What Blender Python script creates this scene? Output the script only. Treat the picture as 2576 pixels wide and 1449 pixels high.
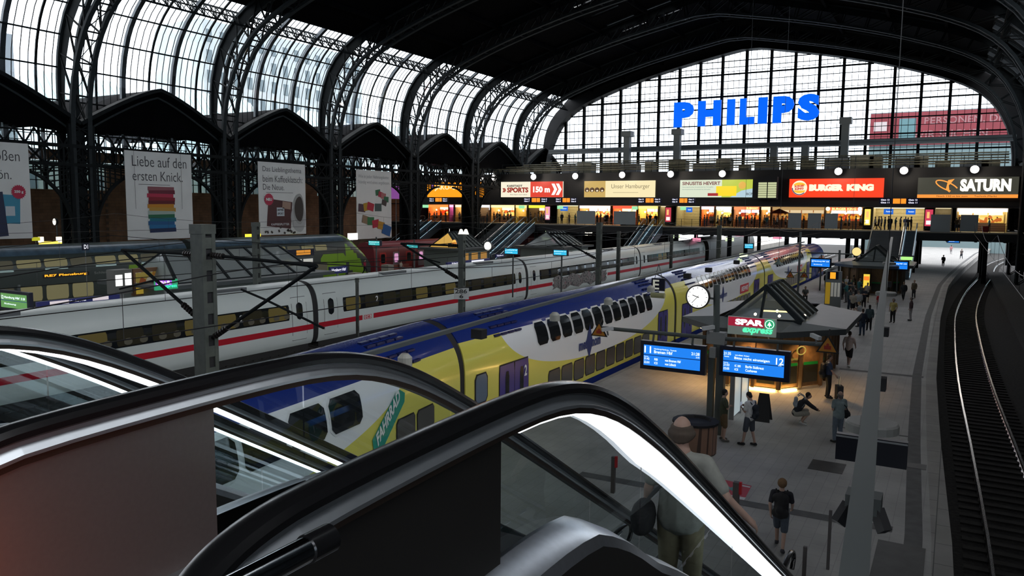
import bpy, bmesh, math, random
from mathutils import Vector, Matrix
random.seed(7)
PI = math.pi
S = bpy.context.scene
COL = S.collection
for o in list(bpy.data.objects):
    bpy.data.objects.remove(o)

# ------------------------------------------------------------------ camera
EYE = Vector((0, 0, 7.6))
FPX, CX, CY = 1950.0, 1288.0, 724.5
_p, _y, _r = math.radians(5.9), math.radians(29.7), math.radians(0.5)
FW = Vector((-math.sin(_y) * math.cos(_p), math.cos(_y) * math.cos(_p), -math.sin(_p)))
_rt = FW.cross(Vector((0, 0, 1))).normalized()
_up = _rt.cross(FW)
RT = _rt * math.cos(_r) + _up * math.sin(_r)
UP = _up * math.cos(_r) - _rt * math.sin(_r)
cd = bpy.data.cameras.new('camera')
cam = bpy.data.objects.new('camera', cd)
COL.objects.link(cam)
cd.sensor_width = 36.0
cd.lens = 36.0 * FPX / 2576.0
cd.clip_start = 0.05
cd.clip_end = 1500
cam.matrix_world = Matrix(((RT.x, UP.x, -FW.x, EYE.x), (RT.y, UP.y, -FW.y, EYE.y), (RT.z, UP.z, -FW.z, EYE.z), (0, 0, 0, 1)))
S.camera = cam

def ray(x, y):
    return FW + RT * ((x - CX) / FPX) - UP * ((y - CY) / FPX)
def at_x(x, y, X):
    d = ray(x, y); return EYE + d * ((X - EYE.x) / d.x)
def at_y(x, y, Y):
    d = ray(x, y); return EYE + d * (Y / d.y)
def at_z(x, y, Z):
    d = ray(x, y); return EYE + d * ((Z - EYE.z) / d.z)

# ------------------------------------------------------------------ world, exposure
W = bpy.data.worlds.new('overcast_evening_sky')
S.world = W
W.use_nodes = True
nt = W.node_tree
bg = nt.nodes['Background']
tc = nt.nodes.new('ShaderNodeTexCoord')
sx = nt.nodes.new('ShaderNodeSeparateXYZ')
cr = nt.nodes.new('ShaderNodeValToRGB')
nt.links.new(tc.outputs['Generated'], sx.inputs[0])
nt.links.new(sx.outputs['Z'], cr.inputs[0])
nt.links.new(cr.outputs[0], bg.inputs[0])
cr.color_ramp.elements[0].position = 0.0
cr.color_ramp.elements[0].color = (0.62, 0.76, 0.90, 1)
cr.color_ramp.elements[1].position = 0.5
cr.color_ramp.elements[1].color = (0.96, 0.97, 1.0, 1)
e = cr.color_ramp.elements.new(0.12); e.color = (0.86, 0.92, 1.0, 1)
bg.inputs[1].default_value = 3.5
S.view_settings.view_transform = 'Standard'
S.view_settings.look = 'None'
S.view_settings.exposure = 0.0
S.view_settings.gamma = 1.0
S.view_settings.use_curve_mapping = False

# ------------------------------------------------------------------ materials
MATS = {}
def mat(name, col=(.5, .5, .5), rough=.6, metal=0., emit=0., ecol=None, noise=0., nscale=3., bump=0., spec=None):
    if name in MATS:
        return MATS[name]
    m = bpy.data.materials.new(name)
    m.use_nodes = True
    t = m.node_tree
    b = t.nodes['Principled BSDF']
    b.inputs['Base Color'].default_value = (*col, 1)
    b.inputs['Roughness'].default_value = rough
    b.inputs['Metallic'].default_value = metal
    if spec is not None:
        b.inputs['Specular IOR Level'].default_value = spec
    if emit:
        b.inputs['Emission Color'].default_value = (*(ecol or col), 1)
        b.inputs['Emission Strength'].default_value = emit
    if noise or bump:
        c = t.nodes.new('ShaderNodeTexCoord')
        n = t.nodes.new('ShaderNodeTexNoise')
        n.inputs['Scale'].default_value = nscale
        n.inputs['Detail'].default_value = 5
        t.links.new(c.outputs['Object'], n.inputs['Vector'])
        if noise:
            r = t.nodes.new('ShaderNodeMapRange')
            r.inputs['From Min'].default_value = .3
            r.inputs['From Max'].default_value = .7
            r.inputs['To Min'].default_value = 1 - noise
            r.inputs['To Max'].default_value = 1 + noise
            mx = t.nodes.new('ShaderNodeVectorMath'); mx.operation = 'SCALE'
            mx.inputs[0].default_value = col
            t.links.new(n.outputs['Fac'], r.inputs['Value'])
            t.links.new(r.outputs[0], mx.inputs['Scale'])
            t.links.new(mx.outputs[0], b.inputs['Base Color'])
        if bump:
            bp = t.nodes.new('ShaderNodeBump')
            bp.inputs['Strength'].default_value = bump
            t.links.new(n.outputs['Fac'], bp.inputs['Height'])
            t.links.new(bp.outputs[0], b.inputs['Normal'])
    MATS[name] = m
    return m

def glass(name, col=(.9, .95, .95), gl=.08, rough=.02, haze=0.):
    if name in MATS:
        return MATS[name]
    m = bpy.data.materials.new(name); m.use_nodes = True
    t = m.node_tree; t.nodes.clear()
    o = t.nodes.new('ShaderNodeOutputMaterial')
    tr = t.nodes.new('ShaderNodeBsdfTransparent'); tr.inputs[0].default_value = (*col, 1)
    g = t.nodes.new('ShaderNodeBsdfGlossy'); g.inputs['Roughness'].default_value = rough
    g.inputs[0].default_value = (.9, .95, 1, 1)
    mx = t.nodes.new('ShaderNodeMixShader')
    lw = t.nodes.new('ShaderNodeFresnel'); lw.inputs[0].default_value = 1.45
    mu = t.nodes.new('ShaderNodeMath'); mu.operation = 'ADD'; mu.inputs[1].default_value = gl - .04
    t.links.new(lw.outputs[0], mu.inputs[0])
    t.links.new(mu.outputs[0], mx.inputs[0])
    t.links.new(tr.outputs[0], mx.inputs[1]); t.links.new(g.outputs[0], mx.inputs[2])
    last = mx
    if haze:
        d = t.nodes.new('ShaderNodeBsdfDiffuse'); d.inputs[0].default_value = (.5, .55, .55, 1)
        m2 = t.nodes.new('ShaderNodeMixShader'); m2.inputs[0].default_value = haze
        t.links.new(mx.outputs[0], m2.inputs[1]); t.links.new(d.outputs[0], m2.inputs[2]); last = m2
    t.links.new(last.outputs[0], o.inputs[0])
    MATS[name] = m
    return m

def brick_mat(name, c1, c2, cm, scale=1., bw=.5, rh=.25, mort=.02, rough=.7, rot=0, noise=.15, proj='XY'):
    m = bpy.data.materials.new(name); m.use_nodes = True
    t = m.node_tree; b = t.nodes['Principled BSDF']
    c = t.nodes.new('ShaderNodeTexCoord'); mp = t.nodes.new('ShaderNodeMapping')
    if proj == 'YZ': mp.inputs['Rotation'].default_value = (PI / 2, 0, PI / 2)
    if proj == 'YZ':
        sep = t.nodes.new('ShaderNodeSeparateXYZ'); cmb = t.nodes.new('ShaderNodeCombineXYZ')
        t.links.new(c.outputs['Object'], sep.inputs[0])
        t.links.new(sep.outputs['Y'], cmb.inputs[0]); t.links.new(sep.outputs['Z'], cmb.inputs[1])
        src = cmb.outputs[0]
    else:
        mp.inputs['Rotation'].default_value = (0, 0, rot)
        t.links.new(c.outputs['Object'], mp.inputs[0]); src = mp.outputs[0]
    k = t.nodes.new('ShaderNodeTexBrick')
    k.inputs['Scale'].default_value = scale
    k.inputs['Brick Width'].default_value = bw; k.inputs['Row Height'].default_value = rh
    k.inputs['Mortar Size'].default_value = mort
    k.inputs['Color1'].default_value = (*c1, 1); k.inputs['Color2'].default_value = (*c2, 1); k.inputs['Mortar'].default_value = (*cm, 1)
    t.links.new(src, k.inputs['Vector'])
    n = t.nodes.new('ShaderNodeTexNoise'); n.inputs['Scale'].default_value = .8; n.inputs['Detail'].default_value = 6
    t.links.new(c.outputs['Object'], n.inputs['Vector'])
    r = t.nodes.new('ShaderNodeMapRange'); r.inputs['From Min'].default_value = .3; r.inputs['From Max'].default_value = .7
    r.inputs['To Min'].default_value = 1 - noise; r.inputs['To Max'].default_value = 1 + noise
    t.links.new(n.outputs['Fac'], r.inputs['Value'])
    mx = t.nodes.new('ShaderNodeVectorMath'); mx.operation = 'SCALE'
    t.links.new(k.outputs['Color'], mx.inputs[0]); t.links.new(r.outputs[0], mx.inputs['Scale'])
    t.links.new(mx.outputs[0], b.inputs['Base Color'])
    b.inputs['Roughness'].default_value = rough
    MATS[name] = m
    return m

def emi(name, col, s=1.):
    return mat(name, (.02, .02, .02), .5, 0, s, col)

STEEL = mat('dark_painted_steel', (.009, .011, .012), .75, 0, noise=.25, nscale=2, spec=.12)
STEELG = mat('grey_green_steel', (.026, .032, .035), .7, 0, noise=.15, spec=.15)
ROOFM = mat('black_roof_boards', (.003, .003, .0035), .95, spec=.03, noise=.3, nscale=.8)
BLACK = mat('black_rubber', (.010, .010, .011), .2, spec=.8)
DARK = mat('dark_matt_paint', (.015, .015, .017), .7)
WHITE = mat('white_paint', (.75, .77, .78), .5)
GREY = mat('grey_paint', (.25, .26, .27), .55)
SILVER = mat('brushed_silver', (.62, .66, .70), .32, .9)
INOX = mat('satin_stainless_panel', (.20, .195, .19), .42, .75, noise=.05, nscale=40)
DINOX = mat('dark_bronze_panel', (.035, .033, .031), .42, .5)
LED = emi('white_led_strip', (.90, .95, 1.0), 3.2)
CLEAR = glass('clear_pane', (.96, .98, .98), .05)
BAL = glass('balustrade_glass', (.80, .87, .88), .06, .0)
SKYG = glass('roof_glazing_pane', (.97, .985, .99), .04, .05, .01)

# ------------------------------------------------------------------ builders
class MB:
    def __init__(s): s.bm = bmesh.new()
    def poly(s, pts, mi=0):
        f = s.bm.faces.new([s.bm.verts.new(p) for p in pts]); f.material_index = mi; return f
    def grid(s, rows, mi=0, closed=False):
        vs = [[s.bm.verts.new(p) for p in r] for r in rows]
        n = len(vs[0])
        for i in range(len(vs) - 1):
            for j in range(n if closed else n - 1):
                k = (j + 1) % n
                f = s.bm.faces.new((vs[i][j], vs[i][k], vs[i + 1][k], vs[i + 1][j]))
                f.material_index = mi(i, j) if callable(mi) else mi
        return vs
    def box(s, x0, x1, y0, y1, z0, z1, mi=0):
        v = [s.bm.verts.new((x, y, z)) for z in (z0, z1) for y in (y0, y1) for x in (x0, x1)]
        for q in ((0, 2, 3, 1), (4, 5, 7, 6), (0, 1, 5, 4), (2, 6, 7, 3), (0, 4, 6, 2), (1, 3, 7, 5)):
            s.bm.faces.new([v[i] for i in q]).material_index = mi
        return s
    def beam(s, p, q, w, h=None, up=(0, 0, 1), mi=0):
        p, q = Vector(p), Vector(q); d = (q - p)
        if d.length < 1e-6: return s
        d.normalize(); up = Vector(up)
        if abs(d.dot(up)) > .98: up = Vector((0, 1, 0)) if abs(d.y) < .9 else Vector((1, 0, 0))
        a = d.cross(up).normalized(); b = a.cross(d); h = w if h is None else h
        c = [a * (sx * w / 2) + b * (sy * h / 2) for sx, sy in ((-1, -1), (1, -1), (1, 1), (-1, 1))]
        v0 = [s.bm.verts.new(p + k) for k in c]; v1 = [s.bm.verts.new(q + k) for k in c]
        for i in range(4):
            j = (i + 1) % 4
            s.bm.faces.new((v0[i], v0[j], v1[j], v1[i])).material_index = mi
        s.bm.faces.new(v0[::-1]).material_index = mi; s.bm.faces.new(v1).material_index = mi
        return s
    def sweep(s, pts, sec, side, mi=0, caps=True):
        # sec: list of (a,b): a along side vector, b along the in-plane normal
        rows = []
        side = Vector(side)
        P = [Vector(p) for p in pts]
        for i, p in enumerate(P):
            t = (P[min(i + 1, len(P) - 1)] - P[max(i - 1, 0)]).normalized()
            n = side.cross(t).normalized()
            rows.append([p + side * a + n * b for a, b in sec])
        vs = s.grid(rows, mi, closed=True)
        if caps:
            s.bm.faces.new(vs[0][::-1]).material_index = mi if not callable(mi) else 0
            s.bm.faces.new(vs[-1]).material_index = mi if not callable(mi) else 0
        return s
    def tube(s, pts, r, n=8, mi=0, r2=None):
        P = [Vector(p) for p in pts]; rows = []
        a = None
        for i, p in enumerate(P):
            t = (P[min(i + 1, len(P) - 1)] - P[max(i - 1, 0)]).normalized()
            if a is None:
                u = Vector((0, 0, 1)) if abs(t.z) < .9 else Vector((1, 0, 0))
                a = t.cross(u).normalized()
            else:
                a = (a - t * a.dot(t)).normalized()
            b = t.cross(a)
            rr = r if r2 is None else r + (r2 - r) * i / (len(P) - 1)
            rows.append([p + (a * math.cos(k * 2 * PI / n) + b * math.sin(k * 2 * PI / n)) * rr for k in range(n)])
        vs = s.grid(rows, mi, closed=True)
        s.bm.faces.new(vs[0][::-1]).material_index = mi; s.bm.faces.new(vs[-1]).material_index = mi
        return s
    def prism(s, pts, vec, mi=0, side_mi=None):
        v = Vector(vec); side_mi = mi if side_mi is None else side_mi
        a = [s.bm.verts.new(p) for p in pts]; b = [s.bm.verts.new(Vector(p) + v) for p in pts]
        s.bm.faces.new(a).material_index = mi; s.bm.faces.new(b[::-1]).material_index = mi
        for i in range(len(a)):
            j = (i + 1) % len(a)
            s.bm.faces.new((a[i], b[i], b[j], a[j])).material_index = side_mi
        return s
    def ball(s, c, r, sc=(1, 1, 1), mi=0, sub=2, rot=None):
        m = Matrix.Translation(c)
        if rot is not None: m = m @ rot
        m = m @ Matrix.Diagonal((*sc, 1))
        g = bmesh.ops.create_icosphere(s.bm, subdivisions=sub, radius=r, matrix=m)
        for v in g['verts']:
            for f in v.link_faces: f.material_index = mi
        return s
    def lathe(s, c, prof, n=16, mi=0, axis='z'):
        c = Vector(c); rows = []
        for r, h in prof:
            row = []
            for k in range(n):
                a = 2 * PI * k / n
                if axis == 'z': row.append(c + Vector((r * math.cos(a), r * math.sin(a), h)))
                elif axis == 'y': row.append(c + Vector((r * math.cos(a), h, r * math.sin(a))))
                else: row.append(c + Vector((h, r * math.cos(a), r * math.sin(a))))
            rows.append(row)
        vs = s.grid(rows, mi, closed=True)
        if prof[0][0] > 1e-5: s.bm.faces.new(vs[0][::-1]).material_index = mi
        if prof[-1][0] > 1e-5: s.bm.faces.new(vs[-1]).material_index = mi
        return s
    def build(s, name, mats, parent=None, smooth=False, fix=True):
        if not isinstance(mats, (list, tuple)): mats = [mats]
        if fix: bmesh.ops.recalc_face_normals(s.bm, faces=s.bm.faces)
        me = bpy.data.meshes.new(name)
        if smooth:
            for f in s.bm.faces: f.smooth = True
        s.bm.to_mesh(me); s.bm.free()
        for m in mats: me.materials.append(m)
        if smooth:
            try: me.set_sharp_from_angle(angle=math.radians(40))
            except Exception: pass
        o = bpy.data.objects.new(name, me); COL.objects.link(o)
        if parent is not None:
            o.parent = parent
            o.matrix_parent_inverse = Matrix.Translation(-loc_of(parent))
        return o

def loc_of(o):
    v = Vector((0, 0, 0))
    while o is not None:
        v += o.location
        if o.parent is not None: v += o.matrix_parent_inverse.translation
        o = o.parent
    return v

def thing(name, label, cat, loc=(0, 0, 0), group=None):
    o = bpy.data.objects.new(name, None); COL.objects.link(o)
    o.location = loc; o.empty_display_size = .2
    o['label'] = label; o['category'] = cat
    if group: o['group'] = group
    return o
def tag(o, label, cat, group=None, kind=None):
    o['label'] = label; o['category'] = cat
    if group: o['group'] = group
    if kind: o['kind'] = kind
    return o
def struct(o, label=None):
    o['kind'] = 'structure'
    if label: o['label'] = label
    return o
def sthing(name):
    o = bpy.data.objects.new(name, None); COL.objects.link(o); o['kind'] = 'structure'; return o

_tx = {}
def text(body, m, parent, org, u, v, w=None, h=None, bold=0., shear=0., ext=.0, name='lettering', space=1., wt=.0):
    """lettering fitted in a w x h box whose lower left corner is org, on the plane u, v"""
    key = (body, bold, shear, space)
    if key not in _tx:
        c = bpy.data.curves.new('t', 'FONT'); c.body = body; c.offset = bold; c.shear = shear
        c.space_character = space; c.resolution_u = 3
        ob = bpy.data.objects.new('t', c); COL.objects.link(ob)
        dg = bpy.context.evaluated_depsgraph_get()
        me = bpy.data.meshes.new_from_object(ob.evaluated_get(dg))
        bpy.data.objects.remove(ob)
        vs = [p.co.copy() for p in me.vertices]; fs = [tuple(p.vertices) for p in me.polygons]
        x0 = min(p.x for p in vs); x1 = max(p.x for p in vs); y0 = min(p.y for p in vs); y1 = max(p.y for p in vs)
        _tx[key] = ([((p.x - x0), (p.y - y0)) for p in vs], fs, x1 - x0, y1 - y0)
    vs, fs, tw, th = _tx[key]
    sx = w / tw if w else h / th; sy = h / th if h else sx
    if not w: sx = sy
    org = Vector(org); u = Vector(u).normalized(); v = Vector(v).normalized(); n = u.cross(v)
    me = bpy.data.meshes.new(name)
    pts = [org + u * (a * sx) + v * (b * sy) + n * ext for a, b in vs]
    me.from_pydata([tuple(p) for p in pts], [], fs)
    me.materials.append(m)
    if ext > .03:
        bm = bmesh.new(); bm.from_mesh(me)
        bmesh.ops.remove_doubles(bm, verts=bm.verts, dist=1e-5)
        r = bmesh.ops.extrude_face_region(bm, geom=bm.faces[:])
        for q in r['geom']:
            if isinstance(q, bmesh.types.BMVert): q.co -= n * ext
        bmesh.ops.recalc_face_normals(bm, faces=bm.faces)
        bm.to_mesh(me); bm.free()
    o = bpy.data.objects.new(name, me); COL.objects.link(o)
    if parent is not None:
        o.parent = parent; o.matrix_parent_inverse = Matrix.Translation(-loc_of(parent))
    return o

def dup_tree(o, loc=None, rz=None, label=None, parent=None, scale=None):
    c = o.copy(); COL.objects.link(c)
    if parent is not None: c.parent = parent
    if loc is not None: c.location = loc
    if rz is not None: c.rotation_euler = (0, 0, rz)
    if scale is not None: c.scale = (scale,) * 3
    if label: c['label'] = label
    for ch in list(o.children): dup_tree(ch, parent=c)
    return c

def ordw(i):
    return ['first', 'second', 'third', 'fourth', 'fifth', 'sixth', 'seventh', 'eighth', 'ninth', 'tenth', 'eleventh', 'twelfth',
            'thirteenth', 'fourteenth', 'fifteenth', 'sixteenth'][i]
# ================================================================== THE HALL
XC, HW = -30.3, 36.6                 # hall axis and half width
XL, XR = XC - HW, XC + HW
YN = 131.3                           # north gable
INNER = [(36.6, 0), (36.6, 14), (36.35, 17), (35.6, 19.6), (34.0, 22.6), (31.6, 24.9), (28.4, 26.5), (24.5, 27.9), (21, 29.0), (17, 30.1), (12.5, 31.2), (6.5, 32.4), (0, 33.6)]
OUTER = [(38.2, 8), (38.2, 14), (38.3, 17.5), (38.1, 20.4), (37.0, 23.6), (35.0, 25.9), (32.6, 27.5), (29, 28.8), (24, 30.3), (18, 32.0), (12, 33.6), (6, 35.1), (0, 36.5)]
def interp(prof, k, v, o):
    for a, b in zip(prof[:-1], prof[1:]):
        if (a[k] - v) * (b[k] - v) <= 0 and a[k] != b[k]:
            f = (v - a[k]) / (b[k] - a[k]); return a[o] + (b[o] - a[o]) * f
    return None
def zin(dx): return interp(INNER[1:], 0, min(abs(dx), 36.59), 1)
def zout(dx): return interp(OUTER[3:], 0, min(abs(dx), 38.0), 1)
def full(prof, i0=0):
    L = [(XC - d, z) for d, z in prof[i0:]]
    return L + [(XC + d, z) for d, z in prof[i0:-1][::-1]]

# ground and track bed
gm = mat('dark_track_ballast', (.020, .019, .018), .95, noise=.6, nscale=9, bump=.6)
b = MB(); b.box(-100, 40, -30, 230, -1.3, -0.98); struct(b.build('floor', gm))
pav = brick_mat('grey_platform_paving', (.36, .355, .345), (.335, .33, .32), (.27, .265, .26), 1., .62, .31, .008, .62, PI / 2, .14)
pavd = mat('dark_paving_strip', (.10, .10, .10), .7, noise=.2)
edgem = brick_mat('platform_edge_stone', (.30, .29, .27), (.27, .26, .25), (.10, .10, .10), 1., 1.2, .9, .012, .7, PI / 2)
# right edge of the near platform follows the curving track
EDGE = [(0.45, -12), (0.45, 12), (0.42, 18.2), (-.05, 29.4), (-.39, 40.2), (-.60, 63.2), (-.36, 91), (.25, 105), (1.7, 130), (4.1, 165), (9, 215)]
def edge_x(y): return interp([(q[1], q[0]) for q in EDGE], 0, y, 1)
ys = sorted([-12 + 4 * i for i in range(57)] + [20.9])
def lx(y): return -13.15 + max(0, 20.9 - y) * .122
b = MB(); b.grid([[(lx(y), y, 0), (edge_x(min(y, 214)) - .42, y, 0)] for y in ys])
pl = struct(b.build('platform_paving', pav, fix=False))
b = MB(); b.grid([[(edge_x(min(y, 214)) - .42, y, 0), (edge_x(min(y, 214)), y, 0), (edge_x(min(y, 214)), y, -.25), (edge_x(min(y, 214)) - .15, y, -.25), (edge_x(min(y, 214)) - .15, y, -1)] for y in ys])
struct(b.build('trim_1', edgem, fix=False))
b = MB(); b.grid([[(lx(y), y, 0), (lx(y) - .25, y, 0), (lx(y) - .25, y, -1)] for y in sorted(ys + [20.9])]); struct(b.build('trim_2', edgem, fix=False))
b = MB(); b.grid([[(edge_x(min(y, 214)) - .98, y, .004), (edge_x(min(y, 214)) - .60, y, .004)] for y in ys])
struct(b.build('trim_3', pavd, fix=False))
b = MB()
b.poly([(-9, 19.6, .006), (-.9, 19.9, .006), (-.9, 20.3, .006), (-9, 20.0, .006)])
b.poly([(-4.5, 39.7, .006), (-.9, 39.7, .006), (-.9, 40.1, .006), (-4.5, 40.1, .006)])
b.poly([(-3.4, 28.9, .006), (-.9, 28.9, .006), (-.9, 29.02, .006), (-3.4, 29.02, .006)])
struct(b.build('trim_4', pavd, fix=False))
for i, (x0, x1, y0, y1) in enumerate([(-3.4, -2.45, 23.7, 24.7), (-1.15, -.17, 17.2, 19.3), (-.95, -.35, 25.4, 25.9)]):
    o = MB().box(x0, x1, y0, y1, .0, .012).build('manhole_cover', mat('worn_steel_cover', (.07, .07, .07), .5, .3, noise=.2))
    tag(o, ['small rectangular steel cover in the paving between the suspended dark screen and escalator', 'large paved access cover by the platform edge at bottom right', 'small rectangular cover beside the dark guiding strip'][i], 'manhole cover')

# rails
railm = mat('polished_rail_steel', (.55, .52, .50), .22, .95)
slp = mat('dark_sleeper', (.03, .028, .026), .9, noise=.3)
def track(fx, y0, y1, label, curved=False):
    t = thing('railway_track', label, 'railway track', (fx(y0), y0, -.98))
    n = int((y1 - y0) / 3)
    for sd in (-1, 1):
        P = [(fx(y0 + (y1 - y0) * i / n) + sd * .7175, y0 + (y1 - y0) * i / n, -.84) for i in range(n + 1)]
        b = MB(); b.sweep(P, [(-.065, -.12), (.065, -.12), (.02, -.08), (.02, .03), (.036, .05), (.036, .08), (-.036, .08), (-.036, .05), (-.02, .03), (-.02, -.08)], (1, 0, 0))
        b.build('rail', railm, t)
    b = MB(); y = y0
    while y < y1:
        b.box(fx(y) - 1.3, fx(y) + 1.3, y, y + .24, -1.02, -.93); y += .62
    s = b.build('sleepers', slp, t); s['kind'] = 'stuff'
def rtr(y):
    pts = [(-12, 2.1), (20, 1.95), (30, 1.7), (43.7, 1.27), (59, 1.08), (75, 1.15), (95.9, 2.1), (115, 3.5), (151, 5.9), (200, 14)]
    # smooth interpolation through the points
    for i in range(len(pts) - 1):
        if pts[i][0] <= y <= pts[i + 1][0]:
            p0 = pts[max(i - 1, 0)]; p1 = pts[i]; p2 = pts[i + 1]; p3 = pts[min(i + 2, len(pts) - 1)]
            h = p2[0] - p1[0]; f = (y - p1[0]) / h
            m1 = (p2[1] - p0[1]) / (p2[0] - p0[0]); m2 = (p3[1] - p1[1]) / (p3[0] - p1[0])
            return (2 * f**3 - 3 * f**2 + 1) * p1[1] + (f**3 - 2 * f**2 + f) * h * m1 + (-2 * f**3 + 3 * f**2) * p2[1] + (f**3 - f**2) * h * m2
    return pts[-1][1]
track(rtr, -10, 198, 'empty curving track with two shiny rails along the right platform edge')
track(lambda y: -15.1 + max(0, 20.9 - y) * .122, -10, 160, 'straight track under the blue and yellow double deck train')
track(lambda y: -20.6, -10, 160, 'empty track directly behind the blue and yellow train')
track(lambda y: -27.4, -10, 160, 'empty track directly in front of the long white train')
track(lambda y: -34.65, -10, 160, 'straight track under the long white train with the red stripe')
track(lambda y: -61.0, -10, 160, 'track under the green double deck train by the brick wall')
b = MB(); b.box(-58.9, -36.6, -12, 200, -1, 0); struct(b.build('platform_slab', brick_mat('warm_platform_paving', (.40, .37, .33), (.36, .33, .30), (.2, .19, .17), 1., .6, .3, .01, .7)))
b = MB(); b.box(-90, -64, -12, 200, -1, 0); struct(b.build('platform_wall_side', MATS['warm_platform_paving']))
b = MB(); b.box(4.1, 7.4, -12, 125, -1, -.55); struct(b.build('trackside_strip', mat('dark_gravel_verge', (.035, .034, .032), .95, noise=.5, nscale=7)))

# ---- arch trusses
TY = [9, 25, 41, 57, 73, 89, 105, 121]
inn = full(INNER); out = full(OUTER, 0)
def resample(P, n):
    L = [0]
    for a, c in zip(P[:-1], P[1:]): L.append(L[-1] + math.hypot(c[0] - a[0], c[1] - a[1]))
    r = []
    for i in range(n + 1):
        s = L[-1] * i / n
        for j in range(len(P) - 1):
            if s <= L[j + 1] + 1e-6:
                f = (s - L[j]) / (L[j + 1] - L[j]); r.append((P[j][0] + (P[j + 1][0] - P[j][0]) * f, P[j][1] + (P[j + 1][1] - P[j][1]) * f)); break
    return r
def chaikin(P):
    Q = [P[0]]
    for a, c in zip(P[:-1], P[1:]):
        Q.append((a[0] * .75 + c[0] * .25, a[1] * .75 + c[1] * .25)); Q.append((a[0] * .25 + c[0] * .75, a[1] * .25 + c[1] * .75))
    Q.append(P[-1]); return Q
RI = resample(chaikin(inn), 84)
RO0 = chaikin([(XL - 1.6, 0)] + out + [(XR + 1.6, 0)])
RO = []
for i, p in enumerate(RI):                      # outer node facing each inner node
    a = RI[max(i - 1, 0)]; c = RI[min(i + 1, len(RI) - 1)]
    t = Vector((c[0] - a[0], c[1] - a[1])).normalized(); n = Vector((-t.y, t.x))
    best = None
    for (q, r) in zip(RO0[:-1], RO0[1:]):
        q = Vector(q); r = Vector(r); d = r - q; den = n.x * (-d.y) + d.x * n.y
        if abs(den) < 1e-9: continue
        rhs = q - Vector(p)
        s = (rhs.x * (-d.y) + d.x * rhs.y) / den; u = (n.x * rhs.y - n.y * rhs.x) / den
        if -1e-6 <= u <= 1 + 1e-6 and 0 < s < 8 and (best is None or s < best): best = s
    best = best or 1.9
    RO.append((p[0] + n.x * best, p[1] + n.y * best))
for k, Y in enumerate(TY):
    t = thing('arch_truss', 'dark lattice arch truss spanning the hall, %s from the camera' % ordw(k), 'roof truss', (XC, Y, 0), 'lattice arch trusses of the hall')
    for dy in (-.75, .75):
        b = MB(); b.sweep([(x, Y + dy, z) for x, z in RI], [(-.2, -.14), (.2, -.14), (.2, .14), (-.2, .14)], (0, 1, 0)); b.build('inner_chord', STEELG, t)
        b = MB(); b.sweep([(x, Y + dy, z) for x, z in RO], [(-.2, -.14), (.2, -.14), (.2, .14), (-.2, .14)], (0, 1, 0)); b.build('outer_chord', STEELG, t)
    b = MB()
    for dy in (-.75, .75):
        for i in range(0, 84, 2):
            b.beam((RI[i][0], Y + dy, RI[i][1]), (RO[i][0], Y + dy, RO[i][1]), .16, .12)
            b.beam((RI[i][0], Y + dy, RI[i][1]), (RO[i + 2][0], Y + dy, RO[i + 2][1]), .16, .1)
    for i in range(0, 85, 2):
        b.beam((RI[i][0], Y - .75, RI[i][1]), (RI[i][0], Y + .75, RI[i][1]), .14, .12)
        if i < 84:
            b.beam((RI[i][0], Y - .75, RI[i][1]), (RI[i + 2][0], Y + .75, RI[i + 2][1]), .09, .05)
            b.beam((RI[i][0], Y + .75, RI[i][1]), (RI[i + 2][0], Y - .75, RI[i + 2][1]), .09, .05)
    b.build('lattice_bracing', STEEL, t)
    b = MB(); q = [(o_, i_) for o_, i_ in zip(RO, RI)]
    b.grid([[(o_[0], Y - .74, o_[1]), (o_[0] + (i_[0] - o_[0]) * .42, Y - .74, o_[1] + (i_[1] - o_[1]) * .42)] for o_, i_ in q]); b.build('web_plate', STEEL, t, fix=False)

# ---- roof skin with narrow slits near the ridge
rp = [(XC - d, z) for d, z in OUTER[6:]] + [(XC + d, z) for d, z in OUTER[6:-1][::-1]]
rx = []
for (a, c) in zip(rp[:-1], rp[1:]): rx.append(a)
rx.append(rp[-1])
def zr(x): return interp(OUTER[6:], 0, min(abs(x - XC), 32.5999), 1)
xs = sorted(set([p[0] for p in rp] + [-44.2, -40.2, -39.0, -35.0]))
ysr = [-30, 90]
sl = []
y = 92.4
while y < 116: sl.append((y, y + .85)); y += 5.3
yb = sorted(set([-30., 135.] + [v for s in sl for v in s]))
b = MB()
for xa, xb in zip(xs[:-1], xs[1:]):
    for ya, yc in zip(yb[:-1], yb[1:]):
        hole = any(abs(ya - s[0]) < 1e-6 for s in sl) and (abs(xa + 44.2) < .01 or (xa > -43 and xb < -40.1) or abs(xb + 40.2) < .01 or (xa >= -39.01 and xb <= -34.99))
        if hole: continue
        b.poly([(xa, ya, zr(xa)), (xb, ya, zr(xb)), (xb, yc, zr(xb)), (xa, yc, zr(xa))])
        b.poly([(xa, ya, zr(xa) + .3), (xb, ya, zr(xb) + .3), (xb, yc, zr(xb) + .3), (xa, yc, zr(xa) + .3)])
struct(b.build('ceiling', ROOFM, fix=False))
b = MB()
for s in sl:
    for x0, x1 in ((-44.2, -40.2), (-39, -35)):
        b.poly([(x0, s[0], zr(x0)+.1), (x1, s[0], zr(x1)+.1), (x1, s[1], zr(x1)+.1), (x0, s[1], zr(x0)+.1)])
struct(b.build('window_9', SKYG, fix=False))
# purlins under the roof
b = MB()
for d in (28, 22, 15, 8, 2):
    for sd in (-1, 1):
        x = XC + sd * d; z = zr(x) - .35
        b.beam((x, -30, z), (x, 131, z), .3, .5)
struct(b.build('trim_5', ROOFM))

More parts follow.
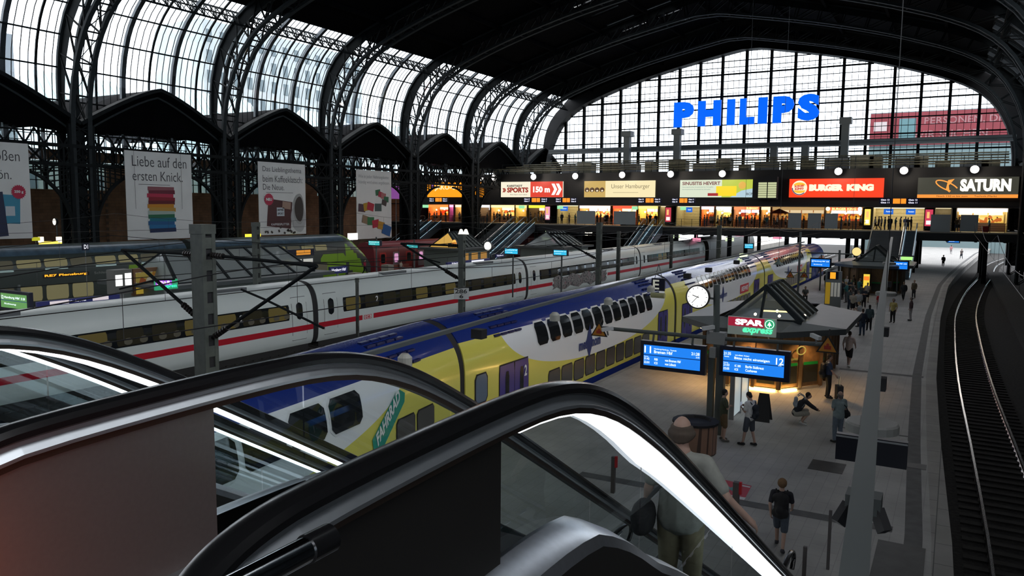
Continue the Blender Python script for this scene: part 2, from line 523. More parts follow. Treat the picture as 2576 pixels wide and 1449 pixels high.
# ---- curved side glazing, one structure per bay
GP = resample(chaikin([(38.2, 11.0), (38.25, 14), (38.3, 17.5), (38.1, 20.4), (37.0, 23.6), (35.0, 25.9), (32.6, 27.5)]), 20)
barm = mat('slate_glazing_bar', (.055, .065, .075), .5)
def gable_z(Y, y0):                       # outline of the aisle gable seen under the glazing
    f = abs((Y - y0) - 8) / 8.0
    return 18.55 - 3.9 * f ** 1.25
for side, nm in ((-1, 'left'), (1, 'right')):
    for k in range(9):
        y0 = -7 + 16 * k; y1 = min(y0 + 16, YN)
        if side == 1 and k < 0: continue
        w = sthing('window_%d' % (10 + k + (10 if side == 1 else 0)))
        P = [(XC + side * d, z) for d, z in GP]
        n = len(P) - 1
        b = MB(); b.grid([[(x, y0, z), (x, y1, z)] for x, z in P]); b.build('pane', SKYG, w, fix=False)
        for j in range(1, 6):
            Y = y0 + 16 * j / 6
            if Y > y1: continue
            big = j in (2, 4)
            wd = .21 if big else .09
            dp = .32 if big else .14
            b = MB(); b.sweep([(x, Y, z) for x, z in P], [(-wd, -dp), (wd, -dp), (wd, 0), (-wd, 0)], (0, 1 if side == 1 else 1, 0)); b.build('rib', barm if big else STEEL, w)
        b = MB()
        for i in range(0, n + 1):
            if i % 3 == 0 or i == n:
                b.beam((P[i][0] - side * .08, y0, P[i][1]), (P[i][0] - side * .08, y1, P[i][1]), .1, .13)
        for j in range(0, 24):
            if j % 4 == 0: continue
            Y = y0 + 16 * j / 24
            if Y > y1: continue
            b.sweep([(x, Y, z) for x, z in P[::2]], [(-.028, -.05), (.028, -.05), (.028, 0), (-.028, 0)], (0, 1, 0))
        b.build('glazing_bars', STEEL, w)
        # lattice girder along the top of the glazing
        b = MB()
        g0 = (XC + side * 33.2, 25.6); g1 = (XC + side * 34.2, 27.0)
        for g in (g0, g1): b.beam((g[0], y0, g[1]), (g[0], y1, g[1]), .16, .16)
        m = 12
        for j in range(m):
            a = y0 + (y1 - y0) * j / m; c = y0 + (y1 - y0) * (j + 1) / m; h = (a + c) / 2
            b.beam((g0[0], a, g0[1]), (g1[0], h, g1[1]), .1, .1); b.beam((g1[0], h, g1[1]), (g0[0], c, g0[1]), .1, .1)
            b.beam((g0[0], a, g0[1]), (g1[0], a, g1[1]), .1, .1); b.beam((g1[0], a, g1[1]), (g0[0], h, g0[1]), .07, .07)
        b.build('lattice_girder', STEEL, w)

# ---- north gable: glazing with mullions
w = sthing('window_30')
XM = [-63.6, -59.95, -56.4, -52.9, -49.4, -45.85, -42.25, -38.7, -35.0, -31.1, -27.2, -23.5, -19.9, -16.35, -12.8, -9.25, -5.6, -1.85, 1.9]
zb = 13.4
b = MB()
for x in XM:
    zt = zin(x - XC) + .2
    b.box(x - .2, x + .2, YN - .5, YN + .1, zb, zt)
b.build('mullions', STEEL, w)
b = MB(); x = -66.5
while x < 6.2:
    if min(abs(x - m) for m in XM) > .3: b.box(x - .03, x + .03, YN - .05, YN + .03, zb, zin(x - XC) + .1)
    x += .9
b.build('glazing_bars', STEEL, w)
b = MB()
for z, h in [(16.75, .22), (18.4, .22), (19.2, .2), (21.6, .16), (24.3, .2), (26.25, .28), (29.8, .22), (31.9, .1), (20.4, .07), (22.9, .07), (25.2, .07), (27.5, .07), (28.7, .07), (30.9, .07), (17.6, .07), (14.9, .1)]:
    dx = interp(INNER[1:], 1, z, 0)
    b.box(XC - dx, XC + dx, YN - .3, YN, z - h / 2, z + h / 2)
    if h > .21:
        b.box(XC - dx, XC + dx, YN - .5, YN - .4, z + .35, z + .42)
b.build('transoms', STEEL, w)
b = MB(); pts = [(x, YN - .02, z) for x, z in full(INNER, 1)]
pts[0] = (pts[0][0], pts[0][1], zb); pts[-1] = (pts[-1][0], pts[-1][1], zb)
b.poly(pts); b.build('pane', CLEAR, w, fix=False)
struct(MB().box(-95, -42, YN + .2, YN + .5, -1, 13.6).build('under_bridge_dark_sheet', DARK))  # dark sheet added so the left half under the bridge reads as shade
# solid spandrel around the arch
b = MB(); I = RI; O = [(p[0], p[1]) for p in RO]
b.grid([[(p[0], YN + .1, p[1]), (q[0], YN + .1, q[1] + (.8 if q[1] > 27 else 0))] for p, q in zip(RI, RO)])
b.grid([[(p[0], YN - 2.0, p[1]), (p[0], YN + .1, p[1])] for p in RI])
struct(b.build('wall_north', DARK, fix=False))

b = MB(); b.box(-72, 12, -26, -25.5, -1, 40); struct(b.build('south_light_blocker', DARK))  # opaque wall added unseen behind the camera to keep light off the roof
# ---- left colonnade: lattice columns, arched brackets, gables
for k, Y in enumerate(TY):
    t = thing('lattice_column', 'dark lattice iron column left of the white train, %s from the camera' % ordw(k), 'column', (XL, Y, 0), 'lattice columns of the left colonnade')
    b = MB()
    for dx in (-1.5, 0):
        for dy in (-1.0, 1.0): b.beam((XL + dx, Y + dy, 0), (XL + dx, Y + dy, 14.5), .34, .34, (0, 1, 0))
    b.build('posts', STEEL, t)
    b = MB(); z = .3
    while z < 13.5:
        for dx in (-1.5, 0):
            b.beam((XL + dx, Y - 1, z), (XL + dx, Y + 1, z + 1.2), .16, .1); b.beam((XL + dx, Y + 1, z), (XL + dx, Y - 1, z + 1.2), .16, .1)
        for dy in (-1, 1): b.beam((XL - 1.5, Y + dy, z), (XL, Y + dy, z + 1.2), .12, .1)
        z += 1.2
    b.box(XL - 1.4, XL - .1, Y - .35, Y + .35, 0, 14)
    b.build('lattice', STEEL, t)
    for sd in (-1, 1):
        b = MB(); A = []
        for i in range(13):
            a = PI / 2 * i / 12
            A.append((XL, Y + sd * (1 + 5.2 * (1 - math.cos(a))), 5.0 + 5.6 * math.sin(a)))
        b.sweep(A, [(-.15, -.12), (.15, -.12), (.15, .12), (-.15, .12)], (1, 0, 0))
        for i in range(1, 12):
            b.beam(A[i], (XL, Y + sd * 1.0, A[i][2] + .4), .14, .1)
            b.beam(A[i], (XL, A[i][1], 11), .1, .1)
        b.build('arched_bracket', STEEL, t)
for k in range(9):
    y0 = -7 + 16 * k; y1 = y0 + 16
    t = thing('aisle_gable', 'dark gabled aisle roof below the curved glazing, %s from the camera' % ordw(k), 'gable roof', (XL, y0 + 8, 11), 'dark gabled roofs along the left side')
    N = 16; top = [(y0 + 16 * i / N, gable_z(y0 + 16 * i / N, y0)) for i in range(N + 1)]
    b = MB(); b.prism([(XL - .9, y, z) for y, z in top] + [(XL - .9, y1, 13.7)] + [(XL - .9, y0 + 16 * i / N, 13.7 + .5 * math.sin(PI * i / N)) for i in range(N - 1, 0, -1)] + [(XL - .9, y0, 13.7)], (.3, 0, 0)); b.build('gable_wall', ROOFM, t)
    b = MB(); b.sweep([(XL - .3, y, z) for y, z in top], [(-.5, -.22), (.5, -.22), (.5, .1), (-.5, .1)], (1, 0, 0)); b.build('verge_board', STEEL, t)
    b = MB(); b.sweep([(XL - .45, y, z - .75 - .3 * abs(y - y0 - 8) / 8) for y, z in top], [(-.1, -.08), (.1, -.08), (.1, .08), (-.1, .08)], (1, 0, 0)); b.build('arch_rib', STEELG, t)
    b = MB(); b.grid([[(XL - .9, y, z), (-87, y, z)] for y, z in top]); b.build('roof_slope', ROOFM, t, fix=False)
    b = MB()
    for z in (11.0, 12.6): b.beam((XL, y0, z), (XL, y1, z), .35, .3)
    m = 10
    for i in range(m):
        a = y0 + 16 * i / m; c = a + 16 / m
        b.beam((XL, a, 11), (XL, c, 12.6), .17, .12); b.beam((XL, c, 11), (XL, a, 12.6), .17, .12); b.beam((XL, a, 12.6), (XL, a + .8, 13.9), .15, .1); b.beam((XL, a + .8, 13.9), (XL, c, 12.6), .15, .1)
        b.beam((XL, a, 11), (XL, a, 12.6), .14, .1)
    b.build('lattice_girder', STEEL, t)
# aisle wall: brick below, windows above
brk = brick_mat('brown_brick_masonry', (.30, .17, .10), (.24, .14, .085), (.14, .10, .07), 1., .9, .35, .012, .9, 0, .25, 'YZ')
b = MB(); b.box(-87.5, -86.9, -12, 131, -1, 9.2)
for Y in TY: b.box(-86.9, -86.4, Y - 1.2, Y + 1.2, -1, 12)
b.box(-86.9, -86.6, -12, 131, 8.8, 9.2); b.box(-87.3, -86.9, -12, 131, 12.4, 13.6)
struct(b.build('wall_left', brk))
for k in range(9):
    y0 = -7 + 16 * k; y1 = y0 + 16
    w = sthing('window_%d' % (40 + k))
    b = MB(); b.poly([(-87, y0, 9.2), (-87, y1, 9.2), (-87, y1, 17.5), (-87, y0 + 8, 18.5), (-87, y0, 17.5)]); b.build('pane', glass('grubby_pane', (.72, .82, .80), .04, .1, .05), w, fix=False)
    b = MB()
    for z in (10.2, 11.3, 12.3, 14.2, 15.2, 16.4): b.beam((-86.9, y0, z), (-86.9, y1, z), .09, .09)
    for i in range(17): b.beam((-86.9, y0 + i, 9.2), (-86.9, y0 + i, 17.5), .08 if i % 4 else .35, .09 if i % 4 else .3, (0, 1, 0))
    for i in range(4):
        A = [(-86.8, y0 + 4 * i + 2 + 2 * math.cos(a), 9.9 + 2.2 * math.sin(a)) for a in [PI * j / 12 for j in range(13)]]
        b.sweep(A, [(-.08, -.1), (.08, -.1), (.08, .1), (-.08, .1)], (1, 0, 0))
    b.build('glazing_bars', STEEL, w)

# ---- right side: columns and aisle wall
for k, Y in enumerate(TY[1:]):
    t = thing('lattice_column', 'dark lattice iron column right of the curving track, %s from the camera' % ordw(k), 'column', (XR, Y, -1), 'lattice columns of the right side')
    b = MB()
    for dx in (0, 1.5):
        for dy in (-.9, .9): b.beam((XR + dx, Y + dy, -1), (XR + dx, Y + dy, 14.5), .3, .3, (0, 1, 0))
    b.build('posts', STEEL, t)
    b = MB(); z = -.7
    while z < 13.5:
        for dx in (0, 1.5):
            b.beam((XR + dx, Y - .9, z), (XR + dx, Y + .9, z + 1.2), .14, .1); b.beam((XR + dx, Y + .9, z), (XR + dx, Y - .9, z + 1.2), .14, .1)
        for dy in (-.9, .9): b.beam((XR, Y + dy, z), (XR + 1.5, Y + dy, z + 1.2), .12, .1)
        z += 1.2
    b.build('lattice', STEEL, t)
b = MB(); b.box(15, 15.6, -12, 150, -1, 12); struct(b.build('wall_right', mat('dark_rendered_wall', (.05, .05, .052), .9, noise=.3, nscale=.6)))
b = MB(); b.beam((XR + 1, -12, 13.6), (XR + 1, 131, 13.6), .5, 1.2); b.box(XR + .6, 15.5, -12, 131, 11.9, 12.2)
struct(b.build('trim_6', STEEL))

# ---- town outside the glazing
conc = mat('pale_concrete_facade', (.42, .46, .47), .8, noise=.12, nscale=.4)
dkw = mat('dark_office_window', (.10, .14, .16), .3)
def office(name, label, x, y0, y1, z1, cols, rows, zb=14, wm=None):
    t = thing(name, label, 'building', (x, (y0 + y1) / 2, 0))
    MB().box(x - 14, x, y0, y1, -1, z1).build('facade', wm or conc, t)
    cw = (y1 - y0) / cols; rh = (z1 - zb - 1) / rows
    for i in range(cols):
        for j in range(rows):
            MB().box(x, x + .12, y0 + cw * (i + .25), y0 + cw * (i + .62), zb + rh * (j + .2), zb + rh * (j + .8)).build('window', dkw, t)
    return t
office('office_building', 'tall pale concrete office block with columns of windows seen through the curved glazing', -125, 101, 146, 42.5, 14, 7, 15)
office('grey_building', 'grey building at the far left edge behind the glazing', -118, 48, 63, 31.5, 4, 3, 18, mat('slate_grey_facade', (.20, .23, .26), .8))
office('low_building', 'low grey green building behind the aisle windows', -104, -10, 175, 13.2, 40, 1, 9, mat('grey_green_facade', (.24, .30, .29), .8))
tealg = mat('pale_green_glass_roof', (.42, .58, .60), .25)
for i, (ya, yb, za, zb2) in enumerate([(47, 65, 18.2, 22.8), (67, 86, 18.4, 23.2), (89, 106, 18.2, 23.0), (110, 127, 18.0, 22.6)]):
    t = thing('glass_hip_roof', 'pale green ribbed hipped roof outside the curved glazing, %s from the left' % ordw(i), 'roof', (-92, (ya + yb) / 2, 16), 'pale ribbed roofs outside')
    x0, x1 = -96, -89
    yc = (ya + yb) / 2
    b = MB(); A = [(x0, ya, za), (x1, ya, za), (x1, yb, za), (x0, yb, za)]; r0 = ((x0 + x1) / 2, ya + 4, zb2); r1 = ((x0 + x1) / 2, yb - 4, zb2)
    b.poly([A[1], A[2], r1, r0]); b.poly([A[0], A[3], r1, r0]); b.poly([A[0], A[1], r0]); b.poly([A[2], A[3], r1])
    b.box(x0, x1, ya, yb, za - .7, za)
    b.build('roof_slopes', tealg, t)
    b = MB(); n = 16
    for j in range(n + 1):
        y = ya + (yb - ya) * j / n; yt = min(max(y, ya + 4), yb - 4)
        f = 1 if ya + 4 <= y <= yb - 4 else (min(y - ya, yb - y) / 4)
        b.beam((x1 + .05, y, za + .05), (x1 + (r0[0] - x1) * f, y, za + (zb2 - za) * f + .08), .12, .1)
    b.build('roof_ribs', mat('pale_rib_metal', (.62, .70, .72), .4), t)
# billboard building beyond the north gable
t = thing('billboard_building', 'building with a huge red advertising banner seen through the right of the north window', 'building', (-5, 190, 0))
MB().box(-17.8, 9.5, 190, 205, -1, 29).build('facade', mat('grey_teal_facade', (.14, .20, .21), .7), t)
bb = MB().box(-17.7, 9.4, 189.8, 190, 21.8, 28.8).build('red_banner', mat('dull_red_banner', (.20, .022, .032), .6, noise=.15, nscale=.3), t)
text('PERSONEN, DIE', mat('faded_pink_print', (.30, .14, .15), .7), t, (-7.2, 189.75, 25.9), (1, 0, 0), (0, 0, 1), 15, 1.7, .01)
text('WIR SUCHEN', MATS['faded_pink_print'], t, (-9.5, 189.75, 23.1), (1, 0, 0), (0, 0, 1), 14, 1.7, .01)
MB().box(-17, -14.4, 189.7, 189.8, 25, 27).build('banner_picture', mat('grey_pink_print', (.5, .42, .42), .7), t)
MB().box(-12, -8.8, 189.7, 189.8, 22.5, 27.5).build('banner_picture', mat('dark_teal_print', (.10, .20, .22), .7), t)
b = MB(); b.box(-120, 60, 210, 260, -1.2, -.9); struct(b.build('street_ground', mat('pale_street', (.45, .47, .48), .9)))
# ================================================================== NORTH FOOTBRIDGE WITH SHOPS
BY0, BY1, BZ = 108.0, 113.0, 5.15
def X(px, Y=113.0, py=500): return at_y(px, py, Y).x
bt = thing('footbridge', 'long dark shop bridge crossing all tracks in front of the north window', 'bridge', (-30, 112, 0))
MB().box(-95, 7.2, BY0, 130, BZ - .15, BZ).build('walkway_floor', mat('worn_walkway_floor', (.30, .27, .23), .6, noise=.1), bt)
b = MB(); b.box(-95, 7.2, BY0, BY0 + .5, BZ - 1.1, BZ - .15); b.box(-95, 7.2, BY0 + .5, 130, BZ - .7, BZ - .15)
x = -94
while x < 7: b.box(x, x + .3, BY0 + .5, 130, BZ - 1.2, BZ - .7); x += 3
b.build('deck_girder', DARK, bt)
FZ0, FZ1 = 8.25, 13.2
MB().box(-90, 7.2, BY1, BY1 + .4, FZ0, FZ1).build('fascia', mat('black_fascia', (.010, .009, .009), .6), bt)
MB().box(-90, 7.2, BY1 - 4.6, BY1 + 14, FZ0 - .15, FZ0).build('canopy', mat('dark_canopy', (.03, .025, .03), .6), bt)
MB().box(-90, 7.2, BY1 + .4, 129, FZ1 - .3, FZ1).build('flat_roof', DARK, bt)
x = -88
while x < 6:
    for y in (BY0 + .3, 118, 127):
        MB().box(x - .25, x + .25, y, y + .5, -1, BZ - 1.1).build('support_column', STEEL, bt)
    x += 7.6
MB().box(-95, 7.2, 129, 129.4, BZ, FZ1).build('rear_wall', DARK, bt)
# railing: gaps where stairs reach the deck
gaps = [(X(1050, 108), X(1115, 108)), (X(1300, 108), X(1352, 108)), (X(1610, 108), X(1668, 108)), (X(2180, 108), X(2318, 108))]
MBr = MB(); x = -88.; last = True
while x < 5.9:
    if any(g0 - .2 < x < g1 for g0, g1 in gaps):
        if last: MBr.build('railing', STEELG, bt); MBr = MB(); last = False
    else:
        last = True
        MBr.beam((x, BY0 + .12, BZ), (x, BY0 + .12, BZ + 1.1), .05, .05)
        for z in (.25, .5, .75, 1.1):
            MBr.beam((x, BY0 + .12, BZ + z), (x + 1.5, BY0 + .12, BZ + z), .035 if z < 1 else .06, .035)
    x += 1.5
rl = MBr.build('railing', STEELG, bt)
for px0, px1, c in ((1452, 1498, 'a'), (1545, 1600, 'a'), (1985, 2018, 'a'), (2035, 2068, 'a'), (2078, 2110, 'a'), (2345, 2395, 'b'), (2420, 2465, 'a')):
    x0, x1 = X(px0, 108), X(px1, 108)
    o = MB().box(x0, x1, BY0 - .05, BY0 + .1, BZ + .1 if c == 'a' else BZ, BZ + 2.1).build('grey_screen', mat('pale_grey_screen', (.30, .33, .34), .6), None)
    i = [1452, 1545, 1985, 2035, 2078, 2345, 2420].index(px0)
    tag(o, ['low grey screen on the bridge railing below the cream sign, left one', 'grey screen on the bridge railing below the cream sign, right one', 'grey screen below the red umbrella on the bridge, leftmost of three', 'grey screen below the red umbrella on the bridge, middle of three', 'grey screen below the burger sign, rightmost of three', 'grey lift panel with white lettering on the bridge', 'grey screen in front of the snack counter with the white tube'][i], 'screen', 'grey screens along the bridge railing')

# shops: px range, wall colour, light colour, strength, sign colour, extra
WARM = (1.0, .62, .25); ORG = (1.0, .40, .10); YEL = (1.0, .80, .30); WHT = (1.0, .93, .80); CRM = (.95, .80, .50)
shops = [
 (985, 1040, (.35, .22, .35), WHT, 2.2, (.55, .45, .9), 'narrow shop with a purple canopy light at the left end of the bridge'),
 (1075, 1127, (.60, .20, .08), ORG, 5.5, (1, .25, .05), 'orange lit shop below the orange sign'),
 (1128, 1140, (.7, .3, .5), (1, .5, .7), 3, (1, .5, .7), 'slim pink lit kiosk right of the orange shop'),
 (1143, 1160, (.5, .35, .15), WARM, 4, (1, .8, .5), 'small warm lit shop right of the pink kiosk'),
 (1164, 1182, (.55, .48, .28), CRM, 1.6, (.9, .9, .8), 'cream walled passage behind the left lattice column'),
 (1200, 1232, (.3, .25, .2), WARM, 1.5, (1, .95, 1), 'dim shop with a white sign left of the pale red sign'),
 (1233, 1294, (.50, .32, .14), WARM, 4.5, (1, .85, .4), 'warm lit shop below the left end of the pale red sign'),
 (1295, 1325, (.55, .40, .15), YEL, 4.5, (1, .85, .3), 'yellow lit shop left of the dark boutique'),
 (1328, 1371, (.10, .07, .05), WARM, 1.5, (.95, .95, .05), 'dark boutique with a yellow sign strip'),
 (1400, 1455, (.60, .52, .30), CRM, 1.6, (.2, .5, .8), 'cream walled passage between the pale red sign and cream sign'),
 (1456, 1536, (.50, .34, .15), WARM, 4.5, (1, .93, 1), 'warm shop with a white sign below the cream sign'),
 (1540, 1602, (.55, .16, .08), ORG, 6, (1, .10, .05), 'bright red and orange bakery below the cream sign'),
 (1604, 1656, (.60, .40, .12), YEL, 7, (1, .8, .25), 'brightest yellow bakery counter right of the cream sign'),
 (1658, 1676, (.5, .42, .25), CRM, 1.6, (.9, .9, .9), 'narrow cream wall left of the red poster'),
 (1700, 1762, (.60, .52, .30), CRM, 1.5, (.3, .5, .9), 'cream walled passage left of the pale medicine sign'),
 (1763, 1798, (.70, .30, .08), ORG, 3.5, (.95, .85, 1), 'orange walled shop with a white sign'),
 (1800, 1842, (.45, .40, .25), YEL, 5, (.95, .95, 1), 'bright snack shop with white letters on dark sign'),
 (1845, 1912, (.40, .20, .10), WARM, 3.2, (1, .25, .1), 'brown snack shop with red and yellow sign'),
 (1914, 1940, (.50, .30, .12), WARM, 4, (1, .85, .5), 'small warm shop left of the brown cafe'),
 (1942, 2076, (.38, .20, .12), WARM, 1.5, (.8, .5, .2), 'brown cafe front with closed shutters'),
 (2078, 2172, (.40, .25, .12), YEL, 3.2, (1, .12, .05), 'burger restaurant counter with red sign and two round lamps'),
 (2196, 2330, (.62, .54, .32), CRM, 1.9, (.8, .8, .8), 'cream tiled passage wall behind the top of the broad stairs'),
 (2352, 2398, (.45, .40, .30), CRM, .9, (.4, .4, .4), 'dim grey passage right of the red poster'),
 (2408, 2540, (.60, .50, .30), YEL, 2.6, (1, .93, 1), 'snack counter with a long white light tube at the right end of the bridge'),
]
def goods(name, c1, c2, c3):
    if name in MATS: return MATS[name]
    m = bpy.data.materials.new(name); m.use_nodes = True; t = m.node_tree; b = t.nodes['Principled BSDF']
    c = t.nodes.new('ShaderNodeTexCoord'); v = t.nodes.new('ShaderNodeTexVoronoi'); v.inputs['Scale'].default_value = 2.6
    v.inputs['Randomness'].default_value = .8
    r = t.nodes.new('ShaderNodeValToRGB'); r.color_ramp.interpolation = 'CONSTANT'
    for i, k in enumerate((c1, c2, c3, (.9, .8, .6), (.08, .05, .04))):
        e = r.color_ramp.elements[i] if i < 2 else r.color_ramp.elements.new(i * .2)
        e.position = i * .2; e.color = (*k, 1)
    t.links.new(c.outputs['Object'], v.inputs['Vector']); t.links.new(v.outputs['Color'], r.inputs[0]); t.links.new(r.outputs[0], b.inputs['Base Color'])
    MATS[name] = m; return m
gA = goods('shelf_goods_warm', (.8, .4, .1), (.5, .15, .05), (.9, .7, .3))
gB = goods('shelf_goods_red', (.8, .15, .05), (.6, .3, .05), (.4, .05, .03))
for i, (a, c, wc, lc, st, sc, lab) in enumerate(shops):
    x0, x1 = X(a), X(c); y0, y1 = BY1 + .5, BY1 + 4
    t = thing('shop', lab, 'shop', ((x0 + x1) / 2, y0, BZ), 'shops along the bridge')
    wm = mat('shop_wall_%d' % i, wc, .7, noise=.08)
    b = MB(); b.box(x0, x1, y1, y1 + .1, BZ, FZ0 - .2); b.box(x0, x0 + .12, y0 - .3, y1, BZ, FZ0 - .2); b.box(x1 - .12, x1, y0 - .3, y1, BZ, FZ0 - .2)
    b.build('shop_walls', wm, t)
    MB().box(x0 + .15, x1 - .15, y0 + .1, y1 - .2, FZ0 - .27, FZ0 - .2).build('ceiling_light', emi('shop_light_%d' % i, lc, st * 1.3), t)
    plain = wc[0] > .44 and lc is CRM
    if not plain:
        g = gB if sc[1] < .3 else gA
        MB().box(x0 + .3, x1 - .3, y1 - .35, y1 - .05, BZ + 1.1, FZ0 - .9).build('goods_shelf', g, t)
        MB().box(x0 + .2, x1 - .2, y0 + .6, y0 + 1.2, BZ, BZ + 1.05).build('counter', mat('shop_counter', (.25, .15, .10), .4), t)
        n = max(1, int((x1 - x0) / 1.6))
        for k in range(n):
            xa = x0 + .3 + (x1 - x0 - .6) * k / n; w_ = (x1 - x0 - .6) / n - .15
            MB().box(xa, xa + w_, y1 - .5, y1 - .4, FZ0 - 1.05, FZ0 - .45).build('menu_board', emi('menu_board_light_%d' % (i % 5), (lc[0], min(1, lc[1] + .15), min(1, lc[2] + .2)), .5 * st), t)
        if st > 3:
            for k in range(max(2, int((x1 - x0) / 1.2))):
                xa = x0 + .5 + (x1 - x0 - 1) * k / max(1, int((x1 - x0) / 1.2) - 1)
                MB().ball((xa, y0 + 1.6, BZ + 2.0 + .1 * (k % 2)), .16, sub=1).build('pendant_lamp', emi('pendant_glow', (1, .8, .45), 9), t)
        if i != 0:
            MB().box(x0 + .1, x1 - .1, y0 - .35, y0 - .2, FZ0 - .62, FZ0 - .2).build('sign_board', emi('shop_sign_light_%d' % i, sc, 1.4 if max(sc) > .9 else .6), t)
    else:
        b = MB(); z = BZ + .4
        while z < FZ0 - .3: b.box(x0 + .12, x1 - .12, y1 - .02, y1, z, z + .02); z += .45
        b.build('tile_joints', mat('tile_joint', (.35, .30, .2), .8), t)
    if '2078' == str(a): pass
    if a == 2078:
        text('BURGER KING', emi('yellow_lit_letters', (1, .85, .3), 1.6), t, (x0 + .8, y0 - .38, FZ0 - .58), (1, 0, 0), (0, 0, 1), x1 - x0 - 1.6, .34, .04)
        for xx in (x0 + .3, x1 - .35): MB().ball((xx, y0 - .5, FZ0 - .4), .28).build('round_lamp', emi('round_lamp_glow', (1, .9, .5), 3), t)
    if a == 1800:
        text('NORDSEE', emi('white_lit_letters', (1, 1, 1), 1.6), t, (x0 + .3, y0 - .5, FZ0 - .85), (1, 0, 0), (0, 0, 1), x1 - x0 - .6, .32, .03)
    if a == 1845:
        text('SUBWAY', emi('yellow_lit_letters', (1, .85, .3), 1.6), t, ((x0 + x1) / 2, y0 - .38, FZ0 - .56), (1, 0, 0), (0, 0, 1), (x1 - x0) / 2.3, .3, .04)
    if a == 2408:
        MB().tube([(x0 + .3, y0 - .5, FZ0 - .55), (x1 - 1.4, y0 - .5, FZ0 - .5)], .24, 10).build('light_tube', emi('white_tube_glow', (1, .92, 1), 3), t)
# umbrella and posters
t = thing('cafe_umbrella', 'red cafe umbrella in front of the brown cafe on the bridge', 'umbrella', (X(1965), 112, BZ))
xx = X(1965)
MB().tube([(xx, 112, BZ), (xx, 112, BZ + 2.7)], .04).build('pole', STEELG, t)
MB().lathe((xx, 112, BZ + 2.0), [(1.6, 0), (.05, .65)], 8).build('canopy', mat('red_umbrella_cloth', (.5, .06, .03), .8), t)
posters = [(1374, 1388, (.9, .35, .5), 'pink lit poster right of the dark boutique'), (1676, 1693, (.55, .05, .08), 'red lit poster right of the yellow bakery'), (2176, 2195, (1, .75, .12), 'yellow lit poster right of the burger counter'), (2328, 2352, (.60, .05, .10), 'dark red lit poster right of the passage wall')]
for a, c, k, lab in posters:
    x0, x1 = X(a), X(c); t = thing('lit_poster', lab, 'poster', ((x0 + x1) / 2, 112.5, BZ), 'lit posters on the bridge')
    MB().box(x0, x1, 112.6, 112.9, BZ + .2, FZ0 - .3).build('poster_case', DARK, t)
    MB().box(x0 + .1, x1 - .1, 112.55, 112.6, BZ + .6, FZ0 - .4).build('poster_panel', emi('poster_light_%d' % a, k, 1.1), t)
    MB().box(x0 + .25, x1 - .25, 112.5, 112.55, BZ + .8, BZ + 1.3).build('poster_text_block', emi('poster_pale', (1, .85, .8), 1.2), t)
    MB().box(x0 + .3, x0 + .6, 112.5, 112.55, BZ + 1.6, BZ + 2.4).build('poster_figure', emi('poster_orange', (1, .55, .2), 1.0), t)
for a, c, lab in ((2225, 2249, 'small blue sign above the passage wall, left one'), (2281, 2305, 'small blue sign above the passage wall, right one'), (1727, 1742, 'small blue sign left of the orange walled shop'), (1410, 1428, 'small blue sign right of the pink poster')):
    t = thing('wayfinding_sign', lab, 'sign', (X(a), 110, 7.4), 'blue wayfinding signs on the bridge')
    MB().box(X(a, 110), X(c, 110), 110, 110.15, 7.2, 7.9).build('sign_box', emi('blue_lit_sign', (.02, .16, .75), .9), t)
    text('Ausgang', emi('pale_blue_letters', (.7, .85, 1), 1.2), t, (X(a, 110) + .25, 109.97, 7.4), (1, 0, 0), (0, 0, 1), (X(c, 110) - X(a, 110)) - .4, .28, .02)
# green exit signs
for a, lab in ((1063, 'leftmost'), (1305, 'second from left'), (1402, 'third from left'), (1590, 'fourth from left'), (1712, 'rightmost')):
    tag(MB().box(X(a, 109), X(a + 14, 109), 109, 109.12, 8.0 - .5, 8.0).build('exit_sign', emi('green_exit_light', (.35, .85, .45), 1.0)), 'small green lit exit sign over the bridge walkway, ' + lab, 'exit sign', 'green exit signs on the bridge')

# large illuminated signs on the fascia
SY = BY1 - .25
def bigsign(a, c, lab, bg, s=1.0, z0=9.38, z1=11.9, y=SY):
    x0, x1 = X(a), X(c); t = thing('illuminated_sign', lab, 'sign', ((x0 + x1) / 2, y, z0), 'large lit signs above the shops')
    MB().box(x0, x1, y, y + .25, z0, z1).build('light_box', [emi('sign_ground_%d' % a, bg, s)], t)
    return t, x0, x1, z0, z1
U, V = (1, 0, 0), (0, 0, 1)
t, x0, x1, z0, z1 = bigsign(1077, 1217, 'large orange lit sign behind the lattice column at the left end', (1, .34, .01), 1.15)
text('JAKO-O', emi('pale_multicolour_letters', (.95, .85, .45), 1.1), t, (x0 + 1.6, SY - .02, z0 + 1.05), U, V, 4.6, 1.1, .03)
MB().ball((x0 + 1.1, SY, z0 + 1.9), .38, (1, .3, 1)).build('purple_mascot_spot', emi('purple_spot', (.35, .12, .5), .8), t)
t, x0, x1, z0, z1 = bigsign(1262, 1417, 'large lit sign, white left half and red right half with arrows', (1, .93, .72), .95)
xm = x0 + (x1 - x0) * .49
MB().box(xm, x1, SY - .04, SY, z0, z1).build('red_panel', emi('coral_red_light', (.90, .06, .03), .85), t)
rl_ = emi('red_letters_unlit', (.55, .05, .03), .6); wl = emi('white_sign_letters', (1, .95, .85), 1.2); bl = emi('dark_sign_letters', (.02, .02, .02), .2)
text('KARSTADT', bl, t, (x0 + 1.2, SY - .02, z1 - .85), U, V, 2.9, .36, .03)
text('SPORTS', rl_, t, (x0 + 1.2, SY - .02, z0 + .75), U, V, xm - x0 - 1.6, .85, .05)
text('Dein Sport zum Leben', bl, t, (x0 + 1.8, SY - .02, z0 + .28), U, V, 3.2, .24)
text('»', rl_, t, (x0 + .3, SY - .02, z0 + .8), U, V, .7, .7, .04)
text('150 m', wl, t, (xm + .5, SY - .07, z0 + .75), U, V, 3.1, 1.0, .05)
b = MB()
